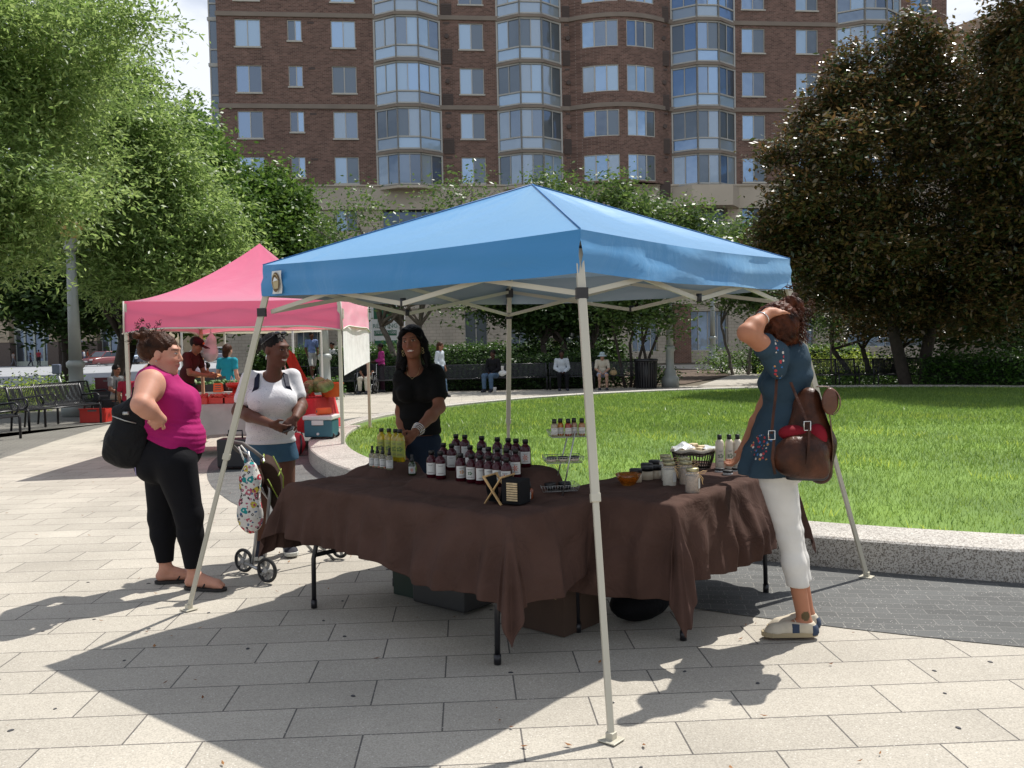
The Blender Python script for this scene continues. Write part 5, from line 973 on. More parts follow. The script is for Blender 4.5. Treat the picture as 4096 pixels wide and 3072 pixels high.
# ---- under the tables
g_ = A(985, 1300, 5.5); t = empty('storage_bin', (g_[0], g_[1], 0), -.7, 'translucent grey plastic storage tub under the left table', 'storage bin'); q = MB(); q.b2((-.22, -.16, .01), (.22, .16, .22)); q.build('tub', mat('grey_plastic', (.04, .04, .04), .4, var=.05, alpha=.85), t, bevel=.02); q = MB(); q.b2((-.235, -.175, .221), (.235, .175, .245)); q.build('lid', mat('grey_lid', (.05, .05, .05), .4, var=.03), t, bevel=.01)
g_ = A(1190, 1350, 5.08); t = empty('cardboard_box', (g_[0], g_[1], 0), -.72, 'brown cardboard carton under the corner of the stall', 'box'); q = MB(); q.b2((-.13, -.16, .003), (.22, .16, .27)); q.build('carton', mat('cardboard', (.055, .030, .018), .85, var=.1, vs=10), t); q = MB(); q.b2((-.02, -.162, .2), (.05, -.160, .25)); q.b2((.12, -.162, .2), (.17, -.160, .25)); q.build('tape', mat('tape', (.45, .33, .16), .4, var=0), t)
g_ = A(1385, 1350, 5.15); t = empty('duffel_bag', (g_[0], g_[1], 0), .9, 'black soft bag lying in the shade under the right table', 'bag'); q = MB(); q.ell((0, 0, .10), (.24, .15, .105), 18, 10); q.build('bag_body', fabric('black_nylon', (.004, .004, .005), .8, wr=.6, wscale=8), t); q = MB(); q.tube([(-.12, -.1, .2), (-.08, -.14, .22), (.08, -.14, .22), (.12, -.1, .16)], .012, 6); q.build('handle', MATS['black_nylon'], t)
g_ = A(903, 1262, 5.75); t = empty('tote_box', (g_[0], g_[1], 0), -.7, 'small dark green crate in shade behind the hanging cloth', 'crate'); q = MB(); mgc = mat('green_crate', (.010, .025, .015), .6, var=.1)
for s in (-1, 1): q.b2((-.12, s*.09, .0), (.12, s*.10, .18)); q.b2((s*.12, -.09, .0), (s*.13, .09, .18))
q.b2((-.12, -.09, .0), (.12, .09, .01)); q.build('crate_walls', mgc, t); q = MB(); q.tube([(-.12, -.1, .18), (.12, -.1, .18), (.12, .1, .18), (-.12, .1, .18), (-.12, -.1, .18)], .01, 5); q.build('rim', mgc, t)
# ================================================================ PEOPLE : bodies as one blended implicit surface
class SD:
    def __init__(s): s.p = []; s.cut = []; s.sub = []; s.fn = None; s.clip = []
    def cone(s, a, b, ra, rb=None, k=.02): s.p.append(('c', np.array(a, float), np.array(b, float), ra, ra if rb is None else rb, k)); return s
    def ell(s, c, r, R=None, k=.02): s.p.append(('e', np.array(c, float), np.array(r, float), R, k)); return s
    def d(s, q, X, Y, Z):
        if q[0] == 'c':
            _, a, b, ra, rb, k = q; ab = b-a; L = ab@ab+1e-12; px, py, pz = X-a[0], Y-a[1], Z-a[2]; t = np.clip((px*ab[0]+py*ab[1]+pz*ab[2])/L, 0, 1)
            return np.sqrt((px-t*ab[0])**2+(py-t*ab[1])**2+(pz-t*ab[2])**2)-(ra+(rb-ra)*t)
        _, c, r, R, k = q; px, py, pz = X-c[0], Y-c[1], Z-c[2]
        if R is not None: px, py, pz = (px*R[0, 0]+py*R[1, 0]+pz*R[2, 0]), (px*R[0, 1]+py*R[1, 1]+pz*R[2, 1]), (px*R[0, 2]+py*R[1, 2]+pz*R[2, 2])
        k0 = np.sqrt((px/r[0])**2+(py/r[1])**2+(pz/r[2])**2); k1 = np.sqrt((px/r[0]**2)**2+(py/r[1]**2)**2+(pz/r[2]**2)**2)+1e-9
        return k0*(k0-1)/k1
    def mesh(s, name, vox, m, parent, colfn=None, smooth=0):
        lo = np.full(3, 1e9); hi = -lo; bb = []
        for q in s.p:
            if q[0] == 'c': l = np.minimum(q[1]-q[3], q[2]-q[4]); h = np.maximum(q[1]+q[3], q[2]+q[4]); l = np.minimum(l, q[2]-q[4]); h = np.maximum(h, q[1]+q[3])
            else: R_ = max(q[2]) if q[3] is not None else q[2]; l, h = q[1]-R_, q[1]+R_
            bb.append((l, h)); lo = np.minimum(lo, l); hi = np.maximum(hi, h)
        lo -= vox*3+.012; hi += vox*3+.012; ax = [np.arange(lo[i], hi[i]+vox, vox) for i in range(3)]; sh = [len(a) for a in ax]; F = np.full(sh, 1., np.float32)
        for q, (l, h) in zip(s.p, bb):
            k = q[-1]; mg = k+vox*3+.01; i0 = [max(0, int((l[i]-mg-lo[i])/vox)) for i in range(3)]; i1 = [min(sh[i], int((h[i]+mg-lo[i])/vox)+2) for i in range(3)]
            sl = tuple(slice(a, b) for a, b in zip(i0, i1)); X, Y, Z = np.meshgrid(ax[0][sl[0]], ax[1][sl[1]], ax[2][sl[2]], indexing='ij', sparse=True)
            dd = s.d(q, X, Y, Z); f = F[sl]; hh = np.clip(.5+.5*(f-dd)/k, 0, 1); F[sl] = f+(dd-f)*hh-k*hh*(1-hh)
        X, Y, Z = np.meshgrid(*ax, indexing='ij', sparse=True)
        if s.fn: F = F+s.fn(X, Y, Z)
        for p_, n_ in s.cut: p_, n_ = np.array(p_), np.array(n_, float); n_ = n_/np.linalg.norm(n_); F = np.maximum(F, (X-p_[0])*n_[0]+(Y-p_[1])*n_[1]+(Z-p_[2])*n_[2])
        for q in s.sub: F = np.maximum(F, -s.d(q, X, Y, Z))
        v, f = surfnet(F, ax); me = None
        if not len(f): return None
        o = npmesh(name, v, f, m, parent, smooth=True)
        if colfn is not None:
            me = o.data; c = colfn(v); ca = me.color_attributes.new('Col', 'FLOAT_COLOR', 'POINT')
            if len(me.vertices) == len(c): ca.data.foreach_set('color', np.concatenate([c, np.ones((len(c), 1))], 1).astype(np.float32).ravel())
        return o
def surfnet(F, ax):
    ins = F < 0; S = [n-1 for n in F.shape]; cnt = np.zeros(S, np.int8)
    for a in (0, 1):
        for b in (0, 1):
            for c in (0, 1): cnt += ins[a:a+S[0], b:b+S[1], c:c+S[2]]
    act = (cnt > 0) & (cnt < 8); I, J, Kk = np.nonzero(act); N = len(I); idx = np.full(S, -1, np.int32); idx[I, J, Kk] = np.arange(N)
    acc = np.zeros((N, 3)); num = np.zeros(N); C = [(a, b, c) for a in (0, 1) for b in (0, 1) for c in (0, 1)]; val = {c: F[I+c[0], J+c[1], Kk+c[2]] for c in C}
    for c in C:
        for d in range(3):
            if c[d] == 0:
                e = list(c); e[d] = 1; e = tuple(e); f0, f1 = val[c], val[e]; m = (f0 < 0) != (f1 < 0); t = np.where(m, f0/(f0-f1+1e-12), 0); p = np.tile(np.array(c, float), (N, 1)); p[:, d] += t; acc += p*m[:, None]; num += m
    acc /= num[:, None]; h = ax[0][1]-ax[0][0]; V = np.stack([ax[0][0]+(I+acc[:, 0])*h, ax[1][0]+(J+acc[:, 1])*h, ax[2][0]+(Kk+acc[:, 2])*h], 1); Q = []
    for d in range(3):
        sl0 = [slice(None)]*3; sl1 = [slice(None)]*3; sl0[d] = slice(0, -1); sl1[d] = slice(1, None); a, b = ins[tuple(sl0)], ins[tuple(sl1)]; e = np.argwhere(a != b)
        u, w = (d+1) % 3, (d+2) % 3; ok = (e[:, u] > 0) & (e[:, w] > 0) & (e[:, u] < S[u]) & (e[:, w] < S[w]); e = e[ok]; flip = a[e[:, 0], e[:, 1], e[:, 2]]
        def g(du, dw): q = e.copy(); q[:, u] += du; q[:, w] += dw; return idx[q[:, 0], q[:, 1], q[:, 2]]
        q = np.stack([g(-1, -1), g(0, -1), g(0, 0), g(-1, 0)], 1); q[~flip] = q[~flip][:, ::-1]; Q.append(q)
    return V, np.concatenate(Q)
def frame(fwd, up=(0, 0, 1)):
    f = np.array(fwd, float); f /= np.linalg.norm(f); r = np.cross(f, up); r /= np.linalg.norm(r); u = np.cross(r, f); return np.stack([r, f, u], 1)   # columns right, fwd, up
def skinmat(name, rough=.58):
    m = bpy.data.materials.new(name); m.use_nodes = True; n = m.node_tree.nodes; l = m.node_tree.links; p = n['Principled BSDF']; a = n.new('ShaderNodeVertexColor'); a.layer_name = 'Col'
    no = n.new('ShaderNodeTexNoise'); no.inputs['Scale'].default_value = 30; t = n.new('ShaderNodeTexCoord'); l.new(t.outputs['Object'], no.inputs['Vector']); r = n.new('ShaderNodeValToRGB'); r.color_ramp.elements[0].color = (.88, .84, .82, 1); r.color_ramp.elements[1].color = (1.08, 1.1, 1.1, 1); l.new(no.outputs['Fac'], r.inputs[0])
    x = n.new('ShaderNodeMixRGB'); x.blend_type = 'MULTIPLY'; x.inputs['Fac'].default_value = .7; l.new(a.outputs[0], x.inputs['Color1']); l.new(r.outputs[0], x.inputs['Color2']); l.new(x.outputs[0], p.inputs['Base Color'])
    p.inputs['Roughness'].default_value = rough; p.inputs['Subsurface Weight'].default_value = .12; p.inputs['Subsurface Radius'].default_value = (.02, .008, .004); p.inputs['Specular IOR Level'].default_value = .28; return m
MSK = skinmat('skin')
def head(sd, c, R, s=1., k=1., chinfat=0):
    P = lambda x, y, z: c+R@(np.array([x, y, z])*s)
    E = lambda x, y, z, r, kk=.02: sd.ell(P(x, y, z), np.array(r)*s, R, kk*s)
    E(0, -.012, .025, (.073, .092, .088)); E(0, .022, -.028, (.061, .070, .082), .03); E(0, .035, -.078, (.043, .042, .034), .03); E(0, .066, -.1, (.02, .018, .016), .02)
    E(0, .074, .032, (.048, .018, .012), .02)
    for x in (-1, 1): E(x*.036, .060, -.028, (.024, .022, .022), .02); E(x*.076, -.006, -.008, (.009, .02, .031), .008); E(x*.012, .095, -.034, (.009, .01, .007), .006); E(x*.030, .078, .006, (.014, .012, .011), .006)
    sd.cone(P(0, .086, .014), P(0, .104, -.028), .008*s, .0125*s, .01*s); E(0, .088, -.058, (.024, .010, .006), .006); E(0, .086, -.069, (.02, .010, .007), .006)
    if chinfat: E(0, .02, -.105, (.055, .05, .03), .03)
    return P
def facecol(c, R, s, skin, lips=(.35, .12, .10), brow=(.03, .015, .01), iris=(.05, .025, .012), smile=False, blush=None, extra=None):
    skin = np.array(skin)
    def fn(v):
        q = ((v-c)@R)/s; col = np.tile(skin, (len(v), 1)); x, y, z = np.abs(q[:, 0]), q[:, 1], q[:, 2]; face = (y > .045)
        w = np.exp(-((x-.036)/.02)**2-((z+.03)/.022)**2)*face*.35; b = np.array(blush if blush else skin*[1.25, .8, .8]); col = col*(1-w[:, None])+b*w[:, None]
        m = face & ((x/.0155)**2+((z-.006)/.0065)**2 < 1) & (y > .06); m2 = face & ((x-.031)**2+(z-.006)**2 < .0062**2); col[face & (((x-.031)/.013)**2+((z-.006)/.0048)**2 < 1)] = np.minimum(.42, skin*2+.12); col[m2] = iris
        col[face & (((x-.031)/.017)**2+((z-.0125)/.0028)**2 < 1)] = np.array(brow)*.8
        col[m & (x < .01)] = skin; m = face & (((x-.032)/.02)**2+((z-.028+.08*np.abs(x-.03))/.0034)**2 < 1); col[m] = brow
        lp = (y > .07) & ((x/.027)**2+((z+.064)/(.0125 if smile else .0105))**2 < 1); col[lp] = lips
        if smile: col[(y > .07) & ((x/.021)**2+((z+.0635)/.0058)**2 < 1)] = (.68, .64, .58)
        if extra: col = extra(v, col)
        return col
    return fn
def hand(sd, w, dr, pn, side, curl=.5, s=1., spread=.12, thumb=.6):
    """w wrist, dr pointing direction, pn palm normal, side +1: thumb on the cross(dr,pn) side"""
    dr = np.array(dr, float); dr /= np.linalg.norm(dr); pn = np.array(pn, float); pn -= dr*(pn@dr); pn /= np.linalg.norm(pn); wd = np.cross(dr, pn)*side; R = np.stack([wd, dr, pn], 1)
    sd.ell(w+dr*.048*s, np.array([.040, .052, .0145])*s, R, .012); sd.cone(w, w+dr*.03*s, .024*s, .024*s, .015)
    for i, (o, L) in enumerate(((.030, .92), (.010, 1.03), (-.010, .97), (-.029, .78))):
        b = w+dr*.088*s+wd*o*s; a = (curl*.7)*(1+.12*i); d = dr*math.cos(a)+pn*math.sin(a)+wd*spread*(o/.03)*.5; p1 = b+d*.034*L*s; a2 = a+curl*.9; d2 = dr*math.cos(a2)+pn*math.sin(a2)+wd*spread*(o/.03)*.3; p2 = p1+d2*.024*L*s; a3 = a2+curl*.6; d3 = dr*math.cos(a3)+pn*math.sin(a3); p3 = p2+d3*.018*L*s
        sd.cone(b-dr*.012*s, p1, .0098*s, .009*s, .006); sd.cone(p1, p2, .009*s, .0082*s, .004); sd.cone(p2, p3, .0082*s, .007*s, .004)
    tb = w+dr*.03*s+wd*.03*s; t1 = tb+(dr*.55+wd*.75+pn*.25*thumb)*.036*s; t2 = t1+(dr*.85+wd*.2+pn*thumb*.7)*.03*s; sd.cone(w+dr*.02*s+wd*.012*s, tb, .014*s, .0135*s, .01); sd.cone(tb, t1, .0125*s, .0105*s, .006); sd.cone(t1, t2, .0105*s, .0085*s, .004)
def torso(sd, J, R, T, inf=0., k=.05):
    for key, o, r in T:
        b = J[key] if isinstance(key, str) else sum(J[a]*w for a, w in key); sd.ell(b+R@np.array(o), np.array(r)+inf, R, k)
def arm(sd, J, s, r, inf=0., frac=2.0, k=.025):
    a, e, w = J['s'+s], J['e'+s], J['w'+s]
    if frac >= 1: sd.cone(a, e, r[0]+inf, r[1]+inf, k)
    else: sd.cone(a, a+(e-a)*frac, r[0]+inf, r[0]+(r[1]-r[0])*frac+inf, k); return
    f = min(1, frac-1)
    if f > 0: m = e+(w-e)*.35; sd.cone(e, m, r[1]+inf, r[1]*1.02+inf, k); sd.cone(m, e+(w-e)*f if f < 1 else w, r[1]*1.02+inf, (r[2] if f == 1 else r[1]+(r[2]-r[1])*f)+inf, k)
def leg(sd, J, s, r, inf=0., frac=2.0, k=.03):
    h, kn, a = J['h'+s], J['k'+s], J['a'+s]
    if frac < 1: sd.cone(h, h+(kn-h)*frac, r[0]+inf, r[0]+(r[1]-r[0])*frac+inf, k); return
    sd.cone(h, kn, r[0]+inf, r[1]+inf, k); f = min(1, frac-1)
    if f > 0:
        c = kn+(a-kn)*.33; bk = J.get('calf', np.zeros(3)); sd.cone(kn, c+bk, r[1]+inf, r[2]+inf, k); sd.cone(c+bk, a if f == 1 else kn+(a-kn)*f, r[2]+inf, (r[3] if f == 1 else r[2]+(r[3]-r[2])*max(0, (f-.33)/.67))+inf, k)
def foot(sd, a, t, s=1., inf=0., k=.02):
    """a ankle, t toe tip on ground"""
    a = np.array(a); t = np.array(t); d = t-a; d[2] = 0; L = np.linalg.norm(d)+1e-9; d /= L; z0 = t[2]; heel = np.array([a[0], a[1], z0+.03*s])-d*.03*s; ball = np.array([t[0], t[1], z0+.022*s])-d*.055*s
    sd.cone(a, heel, .034*s+inf, .030*s+inf, k); sd.cone(heel, ball, .030*s+inf, .030*s+inf, k); sd.cone(np.array([a[0], a[1], a[2]-.01])+d*.015, ball+(0, 0, .004), .032*s+inf, .024*s+inf, k)
    wd = np.array([-d[1], d[0], 0]); sd.cone(ball-wd*.018*s, t-d*.012-wd*.02*s+(0, 0, .012*s), .02*s+inf, .013*s+inf, k); sd.cone(ball+wd*.018*s, t-d*.02+wd*.02*s+(0, 0, .012*s), .02*s+inf, .012*s+inf, k)
def shoe(root, name, a, t, m, msole, s=1., laces=None, high=False):
    sd = SD(); foot(sd, a, t, s, .009, .03); 
    if high: sd.cone(a, a+(0, 0, .03), .045, .045, .02)
    sd.cut = [((0, 0, a[2]+(.04 if high else .004)), (0, 0, 1)), ((0, 0, t[2]+.02), (0, 0, -1))]; o = sd.mesh(name, .006, m, root)
    d = np.array(t)-np.array(a); d[2] = 0; d /= np.linalg.norm(d); w = np.array([-d[1], d[0], 0]); z = t[2]; q = MB(); hl = np.array([a[0], a[1], 0])-d*.076*s; tp = np.array([t[0], t[1], 0])+d*.018
    L = np.linalg.norm(tp-hl); pts = []
    for i in range(20): 
        u = i/19*2*math.pi; x = .5-.5*math.cos(u); ww = (.044+.010*x)*s*math.sin(u)*1.12; ww = math.copysign(min(abs(ww)*1.35, (.044+.010*x)*s), ww) if abs(ww) > 1e-6 else 0; pts.append(hl+d*L*x+w*ww)
    q.add([(p[0], p[1], z+.001) for p in pts]+[(p[0], p[1], z+.028*s) for p in pts], [tuple(range(19, -1, -1)), tuple(range(20, 40))]+[(i, (i+1) % 20, 20+(i+1) % 20, 20+i) for i in range(20)]); q.build('sole', msole, o, bevel=.003)
    if laces is not None:
        q = MB()
        for i in range(4): c = np.array([a[0], a[1], 0])+d*(.03+.022*i)+(0, 0, z+.10*s-.014*i); q.tube([c-w*.022, c+(0, 0, .006), c+w*.022], .003, 4)
        q.build('laces', laces, o)
    return o
def strands(root, name, pts, n, L, r, m, curl=.02, freq=60, down=.3, seed=1, outc=None, zb=0):
    g = np.random.default_rng(seed); q = MB(); pts = np.asarray(pts)
    for i in range(n):
        p = pts[g.integers(len(pts))]+g.normal(0, .006, 3); d = (p-outc) if outc is not None else g.normal(0, 1, 3); d = d/np.linalg.norm(d)+g.normal(0, .35, 3); d[2] -= down; d /= np.linalg.norm(d); u = np.cross(d, [0, 0, 1.]); u /= np.linalg.norm(u)+1e-9; w = np.cross(d, u); ph = g.uniform(0, 6); l = L*g.uniform(.5, 1.2); N_ = 9
        q.tube([p+d*l*t-np.array([0, 0, zb*t*t])+(u*math.cos(freq*t*l+ph)+w*math.sin(freq*t*l+ph)-u*math.cos(ph)-w*math.sin(ph))*curl*min(1, t*3) for t in np.linspace(0, 1, N_)], [r*(1-.6*t) for t in np.linspace(0, 1, N_)], 4, caps=False)
    return q.build(name, m, root)
def wr(amp, fx, fz, seed=0, zc=None):
    g = np.random.default_rng(seed); a = g.uniform(0, 6, 6)
    return lambda X, Y, Z: (amp*(np.sin(fz*Z+2.2*np.sin(fx*X+a[0])+1.7*np.sin(fx*.8*Y+a[1])+a[2])*(.6+.4*np.sin(fx*.5*(X+Y)+a[3]))+.5*np.sin(fz*1.9*Z-fx*1.3*X+a[4]))).astype(np.float32)
def hairmat(name, c, c2=None): return mat(name, c, .5, var=.3, vs=14, spec=.12, col2=c2 or c, bump=.8, bs=70)
def rel(base): 
    b = np.array([base[0], base[1], 0.]); return lambda px, py, y: A(px, py, y)-b
VX = .0065
# ---------------------------------------------------------------- 1 woman in magenta tank top
b = np.array([-2.24, 6.0, 0]); P_ = empty('person', b, 0, 'heavyset woman in a magenta tank top and black leggings, hand on hip, facing right', 'person'); r = rel(b); zz = lambda v, z: np.array([v[0], v[1], z])
J = dict(hd=r(353, 764, 6.02), nk=r(340, 800, 6.02), ch=r(342, 838, 6.02), wa=r(368, 905, 6.02), pe=r(368, 985, 6.02), sR=r(325, 828, 5.81), eR=r(304, 874, 5.62), wR=r(349, 906, 5.72), sL=r(334, 812, 6.22), eL=r(345, 890, 6.34), wL=r(402, 922, 6.26), hR=r(378, 1000, 5.91), kR=r(408, 1112, 5.93), aR=r(419, 1246, 5.96), hL=r(356, 1002, 6.12), kL=r(350, 1118, 6.14), aL=r(358, 1238, 6.14))
tR = G(485, 1276)-b+(0, 0, .018); tL = G(432, 1254)-b+(0, 0, .018); tR[2] = tL[2] = .018; J['aR'][2] = .10; J['aL'][2] = .10
R = frame((1, .06, 0)); Rh = frame((1, .0, -.08)); SK = (.52, .26, .18)
TW = [('ch', (0, 0, .0), (.185, .135, .145)), ('ch', (0, -.02, -.09), (.185, .14, .12)), ('wa', (0, -.02, -.02), (.195, .165, .13)), ('wa', (0, .045, .05), (.175, .135, .10)), ('wa', (0, .05, -.12), (.20, .16, .13)), ('pe', (0, .0, .03), (.215, .20, .15)), ('pe', (0, -.08, -.05), (.195, .145, .13))]
BR = [('ch', (.07, .115, -.08), (.105, .125, .095)), ('ch', (-.07, .115, -.08), (.105, .125, .095))]
sd = SD(); torso(sd, J, R, TW, -.012); torso(sd, J, R, BR, -.012, .03); sd.cone(J['sR'], J['sL'], .075, .075, .04); sd.cone(J['nk']-(0.01, 0, .03), J['hd']-(.015, 0, .06), .078, .066, .03)
arm(sd, J, 'R', (.090, .056, .032)); arm(sd, J, 'L', (.09, .06, .033)); sd.ell(J['sR']+(0, -.01, -.035), (.085, .07, .095), None, .03)
hand(sd, J['wR'], (-.75, .35, -.45), (-.2, .8, .3), 1, .75, .95); hand(sd, J['wL'], (-.5, -.2, -.6), (0, -1, 0), -1, .6, .95)
for s in 'RL': leg(sd, J, s, (.135, .078, .07, .038))
foot(sd, J['aR'], tR, 1.02); foot(sd, J['aL'], tL, 1.02); head(sd, J['hd'], Rh, 1.13, chinfat=1)
sd.mesh('body', VX, MSK, P_, facecol(J['hd'], Rh, 1.13, SK, lips=(.42, .15, .13), iris=(.08, .05, .03)))
mm = fabric('magenta_jersey', (.33, .012, .115), .8, wr=.5, wscale=5); sd = SD(); torso(sd, J, R, TW, .010); torso(sd, J, R, BR, .008, .06); sd.cone(J['sR']+(0, .045, .02), J['sL']-(0, .045, -.02), .085, .085, .04); sd.cone(J['nk']-(0, 0, .06), J['nk']+(-.01, 0, .01), .09, .075, .03)
h0, h1_ = r(300, 930, 6.0), r(446, 984, 6.0); n_ = np.array([-(h1_-h0)[2], 0, (h1_-h0)[0]]); sd.cut = [(h0, -n_), (J['nk']+(.0, 0, .035), (-.35, 0, 1)), (J['nk']+(.10, 0, -.02), (.55, 0, .85))]
sd.sub = [('c', J['sR']+(-.0, -.10, .06), J['sR']+(.0, -.12, -.12), .098, .075, 0), ('c', J['sL']+(0, .075, .10), J['sL']+(0, .11, -.13), .10, .075, 0)]; f0 = wr(.0032, 7, 95, 3); sd.fn = lambda X, Y, Z: f0(X, Y, Z+.25*X)*np.clip((J['ch'][2]-.14-Z)/.06, .1, 1)
sd.mesh('tank_top', VX, mm, P_)
mlg = fabric('black_leggings', (.006, .006, .008), .8, wr=.3, wscale=6); sd = SD(); torso(sd, J, R, TW[4:], .002)
for s in 'RL': leg(sd, J, s, (.132, .082, .073, .042), .007, 1.94)
sd.cut = [(h0+(0, 0, .06), -n_*-1)]; sd.cut = [(J['wa']+(0, 0, -.03), (0, 0, 1)), (J['aR']+(0, 0, .045), (0, 0, -1))]; sd.mesh('leggings', VX, mlg, P_)
hm = hairmat('brown_curly_hair', (.020, .008, .004), (.055, .020, .009)); sd = SD(); H = lambda x, y, z, c=J['hd'], R_=Rh, s=1.13: c+R_@(np.array([x, y, z])*s)
sd.ell(H(0, -.024, .036), (.094, .116, .103), Rh); sd.ell(H(0, -.09, .03), (.082, .07, .09), Rh); sd.cut = []; sd.sub = [('e', H(0, .11, -.035), np.array((.088, .088, .10)), Rh, 0), ('c', H(.1, .03, -.085), H(-.1, .03, -.085), .062, .062, 0)]
g = np.random.default_rng(5)
for i in range(44): sd.ell(H(g.normal(0, .035), -.095+g.normal(0, .035), .09+g.normal(0, .028)), (.024,)*3, None, .012)
sd.fn = lambda X, Y, Z: .003*np.sin(90*X+60*Z)*np.sin(80*Y+50*Z+X*30); hr = sd.mesh('hair', .006, hm, P_)
strands(hr, 'curls', [H(g.normal(0, .03), -.10+g.normal(0, .035), .10+g.normal(0, .03)) for _ in range(40)], 220, .024, .0026, hm, .007, 160, .2, 3, H(0, -.07, .08)); strands(hr, 'curls', [H(.03, .07, .075), H(-.02, .075, .07), H(.0, .08, .06)], 10, .03, .0018, hm, .006, 90, .6, 5, H(0, 0, .05))
q = MB(); q.lathe([(.004, 0), (.005, .004), (.001, .008)], H(.088, -.006, -.045), 8); q.build('earring', mw, P_)
msl = mat('black_rubber', (.015, .013, .012), .7, var=0)
def flipflop(a, t):
    d = t-a; d[2] = 0; d /= np.linalg.norm(d); w = np.array([-d[1], d[0], 0]); hl = np.array([a[0], a[1], 0])-d*.075; tp = np.array([t[0], t[1], 0])+d*.015; pts = [hl+(tp-hl)*(.5-.5*math.cos(u))+w*math.copysign(min(abs(math.sin(u))*.06, .043), math.sin(u)) for u in np.linspace(0, 2*math.pi, 24, endpoint=False)]
    q = MB(); q.add([(p[0], p[1], .001) for p in pts]+[(p[0], p[1], .018) for p in pts], [tuple(range(23, -1, -1)), tuple(range(24, 48))]+[(i, (i+1) % 24, 24+(i+1) % 24, 24+i) for i in range(24)]); o = q.build('flip_flop', msl, P_); q = MB(); tt = np.array([t[0], t[1], 0])-d*.045+w*.008; top = tt-d*.07
    for s in (-1, 1): m_ = top+w*s*.035; q.tube([tt+(0, 0, .02), tt+(0, 0, .045), m_*.5+top*.5+(0, 0, .07), m_+w*s*.004-d*.01+(0, 0, .045), m_+w*s*.008-d*.03+(0, 0, .015)], .005, 5)
    q.build('thong_strap', msl, o)
flipflop(J['aR'], tR); flipflop(J['aL'], tL)
# her handbag (carried: its own thing)
bg0 = A(284, 1006, 5.88); t = empty('shoulder_bag', (bg0[0], bg0[1], bg0[2]), 0, 'large slouchy black leather shoulder bag hanging behind the woman in magenta', 'handbag'); mbg = fabric('black_leather', (.006, .006, .007), .55, wr=.9, wscale=9); sd = SD(); c0 = -bg0
sd.ell((-.03, 0, .14), (.145, .085, .15), None, .05); sd.ell((.02, 0, .27), (.125, .065, .16), None, .05); sd.cone((-.13, 0, .07), (.06, 0, .03), .045, .04, .05); sd.cone((-.08, 0, .36), (.10, 0, .34), .03, .03, .05); sd.cone((.02, 0, .34), (.03, .0, .42), .055, .03, .04); sd.fn = wr(.003, 18, 20, 4); sd.mesh('bag_body', .008, mbg, t)
q = MB(); st_ = A(322, 788, 5.93)-bg0; q.tube([(.03, -.03, .40), (.05, -.035, .5), st_+(-.03, -.02, -.08), st_+(0, 0, -.0), st_+(.02, .08, -.03), (.09, .09, .5), (.06, .06, .38)], .010, 6); q.build('bag_strap', mbg, t); q = MB(); q.tube([(-.08, -.072, .33), (.0, -.078, .30), (.07, -.070, .28)], .004, 5); q.tube([(-.01, -.07, .345), (.03, -.07, .345)], .012, 8); q.build('buckle', mw, t)
q = MB(); q.tube([(.03, -.02, .02), (.035, -.02, -.06)], .004, 5); q.build('tassel', mat('lilac_cord', (.35, .3, .5), .7, var=0), t)
# ---------------------------------------------------------------- 2 woman in white tee
b = np.array([-1.78, 6.8, 0]); P_ = empty('person', b, 0, 'smiling woman in white print tee and denim shorts behind the stroller, sunglasses on head', 'person'); r = rel(b)
J = dict(hd=r(596, 755, 6.76), nk=r(590, 812, 6.8), ch=r(587, 848, 6.82), wa=r(584, 905, 6.84), pe=r(585, 962, 6.86), sR=r(540, 819, 6.78), eR=r(515, 888, 6.76), wR=r(586, 916, 6.52), sL=r(631, 815, 6.90), eL=r(650, 876, 6.84), wL=r(638, 903, 6.62), hR=r(560, 985, 6.86), kR=r(563, 1090, 6.82), aR=r(563, 1190, 6.85), hL=r(612, 985, 6.9), kL=r(620, 1095, 6.9), aL=r(625, 1195, 6.95)); J['aR'][2] = J['aL'][2] = .09
R = frame((.30, -1, 0)); Rh = frame((.86, -.50, -.12)); SK = (.11, .045, .028)
TW = [('ch', (0, -.01, .0), (.165, .11, .14)), ('wa', (0, 0, .04), (.16, .12, .13)), ('wa', (0, .01, -.07), (.17, .13, .12)), ('pe', (0, -.01, 0), (.178, .14, .13)), ('pe', (0, -.07, -.04), (.15, .09, .11))]
BR = [('ch', (.07, .10, -.06), (.10, .092, .088)), ('ch', (-.07, .10, -.06), (.10, .092, .088))]
sd = SD(); torso(sd, J, R, TW, -.01); torso(sd, J, R, BR, -.01, .03); sd.cone(J['sR'], J['sL'], .055, .055, .04); sd.cone(J['nk']-(0, 0, .04), J['hd']-(.01, 0, .06), .06, .052, .03)
arm(sd, J, 'R', (.060, .046, .028)); arm(sd, J, 'L', (.060, .046, .028)); hand(sd, J['wR'], (.8, -.1, -.35), (-.1, .8, .5), 1, .5, .95); hand(sd, J['wL'], (-.55, -.45, -.5), (0, .7, -.3), 1, .7, .95)
for s in 'RL': leg(sd, J, s, (.09, .058, .056, .034))
tR, tL = np.array([J['aR'][0]+.03, J['aR'][1]-.17, .012]), np.array([J['aL'][0]+.06, J['aL'][1]-.16, .012]); foot(sd, J['aR'], tR); foot(sd, J['aL'], tL); head(sd, J['hd'], Rh, 1.06)
sd.mesh('body', VX, MSK, P_, facecol(J['hd'], Rh, 1.06, SK, lips=(.20, .05, .045), iris=(.015, .01, .008), smile=True, brow=(.01, .006, .005)))
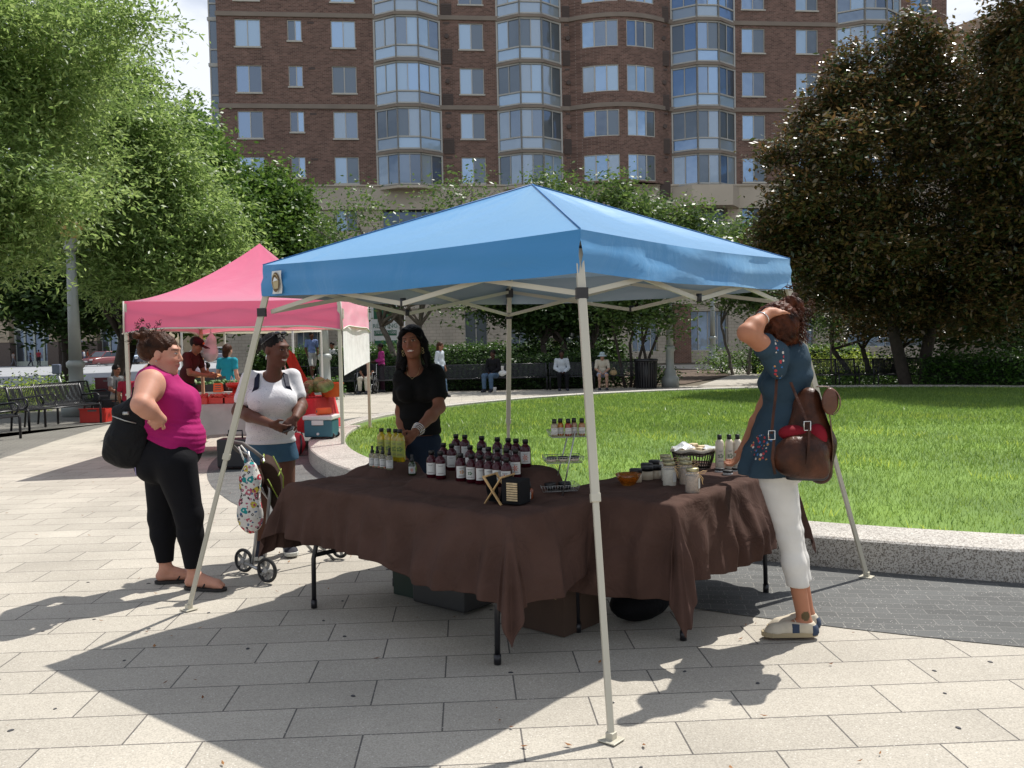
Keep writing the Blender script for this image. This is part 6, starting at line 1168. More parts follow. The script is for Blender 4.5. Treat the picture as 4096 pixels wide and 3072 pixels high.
def printtee():
    m = fabric('white_print_tee', (.66, .65, .66), .85, wr=.5, wscale=5, tl=.05); n = m.node_tree.nodes; l = m.node_tree.links; p = n['Principled BSDF']; t = n.new('ShaderNodeTexCoord')
    w = n.new('ShaderNodeTexNoise'); w.inputs['Scale'].default_value = 26; w.inputs['Distortion'].default_value = 2.5; l.new(t.outputs['Object'], w.inputs['Vector']); r_ = n.new('ShaderNodeValToRGB'); e = r_.color_ramp.elements; e[0].position = .485; e[0].color = (0, 0, 0, 1); e[1].position = .5; e[1].color = (1, 1, 1, 1); e2 = r_.color_ramp.elements.new(.515); e2.color = (0, 0, 0, 1); l.new(w.outputs['Fac'], r_.inputs[0])
    v = n.new('ShaderNodeTexNoise'); v.inputs['Scale'].default_value = 5; l.new(t.outputs['Object'], v.inputs['Vector']); r2 = n.new('ShaderNodeValToRGB'); r2.color_ramp.elements[0].position = .48; r2.color_ramp.elements[1].position = .54; l.new(v.outputs['Fac'], r2.inputs[0])
    mu = n.new('ShaderNodeMath'); mu.operation = 'MULTIPLY'; l.new(r_.outputs[0], mu.inputs[0]); l.new(r2.outputs[0], mu.inputs[1]); x = n.new('ShaderNodeMixRGB'); old = p.inputs['Base Color'].links[0].from_socket; l.new(old, x.inputs['Color1']); x.inputs['Color2'].default_value = (.16, .18, .25, 1); l.new(mu.outputs[0], x.inputs['Fac']); l.new(x.outputs[0], p.inputs['Base Color']); return m
sd = SD(); torso(sd, J, R, TW, .012); torso(sd, J, R, BR, .008, .07); sd.cone(J['sR'], J['sL'], .056, .056, .04); arm(sd, J, 'R', (.054, .05, .03), .012, .62); arm(sd, J, 'L', (.054, .05, .03), .012, .62)
sd.cut = [(r(585, 958, 6.8), (0, 0, -1))]; sd.sub = [('e', J['nk']+(.01, -.05, .035), np.array((.085, .10, .085)), None, 0)]; f0 = wr(.0035, 8, 60, 8); sd.fn = lambda X, Y, Z: f0(X, Y, Z)*np.clip((J['ch'][2]-.1-Z)/.1, .2, 1); sd.mesh('t_shirt', VX, printtee(), P_)
mdn = fabric('denim', (.045, .10, .155), .85, var=.2, wr=.4, weave=.2); sd = SD(); torso(sd, J, R, TW[2:], .006)
for s in 'RL': leg(sd, J, s, (.10, .085, .05, .04), .014, .22)
sd.cut = [(r(585, 944, 6.8), (0, 0, 1)), (r(585, 999, 6.85), (.08, 0, -1))]; sd.mesh('shorts', VX, mdn, P_)
hk = hairmat('black_hair', (.006, .0045, .004), (.014, .010, .008)); H = lambda x, y, z, c=J['hd'], R_=Rh, s=1.06: c+R_@(np.array([x, y, z])*s)
sd = SD(); sd.ell(H(0, -.022, .034), (.084, .104, .092), Rh); sd.sub = [('e', H(0, .11, -.03), np.array((.088, .09, .098)), Rh, 0), ('c', H(.1, .02, -.085), H(-.1, .02, -.085), .06, .06, 0)]; sd.cone(H(0, -.10, .03), H(0, -.17, .02), .034, .045, .02); sd.cone(H(0, -.17, .02), H(0, -.23, -.03), .045, .022, .02); sd.fn = lambda X, Y, Z: .0015*np.sin(220*X+90*Z); hr = sd.mesh('hair', .006, hk, P_)
strands(hr, 'ponytail', [H(0, -.15, .02), H(0, -.17, 0), H(0, -.18, -.02)], 60, .08, .0018, hk, .006, 60, .5, 3, H(0, -.08, .05))
q = MB(); 
for s in (-1, 1): q.ell(H(s*.032, .035, .118), (.026, .018, .014), 10, 6)
q.tube([H(-.05, .04, .112), H(0, .052, .12), H(.05, .04, .112)], .003, 5)
for s in (-1, 1): q.tube([H(s*.055, .035, .11), H(s*.08, -.02, .06), H(s*.082, -.06, .03)], .0028, 5)
q.build('sunglasses', mat('black_gloss', (.01, .01, .012), .08, var=0, coat=1), P_); q = MB(); q.tube([H(.086, .0, -.035), H(.09, .002, -.05), H(.088, .0, -.068)], .004, 6); q.build('earring', mat('silver', (.7, .7, .68), .2, var=0, metal=.9), P_)
mcv = mat('black_canvas', (.02, .02, .03), .8, var=.1); mws = mat('white_rubber', (.55, .55, .5), .6, var=.05)
shoe(P_, 'shoe', J['aR'], tR, mcv, mws, 1, mws, True); shoe(P_, 'shoe', J['aL'], tL, mcv, mws, 1, mws, True)
p = (J['wR']+J['wL'])/2+b+(.05, -.075, -.055); t = empty('mobile_phone', p, 0, 'dark mobile phone held between the hands of the woman in the white tee', 'phone'); q = MB(); q.box((0, 0, 0), (.085, .045, .010), .4, rot=(Matrix.Rotation(.5, 3, 'X') @ Matrix.Rotation(-.35, 3, 'Y'))); q.build('phone_body', MATS['black_gloss'], t, bevel=.002)
c0 = b+J['ch']; t = empty('backpack', c0, 0, 'dark backpack worn by the woman in the white tee, straps over her shoulders', 'backpack'); mbp_ = fabric('navy_nylon', (.012, .014, .03), .6, wr=.3); sd = SD(); sd.ell(R@np.array([0, -.20, -.08]), (.13, .085, .19), R, .04); sd.mesh('pack_body', .009, mbp_, t)
for s in (-1, 1):
    q = MB(); pts = [R@np.array(v) for v in [(s*.085, -.13, .06), (s*.095, -.06, .135), (s*.10, .04, .135), (s*.112, .118, .05), (s*.155, .115, -.06), (s*.178, .02, -.13), (s*.14, -.12, -.2)]]
    for a_, b_2 in zip(pts[:-1], pts[1:]): q.bar(a_, b_2+(b_2-a_)*.08, .036, .012, up=R@np.array([s*.3, .9, .3]))
    q.build('strap', mbp_, t, bevel=.003)
# ---------------------------------------------------------------- 3 seller in black
b = np.array([-.68, 6.55, 0]); P_ = empty('person', b, 0, 'smiling seller with long black hair and black tee standing behind the table', 'person'); r = rel(b)
J = dict(hd=r(891, 738, 6.5), nk=r(896, 792, 6.55), ch=r(905, 832, 6.58), wa=r(906, 900, 6.6), pe=r(905, 955, 6.62), sR=r(871, 815, 6.55), eR=r(866, 890, 6.62), wR=r(872, 955, 6.5), sL=r(939, 808, 6.56), eL=r(949, 880, 6.38), wL=r(897, 934, 6.08), hR=r(885, 985, 6.62), kR=r(885, 1105, 6.62), aR=r(884, 1230, 6.66), hL=r(928, 985, 6.6), kL=r(930, 1105, 6.6), aL=r(930, 1230, 6.62)); J['aR'][2] = J['aL'][2] = .09
R = frame((-.12, -1, 0)); Rh = frame((-.18, -1, -.02)); a_ = rad(7); Rh = Rh@np.array([[math.cos(a_), 0, math.sin(a_)], [0, 1, 0], [-math.sin(a_), 0, math.cos(a_)]]); SK = (.20, .080, .045)
TW = [('ch', (0, -.0, .01), (.142, .10, .13)), ('wa', (0, 0, .05), (.135, .10, .13)), ('wa', (0, .0, -.06), (.145, .105, .12)), ('pe', (0, -.01, 0), (.158, .118, .12)), ('pe', (0, -.07, -.04), (.13, .07, .10))]; BR = [('ch', (.068, .08, -.045), (.072, .07, .07)), ('ch', (-.068, .08, -.045), (.072, .07, .07))]
sd = SD(); torso(sd, J, R, TW, -.01); torso(sd, J, R, BR, -.01, .03); sd.cone(J['sR'], J['sL'], .046, .046, .04); sd.cone(J['nk']-(0, 0, .04), J['hd']-(0, 0, .05), .052, .047, .03); arm(sd, J, 'R', (.05, .038, .025)); arm(sd, J, 'L', (.053, .040, .026))
hand(sd, J['wL'], (-.55, -.45, -.55), (-.7, .5, 0), -1, .75, .92); hand(sd, J['wR'], (0, -.3, -1), (1, 0, 0), 1, .4, .92)
for s in 'RL': leg(sd, J, s, (.082, .055, .052, .034))
tR, tL = np.array([J['aR'][0]-.02, J['aR'][1]-.17, .012]), np.array([J['aL'][0]-.02, J['aL'][1]-.17, .012]); foot(sd, J['aR'], tR); foot(sd, J['aL'], tL); head(sd, J['hd'], Rh, 1.0)
sd.mesh('body', .0058, MSK, P_, facecol(J['hd'], Rh, 1.0, SK, lips=(.24, .07, .055), iris=(.02, .012, .01), smile=True, brow=(.02, .01, .008)))
mbt = fabric('black_cotton', (.005, .005, .005), .85, wr=.5, wscale=5); sd = SD(); torso(sd, J, R, TW, .010); torso(sd, J, R, BR, .006, .03); sd.cone(J['sR'], J['sL'], .055, .055, .04); arm(sd, J, 'R', (.058, .05, .03), .014, .6); arm(sd, J, 'L', (.06, .052, .03), .014, .6)
sd.cut = [(r(905, 938, 6.6), (0, 0, -1))]; sd.sub = [('e', J['nk']+(-.01, -.075, .02), np.array((.088, .12, .095)), None, 0)]; sd.fn = wr(.004, 8, 50, 2); sd.mesh('t_shirt', VX, mbt, P_)
sd = SD(); torso(sd, J, R, TW[3:], .006)
for s in 'RL': leg(sd, J, s, (.088, .06, .055, .05), .01, 1.93)
sd.cut = [(r(905, 932, 6.6), (0, 0, 1))]; sd.mesh('jeans', .009, fabric('dark_denim', (.012, .02, .035), .85, wr=.3), P_)
H = lambda x, y, z, c=J['hd'], R_=Rh, s=1.: c+R_@(np.array([x, y, z])*s)
sd = SD(); sd.ell(H(0, -.022, .034), (.083, .102, .091), Rh, .03)
for s in (-1, 1):
    sd.cone(H(s*.052, .015, .06), H(s*.078, .0, -.02), .034, .030, .03); sd.cone(H(s*.078, 0, -.02), H(s*.085, -.005, -.12), .029, .026, .03); sd.cone(H(s*.085, -.005, -.12), H(s*.09, .015, -.19), .026, .014, .03)
sd.cone(H(.0, -.08, .0), H(.02, -.08, -.16), .06, .05, .04); sd.cone(H(.075, -.03, -.02), H(.13, -.02, -.17), .045, .03, .03); sd.cone(H(.030, .066, .084), H(-.070, .052, .025), .016, .014, .02); sd.cone(H(.035, .064, .084), H(.076, .045, .035), .014, .016, .02)
sd.sub = [('e', H(-.004, .095, -.035), np.array((.064, .085, .108)), Rh, 0)]; sd.fn = lambda X, Y, Z: .0022*np.sin(170*X+20*np.sin(20*Z))*np.sin(150*Y+1); hr = sd.mesh('hair', .005, mat('silky_black_hair', (.003, .0026, .003), .38, var=.2, vs=20, spec=.08, bump=.5, bs=90), P_)
g = np.random.default_rng(9); strands(hr, 'hair_ends', [H(s*.088+g.normal(0, .012), .01, -.17+g.normal(0, .02)) for s in (-1, 1) for _ in range(12)], 90, .06, .0016, MATS['silky_black_hair'], .004, 40, 1.6, 3, H(0, 0, -.1))
q = MB()
for s in (-1, 1):
    for k in range(3): q.tube([H(s*.073+.008*math.cos(a), .03, -.045-.02*k+.009*math.sin(a)) for a in np.linspace(0, 6.283, 9)], .0014, 4)
q.build('earring', mat('gold', (.5, .4, .2), .3, var=0, metal=.8), P_); q = MB(); dv = (J['eL']-J['wL']); dv /= np.linalg.norm(dv); u1 = np.cross(dv, [0, 0, 1.]); u1 /= np.linalg.norm(u1); u2 = np.cross(dv, u1)
for k in range(4): c = J['wL']+dv*(.01+.014*k); q.tube([c+(u1*math.cos(a)+u2*math.sin(a))*(.034+.003*k) for a in np.linspace(0, 6.283, 18)], .0028, 5)
q.build('bangle', MATS['silver'], P_); q = MB(); q.tube([J['nk']+(-.055, -.045, .0), J['nk']+(-.045, -.085, -.05), J['nk']+(-.01, -.112, -.085), J['nk']+(.03, -.09, -.05), J['nk']+(.045, -.05, 0)], .0012, 4); q.build('necklace', MATS['gold'], P_)
shoe(P_, 'shoe', J['aR'], tR, mcv, mws); shoe(P_, 'shoe', J['aL'], tL, mcv, mws)
# ---------------------------------------------------------------- 4 woman in blue tunic
b = np.array([1.50, 4.77, 0]); P_ = empty('person', b, 0, 'woman in a flowered blue tunic and white capris leaning over the table, hand in hair', 'person'); r = rel(b)
J = dict(hd=r(1674, 713, 4.74), nk=r(1694, 752, 4.78), ch=r(1700, 800, 4.78), wa=r(1694, 880, 4.80), pe=r(1680, 985, 4.82), sL=r(1672, 762, 4.62), eL=r(1613, 719, 4.50), wL=r(1659, 677, 4.60), sR=r(1688, 765, 4.96), eR=r(1650, 880, 5.02), wR=r(1604, 972, 5.10), hL=r(1676, 1030, 4.76), kL=r(1704, 1155, 4.76), aL=r(1738, 1325, 4.74), hR=r(1684, 1030, 4.90), kR=r(1709, 1150, 4.88), aR=r(1744, 1310, 4.86)); J['aL'][2] = J['aR'][2] = .09
J['aL'][2] = .085; tL = G(1652, 1378)-b; tL[2] = .012; tR = G(1664, 1366)-b; tR[2] = .012
f_ = (-1, .12, 0); up_ = J['ch']-J['pe']; R = frame(f_, up_); Rh = frame((-.66, .1, -.72), (-.6, 0, .8)); SK = (.40, .175, .10)
TW = [('ch', (0, -.01, .02), (.13, .092, .115)), ('ch', (0, .0, -.09), (.12, .09, .13)), ('wa', (0, 0, .0), (.115, .085, .13)), ('pe', (0, -.0, .03), (.145, .115, .13)), ('pe', (0, -.05, -.05), (.14, .10, .11))]; BR = [('ch', (.06, .07, -.07), (.065, .06, .065)), ('ch', (-.06, .07, -.07), (.065, .06, .065))]
sd = SD(); torso(sd, J, R, TW, -.012); torso(sd, J, R, BR, -.01, .03); sd.cone(J['sR'], J['sL'], .05, .05, .04); sd.cone(J['nk']-(0, 0, .02), J['hd']+(.02, 0, -.03), .052, .05, .03); arm(sd, J, 'R', (.046, .036, .024)); arm(sd, J, 'L', (.054, .042, .027))
hand(sd, J['wL'], (.85, .25, .18), (.2, .5, -.8), 1, .55, .95); hand(sd, J['wR'], (-.3, .5, -.75), (-.5, .3, -.2), 1, .6, .95)
for s in 'RL': leg(sd, J, s, (.078, .048, .046, .036))
J['kR'] = J['kR']; foot(sd, J['aL'], tL, .98); foot(sd, J['aR'], tR, .98); head(sd, J['hd'], Rh, 1.02)
def tattoo(v, col): m = (np.linalg.norm((v-(J['aL']+(-.005, -.03, .04)))/[.022, .03, .026], axis=1) < 1); col[m] = (.10, .07, .03); return col
sd.mesh('body', .006, MSK, P_, facecol(J['hd'], Rh, 1.02, SK, lips=(.35, .12, .09), extra=tattoo))
def floral(name, base, cols, z0=None, boxes=()):
    m = fabric(name, base, .85, wr=.6, wscale=5, weave=.2); n = m.node_tree.nodes; l = m.node_tree.links; p = n['Principled BSDF']; t = n.new('ShaderNodeTexCoord'); v = n.new('ShaderNodeTexVoronoi'); v.inputs['Scale'].default_value = 48; l.new(t.outputs['Object'], v.inputs['Vector'])
    d = n.new('ShaderNodeMath'); d.operation = 'LESS_THAN'; d.inputs[1].default_value = .36; l.new(v.outputs['Distance'], d.inputs[0]); mask = None
    for c, s in boxes:
        mp_ = n.new('ShaderNodeMapping'); mp_.vector_type = 'TEXTURE'; mp_.inputs['Location'].default_value = c; mp_.inputs['Scale'].default_value = s; l.new(t.outputs['Object'], mp_.inputs[0]); ln = n.new('ShaderNodeVectorMath'); ln.operation = 'LENGTH'; l.new(mp_.outputs[0], ln.inputs[0]); lt = n.new('ShaderNodeMath'); lt.operation = 'LESS_THAN'; lt.inputs[1].default_value = 1; l.new(ln.outputs['Value'], lt.inputs[0])
        if mask is None: mask = lt.outputs[0]
        else: mxm = n.new('ShaderNodeMath'); mxm.operation = 'MAXIMUM'; l.new(mask, mxm.inputs[0]); l.new(lt.outputs[0], mxm.inputs[1]); mask = mxm.outputs[0]
    mu = n.new('ShaderNodeMath'); mu.operation = 'MULTIPLY'; l.new(d.outputs[0], mu.inputs[0]); l.new(mask, mu.inputs[1]) if mask is not None else mu.inputs.__getitem__(1).__setattr__('default_value', 1)
    sx_ = n.new('ShaderNodeSeparateXYZ'); l.new(v.outputs['Color'], sx_.inputs[0]); rr = n.new('ShaderNodeValToRGB'); rr.color_ramp.interpolation = 'CONSTANT'; e = rr.color_ramp.elements; e[0].color = cols[0]+(1,); e[1].position = 1/len(cols); e[1].color = cols[1]+(1,)
    for i in range(2, len(cols)): e_ = rr.color_ramp.elements.new(i/len(cols)); e_.color = cols[i]+(1,)
    l.new(sx_.outputs['X'], rr.inputs[0]); x = n.new('ShaderNodeMixRGB'); old = p.inputs['Base Color'].links[0].from_socket; l.new(old, x.inputs['Color1']); l.new(rr.outputs[0], x.inputs['Color2']); l.new(mu.outputs[0], x.inputs['Fac']); l.new(x.outputs[0], p.inputs['Base Color']); return m
e1 = J['sL']; sl = r(1682, 778, 4.55); sk = r(1640, 965, 4.66)
mtu = floral('blue_tunic', (.030, .055, .078), [(.55, .5, .45), (.4, .05, .06), (.05, .15, .35), (.5, .25, .1)], boxes=[(tuple(sl), (.028, .14, .13)), (tuple(sk), (.075, .12, .075))])
sd = SD(); torso(sd, J, R, TW, .014); torso(sd, J, R, BR, .01, .03); sd.cone(J['sR'], J['sL'], .06, .06, .04); sd.ell(J['ch']+R@np.array([0, -.04, .0]), (.115, .07, .15), R, .05)
sd.cone(J['sL'], J['sL']+(J['eL']-J['sL'])*.3, .066, .064, .03); sd.cone(J['sL']+(.0, 0, .0), r(1680, 800, 4.60), .06, .05, .03); arm(sd, J, 'R', (.06, .06, .03), .01, .5)
hem = r(1672, 1015, 4.82); 
for s_, w_ in ((-1, 0), (-.5, 0), (0, 0), (.5, 0), (1, 0)): sd.cone(J['wa']+R@np.array([s_*.07, .0, -.02]), J['pe']+R@np.array([s_*.12, .085, -.10]), .08, .085, .05); sd.cone(J['wa']+R@np.array([s_*.07, 0, -.02]), J['pe']+R@np.array([s_*.12, -.07, -.10]), .08, .08, .05)
sd.cone(J['wa']+(-.03, 0, 0), r(1616, 1010, 4.85), .06, .055, .06)
h0, h1_ = r(1600, 1026, 4.82), r(1722, 1020, 4.82); n_ = np.array([-(h1_-h0)[2], 0, (h1_-h0)[0]]); sd.cut = [(h0, -n_)]; f1 = wr(.005, 7, 38, 6); sd.fn = lambda X, Y, Z: f1(X, Y, Z)+.006*np.sin(55*(X*.5+Y)+4*Z)*np.clip((J['wa'][2]-Z)/.15, 0, 1)
sd.mesh('tunic', VX, mtu, P_)
mwc = fabric('white_capris', (.64, .62, .58), .8, wr=.25, wscale=5); sd = SD(); torso(sd, J, R, TW[3:], -.002)
for s in 'RL': leg(sd, J, s, (.086, .054, .053, .050), .006, 1.62)
f2 = wr(.003, 9, 70, 12); sd.fn = lambda X, Y, Z: f2(X, Y, Z)*(.08+.7*np.exp(-((Z-J['pe'][2]+.08)/.1)**2)+.5*np.exp(-((Z-J['kL'][2])/.09)**2)); sd.cut = [(r(1730, 1266, 4.75), (0, 0, -1)), (J['pe']+(0, 0, .1), (0, 0, 1))]; sd.mesh('capri_trousers', VX, mwc, P_)
ha = hairmat('auburn_hair', (.014, .005, .003), (.085, .024, .010)); H = lambda x, y, z, c=J['hd'], R_=Rh, s=1.02: c+R_@(np.array([x, y, z])*s)
sd = SD(); sd.ell(H(0, -.02, .035), (.088, .108, .096), Rh, .03); sd.cone(r(1678, 700, 4.70), r(1705, 728, 4.72), .075, .05, .03); sd.cone(r(1680, 682, 4.72), r(1706, 672, 4.72), .06, .045, .03); sd.cone(r(1662, 690, 4.72), r(1660, 722, 4.70), .05, .045, .03); sd.ell(r(1684, 700, 4.66), (.10, .07, .115), None, .03); sd.sub = [('e', r(1650, 757, 4.68), np.array((.05, .12, .05)), None, 0), ('e', r(1674, 727, 4.58), np.array((.014, .05, .022)), None, 0)]
g = np.random.default_rng(11)
for i in range(60): sd.ell(r(1706+g.normal(0, 9), 690+g.normal(0, 19), 4.72+g.normal(0, .025)), (.028,)*3, None, .02)
sd.fn = lambda X, Y, Z: .005*np.sin(170*X+90*Z+3*np.sin(60*Z))*np.sin(120*Y+80*Z); hr = sd.mesh('hair', .006, ha, P_)
strands(hr, 'curls', [r(1712+g.normal(0, 10), 690+g.normal(0, 24), 4.72+g.normal(0, .03)) for _ in range(60)], 600, .045, .0022, ha, .009, 120, .45, 4, r(1690, 690, 4.74), .02)
q = MB(); dv = J['eL']-J['wL']; dv /= np.linalg.norm(dv); u1 = np.cross(dv, [0, 1., 0]); u1 /= np.linalg.norm(u1); u2 = np.cross(dv, u1); c = J['wL']+dv*.05; q.tube([c+(u1*math.cos(a)+u2*math.sin(a))*.035 for a in np.linspace(0, 6.283, 18)], .003, 5); q.build('bracelet', MATS['silver'], P_)
mcs = mat('cream_canvas', (.50, .44, .34), .85, var=.08, vs=30); mns = mat('tan_rubber', (.34, .27, .16), .7, var=.05)
for a2, t_ in ((J['aL'], tL), (J['aR'], tR)):
    o = shoe(P_, 'sneaker', a2, t_, mcs, mns, .93, mcs); d = t_-a2; d[2] = 0; d /= np.linalg.norm(d); sd = SD(); foot(sd, a2, t_, .93, .0105, .03); c = np.array([a2[0], a2[1], 0]); sd.cut = [(c+d*.035, -d), (c+d*.075, d), ((0, 0, .085), (0, 0, 1)), ((0, 0, .02), (0, 0, -1))]; sd.mesh('side_panel', .005, mat('navy_suede', (.03, .045, .08), .9, var=.1), o)
    sd = SD(); foot(sd, a2, t_, .93, .0105, .03); sd.cut = [(c-d*.03, d), ((0, 0, .075), (0, 0, 1)), ((0, 0, .02), (0, 0, -1))]; sd.mesh('heel_panel', .005, MATS['navy_suede'], o)
# her leather satchel
b2 = A(1742, 1030, 4.52); t = empty('leather_satchel', b2, 0, 'worn brown leather satchel with curled flap and buckled straps on the tunic woman', 'bag'); mlt = mat('brown_leather', (.022, .008, .005), .42, var=.5, vs=9, spec=.22, col2=(.065, .022, .010), bump=.4, bs=60); mlt2 = mat('tan_leather', (.10, .035, .016), .38, var=.35, vs=12, spec=.45, bump=.3, bs=60); q_ = lambda px, py, y: A(px, py, y)-b2
sd = SD(); sd.ell(q_(1725, 985, 4.50), (.125, .07, .105), None, .04); sd.ell(q_(1750, 975, 4.55), (.10, .08, .11), None, .04); sd.cone(q_(1700, 1000, 4.5), q_(1770, 1015, 4.52), .05, .05, .04); sd.cut = [(q_(1730, 1037, 4.5), (.05, 0, -1))]; sd.mesh('front_pouch', .007, mlt, t)
sd = SD(); sd.cone(q_(1748, 860, 4.62), q_(1765, 960, 4.6), .055, .085, .05); sd.cone(q_(1765, 960, 4.6), q_(1772, 1020, 4.6), .085, .06, .05); sd.cone(q_(1735, 880, 4.64), q_(1730, 960, 4.62), .05, .09, .05); sd.mesh('main_body', .008, mlt, t)
q = MB(); P = []
for k in range(15):
    a = k/14; px, py = [(1760, 836), (1775, 834), (1790, 836), (1803, 842), (1812, 855), (1815, 868), (1813, 882), (1805, 893), (1797, 897), (1790, 893), (1792, 900), (1795, 930), (1798, 950), (1800, 975), (1796, 1000)][k]; y0_ = 4.50+.01*math.sin(k); P.append([q_(px, py, y0_), q_(px+1, py, y0_+.07), q_(px+2, py, y0_+.14), q_(px+1, py+1, y0_+.20)])
q.grid(P); q.build('flap', mlt2, t, solid=.006, sub=1)
sd = SD(); sd.ell(q_(1793, 867, 4.51), (.042, .018, .068), None, .01); sd.mesh('flap_end', .006, mlt2, t)
sd = SD(); sd.ell(q_(1712, 935, 4.545), (.07, .05, .04), None, .02); sd.ell(q_(1765, 945, 4.535), (.05, .05, .07), None, .02); sd.mesh('red_lining', .006, fabric('crimson_cloth', (.20, .01, .018), .8, wr=.6), t)
sd = SD(); sd.cone(q_(1710, 1030, 4.52), q_(1775, 1024, 4.56), .03, .03, .02); sd.cone(q_(1775, 1024, 4.56), q_(1792, 1000, 4.58), .03, .02, .02); sd.cut = [(q_(1730, 1039, 4.5), (-.1, 0, -1))]; sd.mesh('base_panel', .006, mblk, t)
for pts in ([(1678, 805, 4.62), (1676, 850, 4.56), (1670, 900, 4.52), (1667, 935, 4.50)], [(1708, 826, 4.60), (1725, 868, 4.54), (1744, 912, 4.48)], [(1672, 950, 4.49), (1668, 990, 4.47), (1674, 1022, 4.50)], [(1748, 925, 4.46), (1747, 960, 4.425), (1744, 1000, 4.43)]):
    q = MB(); pp = [q_(*p_) for p_ in pts]
    for a_, c_ in zip(pp[:-1], pp[1:]): q.bar(a_, c_+(c_-a_)*.06, .013, .006, up=(0, -1, 0))
    q.build('strap', mlt, t)
for px, py, y in ((1744, 920, 4.455), (1667, 940, 4.485)):
    q = MB(); c = q_(px, py, y); w_, h_ = .016, .022; q.tube([c+(-w_, 0, -h_), c+(w_, 0, -h_), c+(w_, 0, h_), c+(-w_, 0, h_), c+(-w_, 0, -h_)], .003, 5); q.build('buckle', MATS['silver'], t)
# ================================================================ STROLLER
sb_ = A(560, 1240, 6.45); ST = empty('stroller', (sb_[0], sb_[1], 0), 0, 'folding stroller with brown and lime canopy standing between the woman in white and the table', 'stroller'); s0 = np.array([sb_[0], sb_[1], 0.]); q_ = lambda px, py, y: A(px, py, y)-s0
mal = mat('brushed_aluminium', (.38, .38, .38), .35, var=0, metal=.7); mty = mat('dark_tyre', (.02, .02, .02), .7, var=0); mhub = mat('grey_hub', (.35, .35, .34), .4, var=0); mfoam = mat('grey_foam', (.13, .12, .11), .9, var=.1)
def wheel(c, r, yaw, parent):
    R_ = Matrix.Rotation(yaw, 4, 'Z') @ Matrix.Rotation(math.pi/2, 4, 'X'); e = MB(); n = 28; P = [[(  (r-.012+.012*math.cos(b))*math.cos(a), (r-.012+.012*math.cos(b))*math.sin(a), .013*math.sin(b)) for b in np.linspace(0, 6.283, 9)] for a in np.linspace(0, 2*math.pi, n, endpoint=False)]
    e.grid(P, closeu=True); t_ = e.build('wheel', mty, parent); t_.matrix_local = Matrix.Translation(V3(c)) @ R_
    e = MB(); e.tube([(0, 0, -.02), (0, 0, .02)], r*.2, 12)
    for k in range(5): a = k*2*math.pi/5; e.add([(r*.15*math.cos(a-.5), r*.15*math.sin(a-.5), .010), (r*.78*math.cos(a-.16), r*.78*math.sin(a-.16), .006), (r*.78*math.cos(a+.16), r*.78*math.sin(a+.16), .006), (r*.15*math.cos(a+.5), r*.15*math.sin(a+.5), .010)], [(0, 1, 2, 3), (3, 2, 1, 0)]); e.add([(r*.15*math.cos(a-.5), r*.15*math.sin(a-.5), -.010), (r*.78*math.cos(a-.16), r*.78*math.sin(a-.16), -.006), (r*.78*math.cos(a+.16), r*.78*math.sin(a+.16), -.006), (r*.15*math.cos(a+.5), r*.15*math.sin(a+.5), -.010)], [(0, 1, 2, 3), (3, 2, 1, 0)])
    e.grid([[(r*.78*math.cos(a), r*.78*math.sin(a), z) for z in (-.009, .009)] for a in np.linspace(0, 6.283, 25)]); h = e.build('hub', mhub, t_); return t_
W_ = [(527, 1215, 6.38), (577, 1238, 6.08)]
wr_ = .086
for px, py, y in W_: c = q_(px, py, y); c[2] = wr_; wheel(c, wr_, -.5, ST)
for px, y in ((735, 6.75), (700, 7.05)): c = q_(px, 1220, y); c[2] = wr_*.95; wheel(c, wr_*.95, -.5, ST)
q = MB(); q.tube([q_(527, 1215, 6.38), q_(577, 1238, 6.08)], .012, 8); q.build('axle', mal, ST)
q = MB(); q.tube([q_(545, 1218, 6.3), q_(551, 1175, 6.3), q_(556, 1120, 6.32), q_(548, 1040, 6.3), q_(535, 975, 6.28)], .011, 8); q.tube([q_(570, 1232, 6.12), q_(575, 1160, 6.1), q_(583, 1060, 6.12), q_(566, 985, 6.14)], .011, 8); q.build('rear_tube', mal, ST)
q = MB(); q.tube([q_(560, 1030, 6.2), q_(640, 1130, 6.5), q_(735, 1222, 6.75)], .011, 8); q.tube([q_(545, 1030, 6.4), q_(620, 1130, 6.8), q_(700, 1218, 7.05)], .011, 8); q.build('front_tube', mal, ST)
q = MB(); q.tube([q_(540, 990, 6.30), q_(512, 972, 6.28), q_(502, 962, 6.24), q_(506, 955, 6.2), q_(525, 958, 6.15), q_(550, 975, 6.1), q_(568, 990, 6.1)], .013, 8); q.build('push_handle', mfoam, ST)
mbw = fabric('brown_nylon', (.035, .018, .012), .8, wr=.6); mlime = mat('lime_trim', (.22, .30, .03), .7, var=0)
P = []
for i in range(11):
    a = rad(-15+i*13); row = []
    for j in range(9):
        s = (j/8-.5); c0, c1 = q_(572, 1045, 6.1), q_(575, 1040, 6.5); c = c0+(c1-c0)*(j/8); rr = .26*(1-.15*abs(s)*2); row.append(c+np.array([.75, .1, 0])*rr*math.sin(a)*.62+np.array([0, 0, 1])*rr*.75*math.cos(a)+(0, 0, -.05*abs(s)))
    P.append(row)
q = MB(); q.grid(P); q.build('sun_canopy', mbw, ST, solid=.004)
for e_ in (0, 8):
    q = MB(); q.add([q_(572, 1045, 6.1) if e_ == 0 else q_(575, 1040, 6.5)]+[row[e_] for row in P], [(0, i, i+1) for i in range(1, 11)]); q.build('canopy_side', mbw, ST)
for k in (1, 6, 10): q = MB(); q.tube([p+np.array([0, -.004, .003]) for p in P[k]], .0055, 5); q.build('canopy_piping', mlime, ST)
q = MB(); P2 = [[q_(560+10*i, 1035+22*i, 6.12+.02*i)+np.array([0, .36*j/4, 0.02*math.sin(j*.8)]) for j in range(5)] for i in range(7)]; q.grid(P2); q.build('seat_fabric', mbw, ST, solid=.006)
